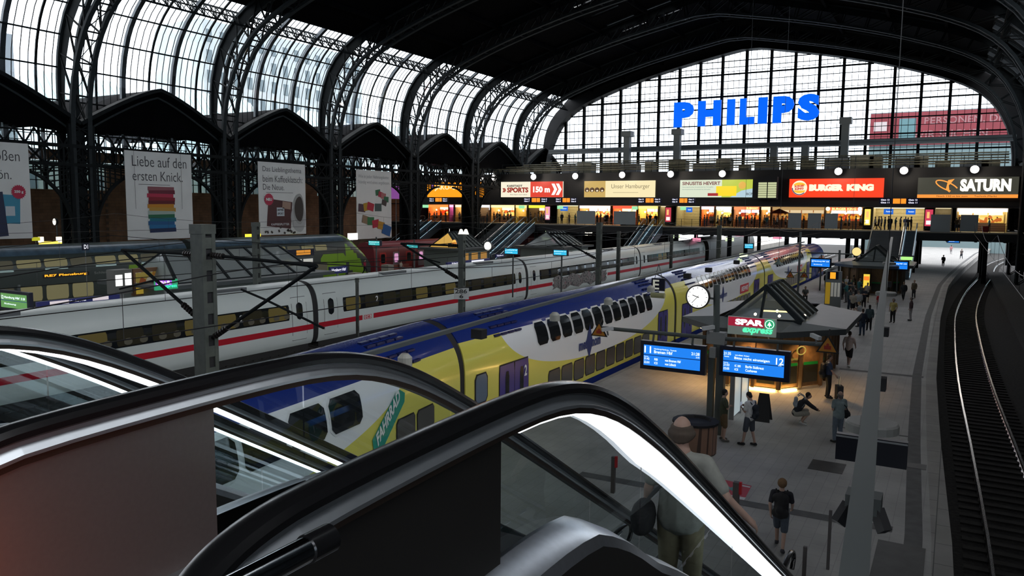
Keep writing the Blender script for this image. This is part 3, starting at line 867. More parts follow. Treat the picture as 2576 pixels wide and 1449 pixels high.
for k in (0, .8):
    xa = x1 - 2.0 + k
    b.poly([(xa, SY - .07, z1 - .35), (xa + .55, SY - .07, z1 - .35), (xa + 1.05, SY - .07, (z0 + z1) / 2), (xa + .55, SY - .07, z0 + .35), (xa, SY - .07, z0 + .35), (xa + .5, SY - .07, (z0 + z1) / 2)])
b.build('white_arrows', wl, t)
t, x0, x1, z0, z1 = bigsign(1471, 1648, 'large cream lit sign with a photo of piled chocolates', (1, .86, .50), .95)
MB().box(x0, x0 + 3.6, SY - .03, SY, z0, z1).build('ochre_picture', emi('ochre_print', (.75, .50, .14), .8), t)
for k in range(4):
    xa = x0 + .5 + k * .85
    MB().ball((xa, SY - .04, z0 + 1.15), .42, (1, .12, .9)).build('chocolate', emi('dark_chocolate_print', (.16, .07, .02), .5), t)
    MB().ball((xa + .05, SY - .1, z0 + 1.0), .2, (1, .12, .8), sub=1).build('filling', emi('cream_print', (1, .85, .6), .9), t)
text('Unser Hamburger', emi('brown_thin_letters', (.30, .22, .12), .5), t, (x0 + 4.6, SY - .02, z0 + 1.15), U, V, 6.2, .85, -.005)
MB().box(x0 + 4.9, x0 + 9.0, SY - .03, SY, z0 + .7, z0 + .74).build('thin_line', MATS['brown_thin_letters'], t)
t, x0, x1, z0, z1 = bigsign(1711, 1898, 'large pale lit medicine sign with a yellow picture', (.85, .93, .72), .85)
text('SINUSITIS HEVERT', emi('plum_letters', (.33, .09, .10), .6), t, (x0 + .35, SY - .02, z1 - .75), U, V, 5.6, .5, .03)
for k in range(2): text('Homöopathisches Arzneimittel bei Schnupfen', emi('teal_small_letters', (.15, .35, .35), .6), t, (x0 + .35, SY - .02, z1 - 1.15 - .34 * k), U, V, 4.6 - .4 * k, .2)
MB().box(x0 + 6.2, x1, SY - .03, SY, z0 + .0, z1).build('green_yellow_ground', emi('lime_print', (.62, .72, .08), .85), t)
b = MB(); b.poly([(x0 + 7.4, SY - .06, z0), (x1, SY - .06, z0), (x1, SY - .06, z0 + 1.3), (x0 + 9, SY - .06, z0 + .95)]); b.build('pale_blue_corner', emi('pale_blue_print', (.55, .75, .85), .85), t)
MB().box(x0 + 5.4, x0 + 8.3, SY - .1, SY - .05, z0 + .2, z0 + 1.6).build('yellow_box', emi('strong_yellow_print', (1, .72, .02), 1.0), t)
MB().box(x0 + 4.2, x0 + 5.7, SY - .12, SY - .05, z0 + .2, z0 + .6).build('red_button', emi('dark_red_print', (.55, .03, .04), .7), t)
MB().ball((x0 + 9.1, SY - .08, z0 + 1.7), .55, (1, .06, 1)).build('yellow_face', emi('orange_face_print', (.95, .55, .10), .85), t)
text('BCP', emi('grey_letters', (.25, .3, .35), .6), t, (x1 - 1.1, SY - .1, z0 + .3), U, V, .9, .35, .03)
# timetable box standing out from the fascia
t = thing('train_information_board', 'pale split flap timetable board angled beside the medicine sign', 'display board', (X(1925), 111.5, 9))
xa, xb = X(1905, 111.5), X(1953, 111.5)
MB().box(xa - .7, xb, 111.5, 112.6, 9.1, 12.2).build('housing', DARK, t)
for q in (0, 1):
    for k in range(7):
        w_ = (xb - xa) / 2
        MB().box(xa + .1 + q * w_, xa + q * w_ + w_ - .05, 111.42, 111.5, 9.3 + .31 * k, 9.3 + .31 * k + .26).build('timetable_row', emi('pale_lime_row', (.75, .80, .45), .75), t)
t, x0, x1, z0, z1 = bigsign(1985, 2222, 'large red lit burger sign with a round bun badge', (1, .055, .012), 1.0)
MB().lathe((x0 + 1.35, SY - .03, z0 + 1.3), [(0, 0), (1.0, 0), (1.0, .03)], 28, axis='y').build('badge_ring', emi('badge_cream', (1, .85, .6), 1.1), t)
b = MB(); b.bm.faces.new([b.bm.verts.new((x0 + 1.35 + .78 * math.cos(a), SY - .05, z0 + 1.62 + .42 * max(0, math.sin(a)) + (0 if math.sin(a) >= 0 else 0))) for a in [PI * k / 12 for k in range(13)]])
b.bm.faces.new([b.bm.verts.new((x0 + 1.35 + .78 * math.cos(a), SY - .05, z0 + .95 + .38 * math.sin(a))) for a in [PI + PI * k / 12 for k in range(13)]])
b.build('badge_bun', emi('bun_yellow', (1, .55, .05), 1.0), t)
cr_ = []
for k in range(17):
    a = PI * 1.0 + PI * .75 * k / 16; cr_.append((x0 + 1.35 + .92 * math.cos(a), SY - .05, z0 + 1.3 + .92 * math.sin(a)))
b = MB(); b.sweep(cr_, [(-.02, -.06), (.02, -.06), (.02, .06), (-.02, .06)], (0, 1, 0)); b.build('badge_blue_arc', emi('badge_blue', (.03, .10, .35), .6), t)
text('BURGER', emi('badge_red_letters', (.8, .03, .02), .9), t, (x0 + .72, SY - .08, z0 + 1.32), (1, 0, .12), V, 1.25, .3, .05)
text('KING', MATS['badge_red_letters'], t, (x0 + .78, SY - .08, z0 + .95), (1, 0, .12), V, 1.12, .34, .05)
text('BURGER', emi('cream_big_letters', (1, .88, .62), 1.2), t, (x0 + 2.6, SY - .03, z0 + .85), U, V, 4.35, .92, .085)
text('KING', MATS['cream_big_letters'], t, (x0 + 7.35, SY - .03, z0 + .85), U, V, 3.3, .92, .085)
t, x0, x1, z0, z1 = bigsign(2307, 2560, 'large dark lit sign with an orange planet ring at the right end', (.055, .055, .04), .9)
text('SATURN', emi('white_block_letters', (1, .98, .85), 1.3), t, (X(2413), SY - .03, z0 + .75), U, V, X(2540) - X(2413) + .05, 1.55, .06)
MB().box(x0, x1, SY - .05, SY, z0 - .05, z0 + .38).build('orange_strip', emi('orange_strip_light', (1, .33, .05), 1.0), t)
text('Noch 150 m bis zum      Technik-Markt', bl, t, (x0 + 2.2, SY - .08, z0 + .07), U, V, 6.5, .2)
xc = X(2380); A = [(xc + 1.35 * math.cos(a) * math.cos(-.45) - .45 * math.sin(a) * math.sin(-.45), SY - .1, z0 + 1.45 + 1.35 * math.cos(a) * math.sin(-.45) + .45 * math.sin(a) * math.cos(-.45)) for a in [PI * 2 * k / 36 for k in range(3, 31)]]
b = MB(); b.sweep(A, [(-.03, -.07), (.03, -.07), (.03, .07), (-.03, .07)], (0, 1, 0)); b.poly([(xc - .1, SY - .1, z0 + 1.0), (xc + .35, SY - .1, z0 + .6), (xc + .2, SY - .1, z0 + 1.5), (xc + .8, SY - .1, z1 - .2), (xc + .1, SY - .1, z1 - .35)]); b.build('orange_planet_mark', emi('orange_mark_light', (1, .36, .06), 1.1), t)
# hanging departure indicators, orange and white on dark blue
for i, (a, c) in enumerate([(1077, 1125), (1160, 1180), (1315, 1377), (1395, 1450), (1603, 1662), (1688, 1747), (2212, 2312)]):
    xa, xb = X(a, 109), X(c, 109); y = 109.2; w_ = xb - xa
    t = thing('departure_indicator', 'dark blue hanging indicator with orange centre over the walkway, %s from the left' % ordw(i), 'display board', ((xa + xb) / 2, y, 8.3), 'hanging indicators above the bridge walkway')
    MB().box(xa, xb, y, y + .3, 8.45, 9.25).build('housing', mat('dark_blue_housing', (.01, .01, .05), .4), t)
    if i != 1:
        for q in (0, 1): MB().box(xa + w_ * (.35 + .2 * q), xa + w_ * (.53 + .15 * q), y - .03, y, 8.55, 9.18).build('orange_panel', emi('orange_panel_light', (1, .28, .02), 1.2), t)
    for q in (.04, .74):
        for r in range(2): text('Gleis %d' % (5 + r + i), emi('lilac_white_letters', (.85, .85, 1), 1.3), t, (xa + w_ * q, y - .03, 8.58 + .34 * r), U, V, w_ * .22, .2, .02)
# floodlights along the fascia
for i, (px, py) in enumerate([(1243, 447), (1342, 445), (1447, 443), (1565, 440), (1687, 438), (1817, 437), (2109, 431), (2274, 429), (2452, 426)]):
    p = at_y(px, py, 111.6)
    t = thing('floodlight', 'bright round floodlight on the black fascia, %s from the left' % ordw(i), 'lamp', p, 'floodlights above the signs')
    MB().lathe(p, [(.1, .55), (.42, .25), (.50, 0)], 14, axis='y').build('housing', GREY, t)
    MB().ball(p + Vector((0, -.05, 0)), .46, (1, .5, 1)).build('bulb', emi('floodlight_glow', (1, .90, .86), 14), t)
    MB().beam(p + Vector((0, .3, .2)), p + Vector((0, 1.5, .9)), .1).build('bracket', STEELG, t)
    ld = bpy.data.lights.new('floodlight_lamp', 'POINT'); ld.energy = 260; ld.color = (1, .88, .75); ld.shadow_soft_size = .4
    lo = bpy.data.objects.new('floodlight_lamp', ld); COL.objects.link(lo); lo.location = p + Vector((0, -.8, -.1))
# plant on the flat roof
rs = random.Random(3)
yel = mat('yellowish_duct', (.16, .15, .10), .6, noise=.3)
for i in range(24):
    px = 1190 + i * 55 + rs.uniform(-12, 12); x = X(px, 116); w_ = rs.uniform(1.2, 3.2); h = rs.uniform(.7, 1.9)
    tag(MB().box(x, x + w_, 115, 117, FZ1, FZ1 + h).build('ventilation_unit', [yel, GREY, mat('cream_unit', (.26, .25, .19), .6)][i % 3]), 'boxy ventilation unit on the flat roof above the signs, %s' % ('between left end and %d' % 0 if False else ['far left', 'left', 'middle', 'right'][min(3, i // 6)] + ' group'), 'ventilation unit', 'ventilation units on the flat roof %s' % ['far left', 'left', 'middle', 'right'][min(3, i // 6)])
b = MB()
for k in range(5): b.tube([(X(1200 + 40 * k, 116), 114 + .5 * k, FZ1 + .5 + .35 * k), (X(2530, 116), 114 + .5 * k, FZ1 + .5 + .35 * k)], .1, 6)
tag(b.build('roof_pipes', yel), 'yellowish pipes running along the flat roof above the signs', 'pipes')
b = MB()
for k in range(40):
    x = X(1195 + 34 * k, 114.5); b.tube([(x, 114.5, FZ1), (x, 114.5, FZ1 + 1.6)], .04, 5)
b.beam((X(1195, 114.5), 114.5, FZ1 + 1.6), (X(2535, 114.5), 114.5, FZ1 + 1.6), .06); b.beam((X(1195, 114.5), 114.5, FZ1 + .9), (X(2535, 114.5), 114.5, FZ1 + .9), .05)
tag(b.build('roof_railing', STEELG), 'thin railing in front of the pipes on the flat roof', 'railing')
gl = MB(); gl.box(X(1385, 124), X(2545, 124), 123, 125, 17.1, 17.45); gl.box(X(1385, 124), X(2545, 124), 123, 123.1, 17.4, 18.3 - .5)
tag(gl.build('cleaning_gantry', mat('grey_gantry_steel', (.20, .22, .23), .5)), 'long grey gantry beam running along the north window above the signs', 'gantry')
for i, (px, z1) in enumerate([(1575, 19.4), (1700, 19.4), (2118, 20), (1942, 17.1), (2020, 17.1)]):
    x = X(px, 122); t = thing('exhaust_duct', 'grey vertical exhaust duct rising from the flat roof, %s from the left' % ordw([0, 1, 4, 2, 3][i]), 'duct', (x, 122, FZ1), 'exhaust ducts on the flat roof')
    MB().box(x - .5, x + .5, 121.5, 122.5, FZ1, z1).build('duct', mat('grey_duct', (.25, .26, .25), .5), t)
    if z1 > 18: MB().box(x - .8, x + .8, 121.2, 122.8, z1, z1 + .9).build('cowl', MATS['grey_duct'], t)
# blue letters on the north window
t = thing('letter_sign', 'giant glowing blue company name hanging in front of the north window', 'sign', (-31.2, 130.5, 21.5))
lb = emi('glowing_blue_letter', (0.0, .13, .95), 1.05)
cxs = [(1697, 1747), (1757, 1815), (1830, 1850), (1862, 1899), (1908, 1931), (1945, 1998), (2007, 2062)]
for ch, (a, c) in zip('PHILIPS', cxs):
    text(ch, lb, t, (at_y(a, 290, 130.4).x, 130.2, 21.45 if ch != 'S' else 21.6), U, V, at_y(c, 290, 130.4).x - at_y(a, 290, 130.4).x, 4.15 if ch != 'S' else 4.1, .07, ext=.3, name='letter')
# stairs and escalators coming down from the bridge
stone = mat('dark_stone_step', (.09, .095, .10), .6)
def stair(name, lab, cat, xa, xb, yt, yb, n=34):
    t = thing(name, lab, cat, ((xa + xb) / 2, yb, 0))
    b = MB(); pr = [(yt, BZ)]
    for k in range(n):
        z = BZ - BZ * k / n; y = yt - (yt - yb) * k / n
        pr += [(y, z), (y - (yt - yb) / n, z)] if k else [(y - (yt - yb) / n, z)]
    pr += [(yb, 0), (yt, 0 + BZ - 1.2)]
    pts = [(xa, y, z) for y, z in pr]
    b.grid([[(xa, y, z), (xb, y, z)] for y, z in pr[:-2] + [(yb, 0)]])
    b.poly([(xa, yb, 0), (xb, yb, 0), (xb, yt, BZ - .9), (xa, yt, BZ - .9)])
    for x in (xa, xb): b.poly([(x, yb, 0), (x, yt, BZ), (x, yt, BZ - .9), (x, yb + 1.8, 0)])
    b.build('steps', stone, t, fix=False)
    for x in (xa, xb):
        q = MB(); q.poly([(x, yb, .05), (x, yt, BZ + .05), (x, yt, BZ + 1.0), (x, yb, 1.0)]); q.build('glass_panel', glass('stair_glass', (.75, .8, .8), .05), t, fix=False)
        q = MB(); q.tube([(x, yb - .5, .95), (x, yb, 1.0), (x, yt, BZ + 1.0), (x, yt + .5, BZ + 1.0)], .05, 6); q.build('handrail', SILVER, t)
    return t
xa, xb = X(2192, 108), X(2282, 108)
stair('staircase', 'broad dark staircase descending from the bridge to the near platform', 'staircase', -9.1, -5.6, 108, 98)
def esc_far(lab, xa, xb, yb=97.):
    t = thing('escalator', lab, 'escalator', ((xa + xb) / 2, yb, 0))
    q = MB(); q.poly([(xa, yb, 0), (xb, yb, 0), (xb, 108, BZ), (xa, 108, BZ)])
    n = 60
    for k in range(n):
        y = yb + (108 - yb) * k / n; z = BZ * k / n; q.box(xa + .12, xb - .12, y, y + .2, z, z + .14)
    q.build('steps', mat('escalator_step', (.10, .13, .16), .35, .6), t, fix=False)
    q = MB()
    for x in (xa, xb): q.prism([(x - .06, yb - 1, -.0), (x - .06, yb, 0), (x - .06, 108, BZ), (x - .06, 108, BZ - 1.1), (x - .06, yb + 2, 0)], (.12, 0, 0))
    q.build('side_cladding', mat('blue_grey_cladding', (.14, .17, .20), .4, .5), t)
    for x in (xa, xb):
        q = MB(); q.poly([(x, yb - 1, .1), (x, yb, .1), (x, 108, BZ + .1), (x, 108.6, BZ + .1), (x, 108.6, BZ + .95), (x, 108, BZ + .95), (x, yb, .95), (x, yb - 1, .95)]); q.build('glass_panel', MATS['stair_glass'], t, fix=False)
        q = MB(); q.tube([(x, yb - 1, .55), (x, yb - 1.1, .85), (x, yb - .6, .98), (x, yb, 1.0), (x, 108, BZ + 1), (x, 108.8, BZ + 1), (x, 109.1, BZ + .8), (x, 108.9, BZ + .4)], .05, 6); q.build('handrail', mat('grey_handrail', (.25, .28, .30), .3), t)
        q = MB(); q.tube([(x, yb, .25), (x, 108, BZ + .25)], .03, 5); q.build('light_strip', emi('pale_blue_strip', (.55, .80, .95), .8), t)
    return t
esc_far('escalator beside the broad staircase, coming down from the bridge', -5.4, -4.2)
esc_far('leftmost far escalator below the orange sign', X(1060, 108), X(1085, 108), 97)
esc_far('second far escalator below the orange sign, right of the leftmost', X(1086, 108), X(1110, 108), 97)
esc_far('far escalator below the red half of the pale red sign', X(1320, 108), X(1346, 108), 96)
esc_far('far escalator left of the one below the pale red sign', X(1294, 108), X(1319, 108), 96)
esc_far('far escalator below the right end of the cream sign, left one', X(1622, 108), X(1644, 108), 97)
esc_far('far escalator below the right end of the cream sign, right one', X(1645, 108), X(1668, 108), 97)
stair('staircase', 'dark staircase beside the far escalators below the pale red sign', 'staircase', X(1255, 108), X(1290, 108), 108, 96)
# ================================================================== TRAINS
def prof_x(P, z):
    for a, c in zip(P[:-1], P[1:]):
        if a[1] <= z <= c[1]: return a[0] + (c[0] - a[0]) * (z - a[1]) / (c[1] - a[1])
    return P[-1][0]
def smooth_prof(P, it=1):
    for _ in range(it): P = chaikin(P)
    return P
def shell(t, P, xc, y0, y1, m, name='body'):
    full_ = [(xc + a, z) for a, z in P] + [(xc - a, z) for a, z in P[-2::-1]]
    b = MB()
    b.grid([[(x, y, z) for x, z in full_] for y in (y0, y1)])
    b.bm.faces.new([b.bm.verts.new((x, y0, z)) for x, z in full_]); b.bm.faces.new([b.bm.verts.new((x, y1, z)) for x, z in full_])
    return b.build(name, m, t, smooth=True)
def patch(P, xc, y0, y1, z0, z1, off, r=.12, n=6):
    """curved rounded patch lying off the near side of a carriage"""
    b = MB(); rows = []
    for j in range(n + 1):
        z = z0 + (z1 - z0) * j / n
        e = 0
        dz = min(z - z0, z1 - z)
        if dz < r: e = r - math.sqrt(max(0, r * r - (r - dz) ** 2))
        x = xc + prof_x(P, z) + off
        rows.append([(x, y0 + e, z), (x, y1 - e, z)])
    b.grid(rows)
    return b
def livery(name, zb, zs, yc, ax, bx, zc, ccol=(.80, .82, .84), base=(.72, .66, .12), top=(.012, .030, .20), rough=.22):
    m = bpy.data.materials.new(name); m.use_nodes = True; t = m.node_tree; b = t.nodes['Principled BSDF']
    c = t.nodes.new('ShaderNodeTexCoord'); s = t.nodes.new('ShaderNodeSeparateXYZ'); t.links.new(c.outputs['Object'], s.inputs[0])
    def mth(op, a, v2=None, b2=None):
        n = t.nodes.new('ShaderNodeMath'); n.operation = op
        t.links.new(a, n.inputs[0])
        if b2 is not None: t.links.new(b2, n.inputs[1])
        elif v2 is not None: n.inputs[1].default_value = v2
        return n.outputs[0]
    dy = mth('POWER', mth('ABSOLUTE', mth('DIVIDE', mth('SUBTRACT', s.outputs['Y'], yc), ax)), 2.2)
    dz = mth('POWER', mth('ABSOLUTE', mth('DIVIDE', mth('SUBTRACT', s.outputs['Z'], zc), bx)), 2.0)
    wh = mth('LESS_THAN', mth('ADD', dy, b2=dz), 1.0)
    bl = mth('MAXIMUM', mth('GREATER_THAN', s.outputs['Z'], zb), b2=mth('LESS_THAN', s.outputs['Z'], zs))
    def mix(f, a, bcol):
        n = t.nodes.new('ShaderNodeMix'); n.data_type = 'RGBA'; t.links.new(f, n.inputs[0])
        if isinstance(a, tuple): n.inputs[6].default_value = (*a, 1)
        else: t.links.new(a, n.inputs[6])
        n.inputs[7].default_value = (*bcol, 1); return n.outputs[2]
    t.links.new(mix(bl, mix(wh, base, ccol), top), b.inputs['Base Color'])
    b.inputs['Roughness'].default_value = rough
    b.inputs['Coat Weight'].default_value = .4; b.inputs['Coat Roughness'].default_value = .08
    MATS[name] = m; return m
TG = mat('dark_train_window', (.012, .014, .016), .06, spec=.35)
PURP = mat('violet_blue_door', (.045, .035, .22), .3)
FRM = mat('pale_window_frame', (.68, .70, .70), .4)
DFR = mat('dark_rubber_seal', (.012, .012, .013), .5)
UND = mat('dark_underframe', (.02, .02, .02), .8)
YELM = mat('yellow_train_paint', (.78, .70, .07), .25)
BLUM = mat('royal_blue_train_paint', (.012, .03, .20), .22)
MP = smooth_prof([(1.36, -.55), (1.40, 0), (1.40, 2.05), (1.36, 2.5), (1.25, 2.9), (1.05, 3.25), (.75, 3.58), (.4, 3.78), (0, 3.86)], 2)
MX = -15.14
US, VS = (0, 1, 0), (0, 0, 1)
def metro_car(k, y0, y1, lab, wy0, wy1, nw, ly0, ly1, nl, doors, wz=(2.3, 3.16), lz=(.32, 1.12), zb=3.14, swc=None):
    t = thing('double_deck_carriage', lab, 'train carriage', (MX, y0, -.76), 'blue, yellow and white double deck carriages')
    yc, ax, zc, bx = swc or ((wy0 + wy1) / 2, (wy1 - wy0) / 2 + 2.4, 3.2, 2.05)
    shell(t, MP, MX, y0, y1, livery('carriage_livery_%d' % k, zb, .1, yc, ax, bx, zc))
    MB().box(MX - 1.2, MX + 1.2, y0 + .3, y1 - .3, -.95, -.55).build('underframe', UND, t)
    for i in range(nw):
        a = wy0 + (wy1 - wy0) * i / nw; c = wy0 + (wy1 - wy0) * (i + 1) / nw
        f = patch(MP, MX, a + .03, c - .03, wz[0] - .06, wz[1] + .06, .012, .18).build('upper_window', FRM, t)
        patch(MP, MX, a + .09, c - .09, wz[0], wz[1], .022, .14).build('window_pane', TG, f)
    for i in range(nl):
        a = ly0 + (ly1 - ly0) * i / nl; c = ly0 + (ly1 - ly0) * (i + 1) / nl
        f = patch(MP, MX, a + .04, c - .04, lz[0] - .04, lz[1] + .04, .012, .1).build('lower_window', DFR, t)
        patch(MP, MX, a + .08, c - .08, lz[0], lz[1], .022, .08).build('window_pane', mat('brownish_train_window', (.07, .065, .06), .12, spec=.8), f)
    for a, c in doors:
        d = patch(MP, MX, a, c, .02, 2.05, .014, .05).build('door', DFR, t)
        m_ = (a + c) / 2
        for p, q in ((a + .04, m_ - .015), (m_ + .015, c - .04)):
            patch(MP, MX, p, q, .05, 2.0, .024, .03).build('door_leaf', PURP, d)
            w_ = (p + q) / 2; patch(MP, MX, w_ - .13, w_ + .13, .55, 1.75, .034, .05).build('door_window', TG, d)
    # roof grilles
    for yy in (y0 + 2.2, y1 - 4.2):
        b = MB()
        for i in range(5):
            for j in range(4):
                x = MX + .35 + .2 * i; z = interp([(q[0], q[1]) for q in MP if q[1] > 2.6], 0, min(x - MX, 1.2), 1) or 3.2
                b.box(x - .07, x + .07, yy + .5 * j, yy + .5 * j + .42, z - .02, z + .045)
        b.build('roof_grille', mat('deep_blue_grille', (.006, .014, .09), .4), t)
    return t
def gangway(xc, y0, y1, P, lab, grp):
    t = shell(None, [(a * .97, z - .02 if z > 1 else z) for a, z in P], xc, y0, y1, DARK, 'gangway_bellows')
    tag(t, lab, 'gangway', grp); return t
c1 = metro_car(1, -5.5, 20.65, 'near double deck carriage behind the balustrade glass with green bicycle banner', 4.6, 15.1, 7, 16.6, 18.9, 2, [(-3.6, -1.4)], wz=(2.05, 2.92), lz=(1.0, 1.65), zb=3.06, swc=(8.4, 8.9, 3.1, 1.95))
c2 = metro_car(2, 21.05, 42.95, 'double deck carriage with the tuning fork logo, directly behind the left screen', 26.1, 39.3, 12, 27.0, 38.8, 10, [(23.2, 25.4), (40.1, 41.75)])
c3 = metro_car(3, 43.35, 66.8, 'double deck carriage behind the big clock with a small red advert', 48.2, 62.2, 14, 48.5, 62, 12, [(44.3, 46.4), (63.0, 65.0)], wz=(2.5, 3.3), zb=3.3)
c4 = metro_car(4, 67.2, 91.6, 'double deck carriage farthest away, beside the two warning triangles', 72, 86.5, 14, 72, 86.5, 12, [(68.2, 70.4), (88, 90)], wz=(2.5, 3.3), zb=3.35)
for i, (a, c) in enumerate([(20.6, 21.1), (42.9, 43.4), (66.75, 67.25)]):
    gangway(MX, a, c, MP, 'black gangway between two yellow carriages, %s from the camera' % ordw(i), 'gangways of the double deck train')
# small front window in car 2
f = patch(MP, MX, 21.6, 22.45, .95, 2.0, .012, .12).build('small_window', DFR, c2)
patch(MP, MX, 21.66, 22.39, 1.0, 1.95, .022, .1).build('window_pane', mat('blue_grey_train_window', (.12, .16, .22), .15), f)
navy = mat('navy_print', (.03, .05, .18), .5); redp = mat('red_print', (.55, .04, .05), .5); whp = mat('white_print', (.8, .82, .82), .5)
def side_text(s, t, xc, y, z, w, h, m, bold=.02, off=.03, P=MP, shear=0):
    return text(s, m, t, (xc + prof_x(P, z + h / 2) + off, y, z), US, VS, w, h, bold, shear)
side_text('metronom', c2, MX, 29.9, 1.50, 2.3, .42, navy, .03, .03)
b = MB(); x_ = MX + 1.42
b.poly([(x_, 30.75, 2.0), (x_, 31.0, 2.55), (x_, 31.25, 2.0), (x_, 31.35, 1.7), (x_, 31.0, 1.05), (x_, 30.65, 1.7)]); b.build('logo_mark', navy, c2)
side_text('2', c2, MX, 25.0, 1.35, .2, .42, whp, .03, .05)
for t_, y_ in ((c3, 52.5), (c4, 76.5)):
    side_text('metronom', t_, MX, y_, 1.55, 2.1, .34, navy, .03)
    q = MB(); q.poly([(x_, y_ + .8, 1.9), (x_, y_ + 1.05, 2.4), (x_, y_ + 1.3, 1.9), (x_, y_ + 1.05, 1.0)]); q.build('logo_mark', navy, t_)
    MB().box(x_ - .01, x_ + .01, y_ + 6, y_ + 8.6, 1.35, 2.0).build('red_advert', redp, t_)
    text('REWE', whp, t_, (x_ + .02, y_ + 6.3, 1.5), US, VS, 2.0, .36, .03)
# bicycle banner on car 1
b = MB(); x_ = MX + 1.425
def bp(pts): return [(x_, y - .68, z + .27) for y, z in pts]
b.poly(bp([(16.15, .95), (16.25, .75), (16.5, .72), (17.75, 1.85), (17.78, 2.1), (17.5, 2.25), (17.3, 2.2), (16.1, 1.2)])); b.build('green_banner', mat('green_vinyl', (.02, .30, .22), .4), c1)
du = Vector((0, 1.25, 1.10)).normalized(); dv = Vector((0, -.25, 1)).normalized()
text('FAHRRAD', whp, c1, (x_ + .012, 16.35 - .68, .95 + .27), du, dv, 1.55, .36, .035, .0)
th_ = math.radians(7.0); j_ = Vector((MX + .9, 20.85, -.76)); l0_ = c1.location.copy()
c1.rotation_euler = (0, 0, th_); c1.location = j_ - Matrix.Rotation(th_, 3, 'Z') @ (j_ - l0_)
# locomotive at the far end
t = thing('locomotive', 'dark blue locomotive with an orange side at the far end of the yellow train', 'locomotive', (MX, 92, -.76))
shell(t, [(a * .98, z * .93) for a, z in MP], MX, 92.2, 101, BLUM)
MB().box(MX + 1.36, MX + 1.4, 97, 100.5, .3, 2.2).build('side_panel', mat('orange_brown_panel', (.45, .16, .06), .5), t)

# ---- white high speed train
IP = smooth_prof([(1.25, -.6), (1.42, -.3), (1.46, .3), (1.46, 1.2), (1.40, 1.9), (1.24, 2.45), (.95, 2.85), (.5, 3.04), (0, 3.1)], 2)
IX = -34.66
icew = mat('white_train_paint', (.66, .72, .71), .33, noise=.03, nscale=.3)
redst = mat('red_stripe_paint', (.50, .012, .03), .35)
litw = mat('lit_cabin_window', (.02, .02, .015), .2, 0, .14, (.40, .31, .09), spec=.1); litw2 = mat('dim_cabin_window', (.022, .021, .017), .15, 0, .012, (.5, .42, .2), spec=.12)
ice_labels = ['white carriage partly hidden by the left escalators, lit windows and red stripe', 'white carriage behind the sign reading 286 6', 'white carriage with grey graffiti along its side', 'white carriage running in under the bridge']
ices = []
for k, (y0, y1) in enumerate([(8.2, 34.15), (34.6, 60.75), (61.2, 89.6), (90.05, 118)]):
    t = thing('high_speed_carriage', ice_labels[k], 'train carriage', (IX, y0, -.76), 'white carriages with a red stripe')
    shell(t, IP, IX, y0, y1, icew)
    MB().box(IX - 1.2, IX + 1.2, y0 + .2, y1 - .2, -1, -.55).build('underframe', UND, t)
    segs = [(y0, y1)]
    if k == 1: segs = [(y0, 38.6), (39.7, y1)]
    if k == 2: segs = [(y0, 66.0), (79.5, y1)]
    for a, c in segs: patch(IP, IX, a, c, .26, .58, .008, .001).build('red_stripe', redst, t)
    wb0, wb1 = y0 + 2.2, y1 - 1.9 if k != 3 else y1 - 3
    band = patch(IP, IX, wb0, wb1, 1.0, 1.9, .01, .04).build('window_band', TG, t)
    n = 12
    for i in range(n):
        a = wb0 + (wb1 - wb0) * i / n + .25; c = wb0 + (wb1 - wb0) * (i + 1) / n - .2
        lit = (k == 0 and i in (5, 8, 9, 11)) or (k == 1 and i in (0, 4, 6)) or (k == 3 and i in (2, 3))
        w_ = patch(IP, IX, a, c, 1.07, 1.83, .02, .05).build('cabin_window', litw if lit else litw2, t)
        if k == 0 and i > 3:
            for q in range(2):
                yy = a + .35 + .8 * q; patch(IP, IX, yy, yy + .42, 1.1, 1.42, .026, .14).build('seat_back', mat('cream_seat', (.12, .11, .08), .8), w_)
    for yy in (y0 + .75, y1 - 1.45):
        d = patch(IP, IX, yy - .25, yy + .95, -.25, 2.3, .006, .03).build('door', mat('door_outline', (.10, .11, .11), .5), t)
        patch(IP, IX, yy - .22, yy + .92, -.22, 2.27, .012, .03).build('door_leaf', icew, d)
        patch(IP, IX, yy - .225, yy + .925, .26, .58, .016, .001).build('door_stripe', redst, d)
        patch(IP, IX, yy + .1, yy + .6, .95, 1.98, .02, .25, 12).build('oval_window', TG, d)
    for q in range(2):
        yy = y0 + 7 + 12 * q; MB().box(IX + .35, IX + .75, yy, yy + 2.6, 2.93, 3.1).build('roof_vent', mat('grey_roof_vent', (.12, .13, .14), .5), t)
    b = MB()
    for xx in (.45, .95, 1.2):
        z = [q for q in IP if q[0] >= xx][-1][1]; b.beam((IX + xx, y0, z), (IX + xx, y1, z), .025, .02)
    b.build('roof_seams', DFR, t)
    ices.append(t)
side_text('2', ices[1], IX, 39.9, 1.32, .26, .4, whp, .02, .06, IP)
side_text('2', ices[0], IX, 28.6, 1.32, .26, .4, whp, .02, .06, IP)
side_text('2', ices[2], IX, 67.0, 1.32, .26, .4, whp, .02, .06, IP)
q = MB(); q.box(IX + 1.47, IX + 1.475, 38.75, 39.5, .28, .56); q.build('logo_frame', redp, ices[1])
MB().box(IX + 1.476, IX + 1.48, 38.8, 39.45, .31, .53).build('logo_ground', whp, ices[1])
text('DB', redp, ices[1], (IX + 1.49, 38.88, .33), US, VS, .48, .18, .04)
for i, (a, c) in enumerate([(34.1, 34.65), (60.7, 61.25), (89.55, 90.1)]):
    gangway(IX, a, c, IP, 'black gangway between white carriages, %s from the camera' % ordw(i), 'gangways of the white train')
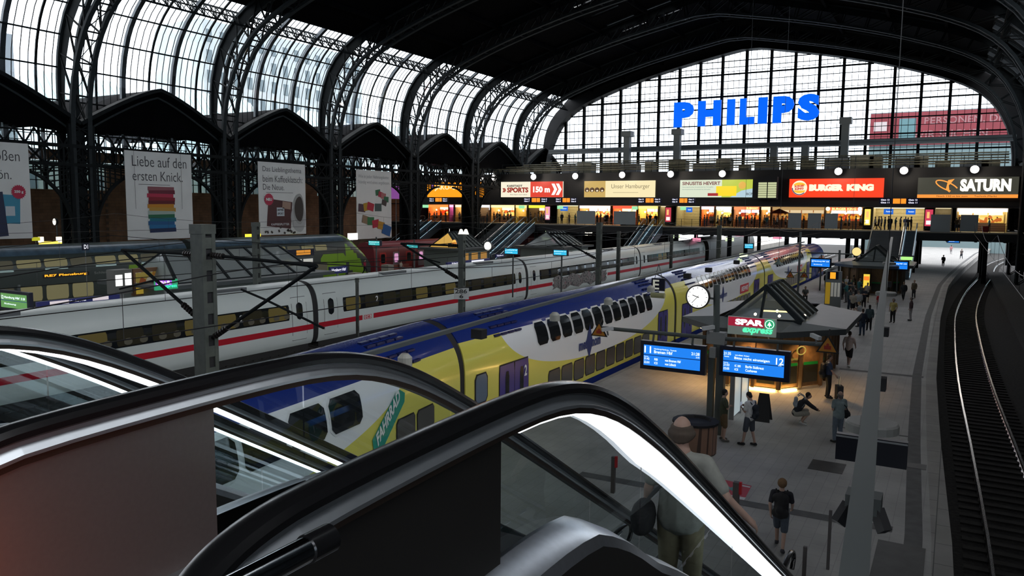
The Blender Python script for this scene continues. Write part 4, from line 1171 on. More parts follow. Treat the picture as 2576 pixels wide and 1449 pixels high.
# graffiti
gr = bpy.data.materials.new('graffiti_paint'); gr.use_nodes = True; tt = gr.node_tree; bb_ = tt.nodes['Principled BSDF']
cc = tt.nodes.new('ShaderNodeTexCoord'); wv = tt.nodes.new('ShaderNodeTexNoise'); wv.inputs['Scale'].default_value = 1.4; wv.inputs['Distortion'].default_value = 3.5
rr = tt.nodes.new('ShaderNodeValToRGB'); rr.color_ramp.interpolation = 'CONSTANT'
for i_, (p_, k_) in enumerate([(0, (.03, .03, .035)), (.42, (.30, .29, .28)), (.5, (.08, .07, .08)), (.56, (.36, .34, .34)), (.64, (.25, .05, .07))]):
    e_ = rr.color_ramp.elements[i_] if i_ < 2 else rr.color_ramp.elements.new(p_)
    e_.position = p_; e_.color = (*k_, 1)
tt.links.new(cc.outputs['Object'], wv.inputs['Vector']); tt.links.new(wv.outputs['Fac'], rr.inputs[0]); tt.links.new(rr.outputs[0], bb_.inputs['Base Color'])
b = MB(); rows = []
for j in range(6):
    z = -.2 + j * .24
    rows.append([(IX + prof_x(IP, z) + .03, 66.0 + i + (.3 if j % 2 else 0), z + (.18 * math.sin(i * 1.9) if j in (0, 5) else 0)) for i in range(14)])
b.grid(rows); b.build('graffiti', gr, ices[2])
# white train going on under the bridge, its shade put into the paint colour
t = thing('shaded_train_end', 'end of the white train under the bridge, shade painted into its dark colour', 'train', (IX, 124, -.76))
shell(t, [(a * 1.2, z * 1.05 + .1) for a, z in IP], IX, 119, 150, mat('painted_shade_train', (.03, .028, .022), .5))

# ---- green double deck train at the far platform
GX = -60.95
greenk = mat('dark_green_grey_paint', (.045, .06, .055), .35); lime = mat('lime_green_paint', (.22, .42, .02), .35); gtop = mat('blue_grey_roof', (.06, .10, .14), .3, noise=.3, nscale=1.5)
GPf = smooth_prof([(1.38, -.5), (1.42, 0), (1.42, 2.2), (1.38, 2.9), (1.22, 3.5), (1.0, 4.0), (.6, 4.35), (0, 4.5)], 2)
litg = emi('lit_saloon_window', (.42, .38, .18), .30); litg2 = emi('dim_saloon_window', (.18, .17, .10), .22)
for k, (y0, y1, lab) in enumerate([(4, 45.9, 'dark double deck train with lit windows at the far left behind the white train'), (46.6, 66.5, 'second carriage of the dark green train, ending in a lime green nose')]):
    t = thing('green_carriage', lab, 'train carriage', (GX, y0, -.76), 'carriages of the green train')
    shell(t, GPf, GX, y0, y1, greenk)
    patch(GPf, GX, y0, y1, 3.75, 4.42, .015, .001).build('roof_panel', gtop, t)
    n = int((y1 - y0 - 2) / 2.0)
    for i in range(n):
        a = y0 + 1.2 + 2.0 * i
        patch(GPf, GX, a, a + 1.75, 2.85, 3.45, .03, .08).build('upper_window', litg if (i * 7 + k) % 3 else litg2, t)
        if not (k == 0 and a > 37): patch(GPf, GX, a, a + 1.7, .35, 1.5, .03, .08).build('lower_window', litg if (i * 5 + k) % 4 else litg2, t)
        patch(GPf, GX, a, a + 1.75, 2.65, 2.75, .03, .01).build('light_line', emi('ceiling_light_line', (.6, .85, .85), .7), t) if i % 2 == 0 and k == 0 else None
    if k == 0:
        patch(GPf, GX, 40.0, 44.2, -.2, 2.6, .02, .05).build('lime_panel', lime, t)
        d = patch(GPf, GX, 41.0, 43.2, -.1, 2.1, .035, .05).build('door', mat('green_door', (.16, .30, .02), .4), t)
        patch(GPf, GX, 42.4, 42.8, .5, 1.9, .045, .18, 10).build('door_window', TG, d)
        patch(GPf, GX, 33, 36.6, 2.0, 2.3, .04, .02).build('destination_display', DARK, t)
        text('RE7 Flensburg', emi('amber_letters', (1, .42, .02), 1.5), t, (GX + 1.49, 33.1, 2.05), US, VS, 3.3, .22, .03)
        text('Schleswig-Holstein. Der echte Norden.', mat('pale_small_letters', (.3, .32, .3), .6), t, (GX + 1.47, 37.0, 2.0), US, VS, 7, .25, .0)
    else:
        b = MB(); L = []
        for i in range(9):
            f = i / 8; s_ = math.cos(f * PI / 2 * .86); L.append([(GX + a * (s_ * .25 + .75), 66.5 + 4.6 * f * (1 - .45 * min(1, max(0, (z - 1) / 3.5)) ), z if z < .5 else .5 + (z - .5) * (s_ * .45 + .55)) for a, z in ([(a, z) for a, z in GPf] + [(-a, z) for a, z in GPf[-2::-1]])])
        b.grid(L, lambda i, j: 1 if (j + i * 2) % 17 > 7 else 0); b.bm.faces.new([v for v in [b.bm.verts.new(p) for p in L[-1]]])
        b.build('nose', [greenk, lime], t, smooth=True)
        patch(GPf, GX, 62.5, 66.5, -.3, 2.4, .02, .4).build('lime_panel', lime, t)
# ---- red suburban train behind it, and another under the bridge
for y0, y1, lab in ((73, 92, 'red and grey suburban train with pink lit windows behind the fourth banner'), (112, 128, 'bright red train end far away below the bridge, left of the grey skylight')):
    t = thing('suburban_train', lab, 'train carriage', (-62.3, y0, -.76), 'red trains in the distance')
    SPf = smooth_prof([(1.4, -.5), (1.45, 0), (1.45, 2.0), (1.3, 2.7), (.9, 3.1), (0, 3.3)], 2)
    shell(t, SPf, -62.3, y0, y1, mat('dull_red_train_paint', (.22, .02, .03), .4))
    for i in range(int((y1 - y0 - 2) / 2.6)):
        a = y0 + 1 + 2.6 * i
        patch(SPf, -62.3, a, a + 1.3, .0, 2.0, .02, .05).build('door', mat('pale_grey_door', (.30, .22, .24), .5) if i % 2 else mat('bright_red_door', (.5, .02, .02), .5), t)
        patch(SPf, -62.3, a + .25, a + 1.05, .7, 1.8, .035, .1).build('window', emi('pink_lit_window', (.75, .35, .6), .8) if i in (1, 3) else TG, t)

# ---- overhead line
wirem = mat('dark_wire', (.012, .012, .013), .5)
def wire(xc, lab, z=4.75, y0=-20, y1=108, ph=0):
    t = thing('overhead_wire', lab, 'overhead wire', (xc, y0, z), 'overhead wires above the tracks')
    MB().tube([(xc, y0, z), (xc, y1, z)], .014, 4).build('contact_wire', wirem, t)
    P = []; sp = 30.; y = y0
    while y <= y1:
        f = ((y - ph) % sp) / sp; P.append((xc, y, z + .55 + .9 * (2 * f - 1) ** 2)); y += 2.5
    MB().tube(P, .014, 4).build('messenger_wire', wirem, t)
    b = MB()
    for p in P[::2]: b.tube([(xc, p[1], z), p], .008, 3)
    d = b.build('droppers', wirem, t); d['kind'] = 'stuff'
wire(MX, 'overhead wire hanging above the blue and yellow train', ph=14.3)
wire(-20.6, 'overhead wire above the empty track behind the yellow train', 4.72, ph=14.3)
wire(-27.4, 'overhead wire above the empty track in front of the white train', 4.78, ph=22)
wire(IX, 'overhead wire hanging above the long white train', ph=22)
wire(GX, 'overhead wire above the green train', 5.4, ph=10)
wire(1.9, 'overhead wire above the curving right hand track', 5.0, ph=18)

# ---- catenary masts
mastm = mat('grey_green_mast_paint', (.075, .085, .075), .6, noise=.15, nscale=5)
insm = mat('dark_ribbed_insulator', (.018, .014, .013), .35)
def insulator(b, p, q, n=6, r=.09):
    p, q = Vector(p), Vector(q)
    for i in range(n):
        f = (i + .5) / n; c = p + (q - p) * f; d = (q - p).normalized() * ((q - p).length / n * .22)
        b.tube([c - d, c + d], r, 8)
    b.tube([p, q], .035, 6)
def mast(x, y, top, lab, w=.42, arms=(), base=-.98):
    t = thing('catenary_mast', lab, 'mast', (x, y, base), 'overhead line masts between the tracks')
    h = w / 2; b = MB()
    for s_ in (-1, 1):
        b.box(x - h + .025, x + h - .025, y + s_ * (h - .02) - .018, y + s_ * (h - .02) + .018, base, top)
    z = base + .2
    while z < top - .2:
        for s_ in (-1, 1): b.box(x + s_ * h - .012, x + s_ * h + .012, y - h + w * .26, y + h - w * .26, z, z + .30)
        z += .60
    for sx in (-1, 1):
        for sy in (-1, 1): b.box(x + sx * h - .02, x + sx * h + .02, y + sy * h - w * .27 * (sy > 0), y + sy * h + w * .27 * (sy < 0), base, top)
    b.box(x - h - .03, x + h + .03, y - h - .02, y + h + .02, top - .25, top + .01)
    b.build('post', mastm, t)
    MB().box(x - h * .85, x + h * .85, y - h * .8, y + h * .8, base, top - .3).build('hole_shade_block', DARK, t)  # dark block added inside so the holes look shaded
    for s_, L, z1, z2, zt in arms:
        tip = Vector((x + s_ * L, y, zt)); a = MB()
        a.tube([(x + s_ * h, y, z1), tip], .045, 8); a.tube([(x + s_ * (h + .05), y, z2), tip], .05, 8)
        mid = Vector((x + s_ * h, y, z2)).lerp(tip, .55)
        a.tube([mid, (x + s_ * L * .35, y + .0, zt - .75), ], .03, 6)
        a.tube([mid, (x + s_ * (L + .2), y, z2 + .62)], .03, 6)
        c = a.build('cantilever_arm', STEEL, t, smooth=True)
        i_ = MB(); q = Vector((x + s_ * (h + .05), y, z2)); d = (tip - q).normalized(); insulator(i_, q + d * .1, q + d * .75)
        q = Vector((x + s_ * h, y, z1)); d = (tip - q).normalized(); insulator(i_, q + d * .1, q + d * .6, 5, .08)
        i_.build('insulator', insm, c)
    return t
mast(-17.95, 14.3, 7.07, 'massive grey mast with square holes behind the left escalator', .44, [(-1, 3.6, 6.25, 4.45, 6.25), (1, 4.2, 6.25, 3.95, 6.12)])
def mast_px(px, ytop, X_, lab, w=.26, arms=()):
    p = at_x(px, ytop, X_); return mast(X_, p.y, p.z, lab, w, arms)
m286 = mast_px(1162, 590, -17.95, 'slim dark mast carrying the sign reading 286 6', .2, [(-1, 3.2, 6.0, 4.6, 6.0)])
mast_px(1508, 560, -17.95, 'slim dark mast in front of the white train, right of the graffiti', .24, [(-1, 3.2, 6.1, 4.7, 6.1)])
mast_px(1557, 582, -31.0, 'thin dark mast just right of a thicker one, before the white train', .3, [(1, 3.2, 5.9, 4.7, 5.9)])
mast_px(1690, 590, -31.0, 'thin dark mast before the last white carriages', .3)
mast_px(1810, 568, -17.95, 'thin dark mast under the edge of the bridge', .3)
mast_px(643, 560, -37.8, 'short thick mast between the second and third banner', .34)
mast_px(898, 700, -31.0, 'thin grey post in front of the white train, near its first lamp', .12)
t = thing('lattice_mast', 'thin lattice mast below the bridge, left of the round white lamp', 'mast', (-56, 88, 0))
pm = at_z(1210, 660, 1); b = MB()
for dx in (-.35, .35):
    for dy in (-.35, .35): b.beam((-56 + dx, 90 + dy, 0), (-56 + dx, 90 + dy, 6.3), .07)
for k in range(7): b.beam((-56.35, 89.65, k * .9), (-55.65, 89.65, k * .9), .05); b.beam((-56.35, 89.65, k * .9), (-55.65, 89.65, k * .9 + .9), .05)
b.build('lattice', STEELG, t)
p = at_x(1157, 740, -17.8)
t = thing('kilometre_sign', 'white track distance sign reading 286 6 on the slim mast', 'sign', p)
y_ = at_x(1162, 700, -17.95).y
n_ = Vector((.5, -.87, 0)); u_ = Vector((.87, .5, 0)); c_ = Vector((-17.95, at_x(1162, 590, -17.95).y, 0)) + n_ * .25; zt, zb_ = at_x(1157, 724, -17.95).z, at_x(1157, 752, -17.95).z
b = MB(); b.prism([c_ - u_ * .31 + Vector((0, 0, zb_)), c_ + u_ * .31 + Vector((0, 0, zb_)), c_ + u_ * .31 + Vector((0, 0, zt)), c_ - u_ * .31 + Vector((0, 0, zt))], -n_ * .03)
b.build('sign_plate', mat('grey_white_plate', (.55, .57, .57), .5), t)
text('286', DFR, t, c_ - u_ * .26 + n_ * .02 + Vector((0, 0, (zt + zb_) / 2 + .02)), u_, VS, .5, (zt - zb_) * .36, .01)
text('6', DFR, t, c_ - u_ * .07 + n_ * .02 + Vector((0, 0, zb_ + .05)), u_, VS, .15, (zt - zb_) * .36, .01)
# ================================================================== PLATFORM FURNITURE
def at_d(x, y, d): return EYE + ray(x, y) * d
scrb = emi('blue_display_screen', (.01, .20, .80), 1.15); scrt = emi('white_display_text', (.80, .92, 1), 1.6); scrd = emi('dim_blue_screen_line', (.0, .06, .35), .5)
polem = mat('grey_green_pole_paint', (.09, .105, .105), .5)
navyh = mat('navy_display_housing', (.006, .008, .03), .35)
def display(x0, x1, z0, z1, y, lab, num, right, small=False, lines=None, grp='platform displays showing trains', sc=None):
    t = thing('train_display', lab, 'display screen', ((x0 + x1) / 2, y, z0), grp)
    MB().box(x0, x1, y, y + .22, z0, z1).build('housing', navyh, t)
    w = x1 - x0; h = z1 - z0; a, c, p, q = x0 + w * .055, x1 - w * .075, z0 + h * .14, z1 - h * .14
    s_ = MB().box(a, c, y - .012, y, p, q).build('screen', sc or scrb, t)
    MB().box(a, c, y - .02, y - .012, p + (q - p) * .50, p + (q - p) * .54).build('divider', scrd, t)
    W_, H_ = c - a, q - p
    F = 0 if not right else W_ * .84
    def tx(s2, fx, fz, fw, fh): text(s2, scrt, t, (a + W_ * fx, y - .03, p + H_ * fz), U, V, W_ * fw, H_ * fh, .012)
    if small:
        tx('Hamburg Hbf', .15, .62, .6, .2); tx('21:38', .8, .65, .15, .16); tx('Richtung', .15, .2, .45, .14); tx('12', .04, .6, .08, .26)
        return t
    if not right:
        tx(num, .015, .62, .12, .33); tx('21:28', .85, .72, .14, .14); tx('21:35', .93, .60, .06, .07)
        tx('Hamburg-Harburg - Tostedt', .19, .80, .40, .08); tx('Bremen Hbf', .19, .63, .33, .15)
        for r, (a_, b_, c_) in enumerate([('21:42', 'RB', 'von Bremen Hbf'), ('22:01', 'ICE', 'von Lübeck')]):
            tx(a_, .01, .28 - .18 * r, .1, .11); tx(b_, .2, .28 - .18 * r, .06, .11); tx(c_, .39, .28 - .18 * r, .28 if r == 0 else .2, .12)
        tx('Folgezüge', .01, .41, .08, .05)
    else:
        tx(num, .87, .58, .12, .30); tx('21:35', .01, .80, .12, .13); tx('heute', .02, .70, .08, .06); tx('Info', .91, .52, .05, .05)
        tx('endet hier', .2, .80, .24, .06); tx('Bitte nicht einsteigen', .19, .60, .58, .15)
        for r, (a_, b_, c_) in enumerate([('21:53', 'IC 205', 'Berlin Südkreuz'), ('22:05', 'ICE', 'Cuxhaven')]):
            tx(a_, .01, .28 - .17 * r, .1, .11); tx(b_, .2, .28 - .17 * r, .1 if r == 0 else .06, .1); tx(c_, .38, .28 - .17 * r, .30 if r == 0 else .19, .12)
        tx('Folgezüge', .01, .41, .08, .05)
    return t
PYY = 25.6
t = thing('sign_mast', 'tall grey mast with long cross arms carrying the two big blue screens', 'mast', (-6.75, PYY + .1, 0))
b = MB(); b.box(-7.02, -6.83, PYY + .15, PYY + .4, 0, 2.9); b.box(-6.74, -6.48, PYY + .12, PYY + .42, 0, 3.1); b.build('double_post', polem, t)
MB().tube([(-6.80, PYY + .3, 2.9), (-6.86, PYY + .3, 5.1)], .11, 12).build('upper_post', polem, t, smooth=True)
MB().tube([(-11.0, PYY + .3, 3.28), (-6.9, PYY + .3, 3.28)], .07, 10).build('cross_arm', polem, t, smooth=True)
MB().tube([(-6.7, PYY + .3, 3.28), (-3.3, PYY + .3, 3.40)], .07, 10).build('cross_arm', polem, t, smooth=True)
b = MB(); b.box(-7.1, -6.5, PYY + .12, PYY + .5, 3.1, 3.5); b.box(-6.95, -6.75, PYY, PYY + .2, 2.65, 3.0); b.build('junction_box', GREY, t)
for xx in (-9.0, -7.6, -6.2, -4.8): MB().beam((xx, PYY + .2, 3.0), (xx, PYY + .3, 3.3), .06).build('hanger', polem, t)
display(-9.38, -7.08, 2.02, 3.02, PYY, 'big blue train display showing number 11, left of the sign mast', '11', False)
display(-6.60, -4.36, 2.10, 3.10, PYY, 'big blue train display showing number 12, right of the sign mast', '12', True)
def warn(c, s, lab, grp='warning triangles'):
    t = thing('warning_sign', lab, 'warning sign', c, grp)
    c = Vector(c)
    def tri(k, y): return [c + Vector((-s * k, y, -s * .55 * k)), c + Vector((s * k, y, -s * .55 * k)), c + Vector((0, y, s * 1.15 * k))]
    b = MB(); b.prism(tri(1, 0), (0, .04, 0)); b.beam(c + Vector((0, .03, s * .8)), c + Vector((0, .3, s * 1.5)), .04); b.build('black_border', DFR, t)
    b = MB(); b.poly(tri(.78, -.008)); b.build('amber_face', mat('amber_sign_face', (.50, .20, .02), .5), t)
    b = MB(); b.box(c.x - s * .3, c.x + s * .3, c.y - .02, c.y - .01, c.z - s * .22, c.z + s * .12); b.lathe(c + Vector((0, -.012, s * .22)), [(0, 0), (s * .13, 0), (s * .13, .002)], 8, axis='y'); b.build('red_symbol', mat('red_symbol_paint', (.35, .03, .02), .5), t)
warn(at_y(1507, 834, PYY), .32, 'amber warning triangle at the left end of the cross arm, before the train')
warn(at_y(2082, 873, PYY), .34, 'amber warning triangle at the right end of the cross arm, beside the kiosk')
def cctv(c, lab, sg=1):
    t = thing('security_camera', lab, 'camera', c, 'security cameras on the cross arm'); c = Vector(c)
    MB().beam(c + Vector((-.14 * sg, -.1, .03)), c + Vector((.16 * sg, .2, .08)), .12, .12).build('camera_body', mat('light_grey_casing', (.5, .52, .53), .5), t)
    MB().beam(c + Vector((0, .05, 0)), c + Vector((0, .15, -.18)), .05).build('bracket', GREY, t)
cctv(at_y(1526, 832, PYY), 'grey camera beside the left warning triangle'); cctv(at_y(2052, 852, PYY), 'grey camera near the right warning triangle', -1); cctv(at_y(1780, 829, PYY), 'grey camera on the mast just above the left screen')
# clocks
def clock(c, r, lab, face=(1, 1, .98), hands=True, st=1.15):
    t = thing('station_clock', lab, 'clock', c, 'round station clocks'); c = Vector(c)
    MB().lathe(c, [(0, .2), (r * 1.02, .2), (r * 1.08, .1), (r * 1.08, -.02), (r * .99, -.03), (r * .96, 0)], 40, axis='y').build('clock_case', DFR, t, smooth=True)
    MB().lathe(c, [(0, -.005), (r * .97, -.005), (r * .97, .01)], 40, axis='y').build('clock_face', emi('clock_face_%d' % int(face[2] * 100), face, st), t)
    if hands:
        bk = mat('black_clock_print', (.01, .01, .01), .5)
        b = MB()
        for k in range(12):
            a = k * PI / 6; u = Vector((math.sin(a), 0, math.cos(a))); b.beam(c + u * r * .76 + Vector((0, -.02, 0)), c + u * r * .90 + Vector((0, -.02, 0)), r * .035, .01, (0, 1, 0))
        b.build('hour_marks', bk, t)
        def hand(deg, L, w):
            a = math.radians(deg); u = Vector((math.sin(a), 0, math.cos(a))); MB().beam(c - u * r * .15 + Vector((0, -.03, 0)), c + u * r * L + Vector((0, -.03, 0)), w, .01, (0, 1, 0)).build('clock_hand', bk, t)
        hand(289, .48, r * .06); hand(222, .76, r * .04)
    return t
cc_ = at_y(1755, 747, PYY + .1)
ck = clock(cc_, .375, 'big white round clock on the sign mast, left of the kiosk roof')
MB().tube([cc_ + Vector((.4, .12, -.03)), (-6.86, PYY + .3, cc_.z - .05)], .035, 8).build('bracket', polem, ck)
c2_ = at_d(2155, 633, 72); ck2 = clock(c2_, .40, 'yellow glowing round clock before the broad stairs', (1, .78, .30), False, 1.0)
MB().tube([c2_ + Vector((0, .2, -.4)), Vector((c2_.x, c2_.y + .2, 0))], .09, 8).build('clock_post', polem, ck2)
c3_ = at_d(1227, 619, 78); ck3 = clock(c3_, .44, 'small white round clock below the far escalators', (.95, .97, .9), False); MB().tube([c3_ + Vector((0, .2, -.4)), Vector((c3_.x, c3_.y + .2, 0))], .1, 8).build('clock_post', polem, ck3)
c4_ = at_d(137, 558, 75); ck4 = clock(c4_, .33, 'small white round clock before the brick wall at far left', (1, .95, .85), False); MB().tube([c4_ + Vector((0, .2, -.3)), Vector((c4_.x, c4_.y + .2, 0))], .06, 8).build('clock_post', polem, ck4)

# ---- kiosk
woodm = brick_mat('warm_brown_wood_cladding', (.22, .12, .055), (.18, .10, .045), (.08, .045, .02), 1., .3, 3., .02, .45, 0, .12, 'YZ')
woodp = mat('warm_brown_wood_panel', (.20, .115, .05), .4, noise=.2, nscale=6)
rfm = mat('grey_sheet_roof', (.145, .16, .165), .42, noise=.08, nscale=1.2)
rfe = mat('dark_grey_roof_edge', (.06, .07, .075), .45)
def kiosk(ox, oy, lab, lit=True, sgn='near'):
    t = thing('kiosk', lab, 'kiosk', (ox - 7.2, oy + 37.5, 0), 'octagonal platform kiosks')
    R_ = [(-10.7, 34.6), (-8.5, 32.15), (-5.9, 32.15), (-3.72, 34.6), (-3.72, 40.9), (-5.9, 43.1), (-8.5, 43.1), (-10.7, 40.9)]
    R_ = [(ox + x, oy + y) for x, y in R_]; cx_, cy_ = ox - 7.2, oy + 37.6
    b = MB(); b.prism([(x, y, 2.46) for x, y in R_], (0, 0, .24)); b.build('roof_edge', rfe, t)
    b = MB(); hub = [(cx_ + sx * 1.6, cy_ + sy * 3.6 - .6, 3.02) for sx, sy in ((-1, -1), (1, -1), (1, 1), (-1, 1))]
    r3 = [(x, y, 2.705) for x, y in R_]
    b.poly([r3[1], r3[2], hub[1], hub[0]]); b.poly([r3[2], r3[3], hub[1]]); b.poly([r3[3], r3[4], hub[2], hub[1]]); b.poly([r3[4], r3[5], hub[2]]); b.poly([r3[5], r3[6], hub[3], hub[2]]); b.poly([r3[6], r3[7], hub[3]]); b.poly([r3[7], r3[0], hub[0], hub[3]]); b.poly([r3[0], r3[1], hub[0]])
    b.build('roof_sheet', rfm, t)
    # glazed skylight, gable front and ribbed right slope
    xm = cx_ + .35; f0, f1 = cy_ - 4.2, cy_ - .2; hw = 1.55; zb2, zt2 = 3.0, 4.38
    A, B_, C_ = (xm - hw, f0, zb2), (xm + hw, f0, zb2), (xm, f0 + .35, zt2); A2, B2, C2 = (xm - hw, f1, zb2), (xm + hw, f1, zb2), (xm, f1 - .3, zt2)
    for nm, pts in (('front_glass', [A, B_, C_]), ('left_glass', [A, C_, C2, A2]), ('right_glass', [B_, B2, C2, C_]), ('rear_glass', [A2, B2, C2])):
        q = MB(); q.poly(pts); q.build(nm, glass('skylight_glass', (.78, .85, .86), .10, .02, .28), t, fix=False)
    q = MB()
    for p1, p2 in ((A, C_), (B_, C_), (C_, C2), (A, B_), (A2, C2), (B2, C2)): q.beam(p1, p2, .14, .14)
    for k in range(5):
        f = k / 4; p1 = Vector(B_).lerp(Vector(B2), f); p2 = Vector(C_).lerp(Vector(C2), f); q.beam(p1, p2, .13, .2)
        if k == 4: p1 = Vector(A).lerp(Vector(A2), f); q.beam(p1, p2, .1, .14)
    q.beam(((A[0] + B_[0]) / 2 - .1, f0, zb2), C_, .09)
    q.build('skylight_frame', STEELG, t)
    Wp = [(-9.75, 35.2), (-8.2, 33.35), (-6.1, 33.35), (-4.75, 35.2), (-4.75, 40.4), (-6.1, 42.2), (-8.2, 42.2), (-9.75, 40.4)]
    Wp = [(ox + x, oy + y) for x, y in Wp]
    q = MB()
    for i in range(8):
        p, r_ = Wp[i], Wp[(i + 1) % 8]; q.poly([(p[0], p[1], .12), (r_[0], r_[1], .12), (r_[0], r_[1], 2.46), (p[0], p[1], 2.46)])
    q.build('wall_cladding', woodp, t)
    # posts and window panels on the visible sides
    for i in (0, 1, 2, 3):
        p, r_ = Vector((*Wp[i], 0)), Vector((*Wp[(i + 1) % 8], 0)); d = (r_ - p); L = d.length; d.normalize(); nrm = Vector((d.y, -d.x, 0))
        m = 2 if L < 3 else 5
        for k in range(m + 1):
            c = p + d * (L * k / m) + nrm * .06; MB().box(c.x - .07, c.x + .07, c.y - .07, c.y + .07, .1, 2.46).build('wall_post', mat('bronze_post', (.10, .06, .03), .4), t)
        for k in range(m):
            a = p + d * (L * (k + .15) / m) + nrm * .04; c = p + d * (L * (k + .85) / m) + nrm * .04
            q = MB(); q.poly([(a.x, a.y, .3), (c.x, c.y, .3), (c.x, c.y, 1.05), (a.x, a.y, 1.05)]); q.build('dark_window', mat('dark_kiosk_window', (.03, .03, .02), .15), t, fix=False)
            q = MB(); q.poly([(a.x, a.y, 1.05), (c.x, c.y, 1.05), (c.x, c.y, 1.18), (a.x, a.y, 1.18)]); q.build('green_band', mat('green_window_band', (.01, .25, .05), .4), t, fix=False)
    q = MB(); q.prism([(x + (cx_ - x) * -.01, y + (cy_ - y) * -.01, 0) for x, y in Wp], (0, 0, .12)); q.build('plinth', mat('stone_plinth', (.4, .36, .3), .6), t)
    if lit:
        q = MB()
        for i in (1, 2):
            p, r_ = Vector((*Wp[i], 0)), Vector((*Wp[i + 1], 0)); d = (r_ - p).normalized(); nrm = Vector((d.y, -d.x, 0))
            n0, n1 = (p + d * .25, r_ - d * .1) if i == 1 else (p + d * .1, p + d * .9)
            q.beam(n0 + nrm * .12 + Vector((0, 0, .05)), n1 + nrm * .12 + Vector((0, 0, .05)), .05, .05)
        q.build('floor_light', emi('warm_floor_light', (1, .62, .18), 40), t)
        for k, (x, y) in enumerate([(-7.9, 33.9), (-6.9, 33.9), (-6.0, 34.6), (-7.3, 35.5)]):
            MB().ball((ox + x + .6, oy + y + .1, 3.13), .07, sub=1).build('spot_lamp', emi('warm_spot_glow', (1, .8, .5), 12), t)
        ld = bpy.data.lights.new('skylight_fill_light', 'POINT'); ld.energy = 30; ld.color = (1, .74, .45); ld.shadow_soft_size = .12  # point light added inside the skylight to brighten its glass
        lo = bpy.data.objects.new('skylight_fill_light', ld); COL.objects.link(lo); lo.location = (xm + .2, f0 + 2.0, 3.6)
        q = MB(); q.beam((xm - .4, f0 + 1.4, 3.2), (xm + 1.2, f0 + 1.8, 3.2), .06); q.build('ceiling_light', emi('yellow_tube_glow', (1, .7, .25), 4), t)
        for k, (x, y, z, e_) in enumerate([(-9.4, 33.3, 2.3, 40), (-7.2, 32.7, 2.35, 42), (-4.9, 33.9, 2.3, 28), (-4.3, 36.5, 2.3, 10), (-10.2, 35.5, 2.3, 22)]):
            MB().lathe((ox + x, oy + y, 2.44), [(.08, 0), (.08, .03)], 10).build('downlight', emi('warm_downlight_glow', (1, .7, .35), 8), t)
            ld = bpy.data.lights.new('kiosk_downlight', 'SPOT'); ld.energy = e_ * 5; ld.color = (1, .58, .24); ld.spot_size = 2.2; ld.spot_blend = .6; ld.shadow_soft_size = .08
            lo = bpy.data.objects.new('kiosk_downlight', ld); COL.objects.link(lo); lo.location = (ox + x, oy + y, 2.40)
    return t
k1 = kiosk(0, 0, 'octagonal brown kiosk with a glazed skylight on its grey roof, behind the two blue screens')
k2 = kiosk(.6, 44, 'farther octagonal kiosk with a lit yellow drinks machine, before the broad stairs', False)
MB().tube([(-4.60, 35.9 + .17 * math.cos(k * PI / 10), 1.75 + .17 * math.sin(k * PI / 10)) for k in range(21)], .022, 6).build('cup_emblem', emi('yellow_emblem', (.75, .62, .10), .5), k1)
text('COFFEE', emi('yellow_emblem', (.75, .62, .10), .5), k1, (-5.75, 33.7, 1.30), Vector((.59, .81, 0)), V, .45, .09)
MB().tube([(-5.36 + .14 * math.cos(k * PI / 10), 34.18 + .19 * math.cos(k * PI / 10) - .1, 1.72 + .17 * math.sin(k * PI / 10)) for k in range(21)], .022, 6).build('round_emblem', MATS['yellow_emblem'], k1)
vm = thing('drinks_machine', 'yellow and orange lit drinks machine at the farther kiosk', 'vending machine', (-6.6, 76.6, 0))
pa, pb = at_y(2170, 715, 76.8), at_y(2191, 672, 76.8)
MB().box(pa.x, pb.x, 76.8, 77.2, 0, 2.0).build('machine_body', DARK, vm); MB().box(pa.x + .05, pb.x - .05, 76.75, 76.8, .6, 1.9).build('lit_front', emi('yellow_machine_glow', (1, .72, .08), .9), vm)
MB().box(pa.x + .08, pb.x - .08, 76.7, 76.75, 1.35, 1.7).build('orange_panel', emi('orange_machine_glow', (1, .25, .03), 1), vm)
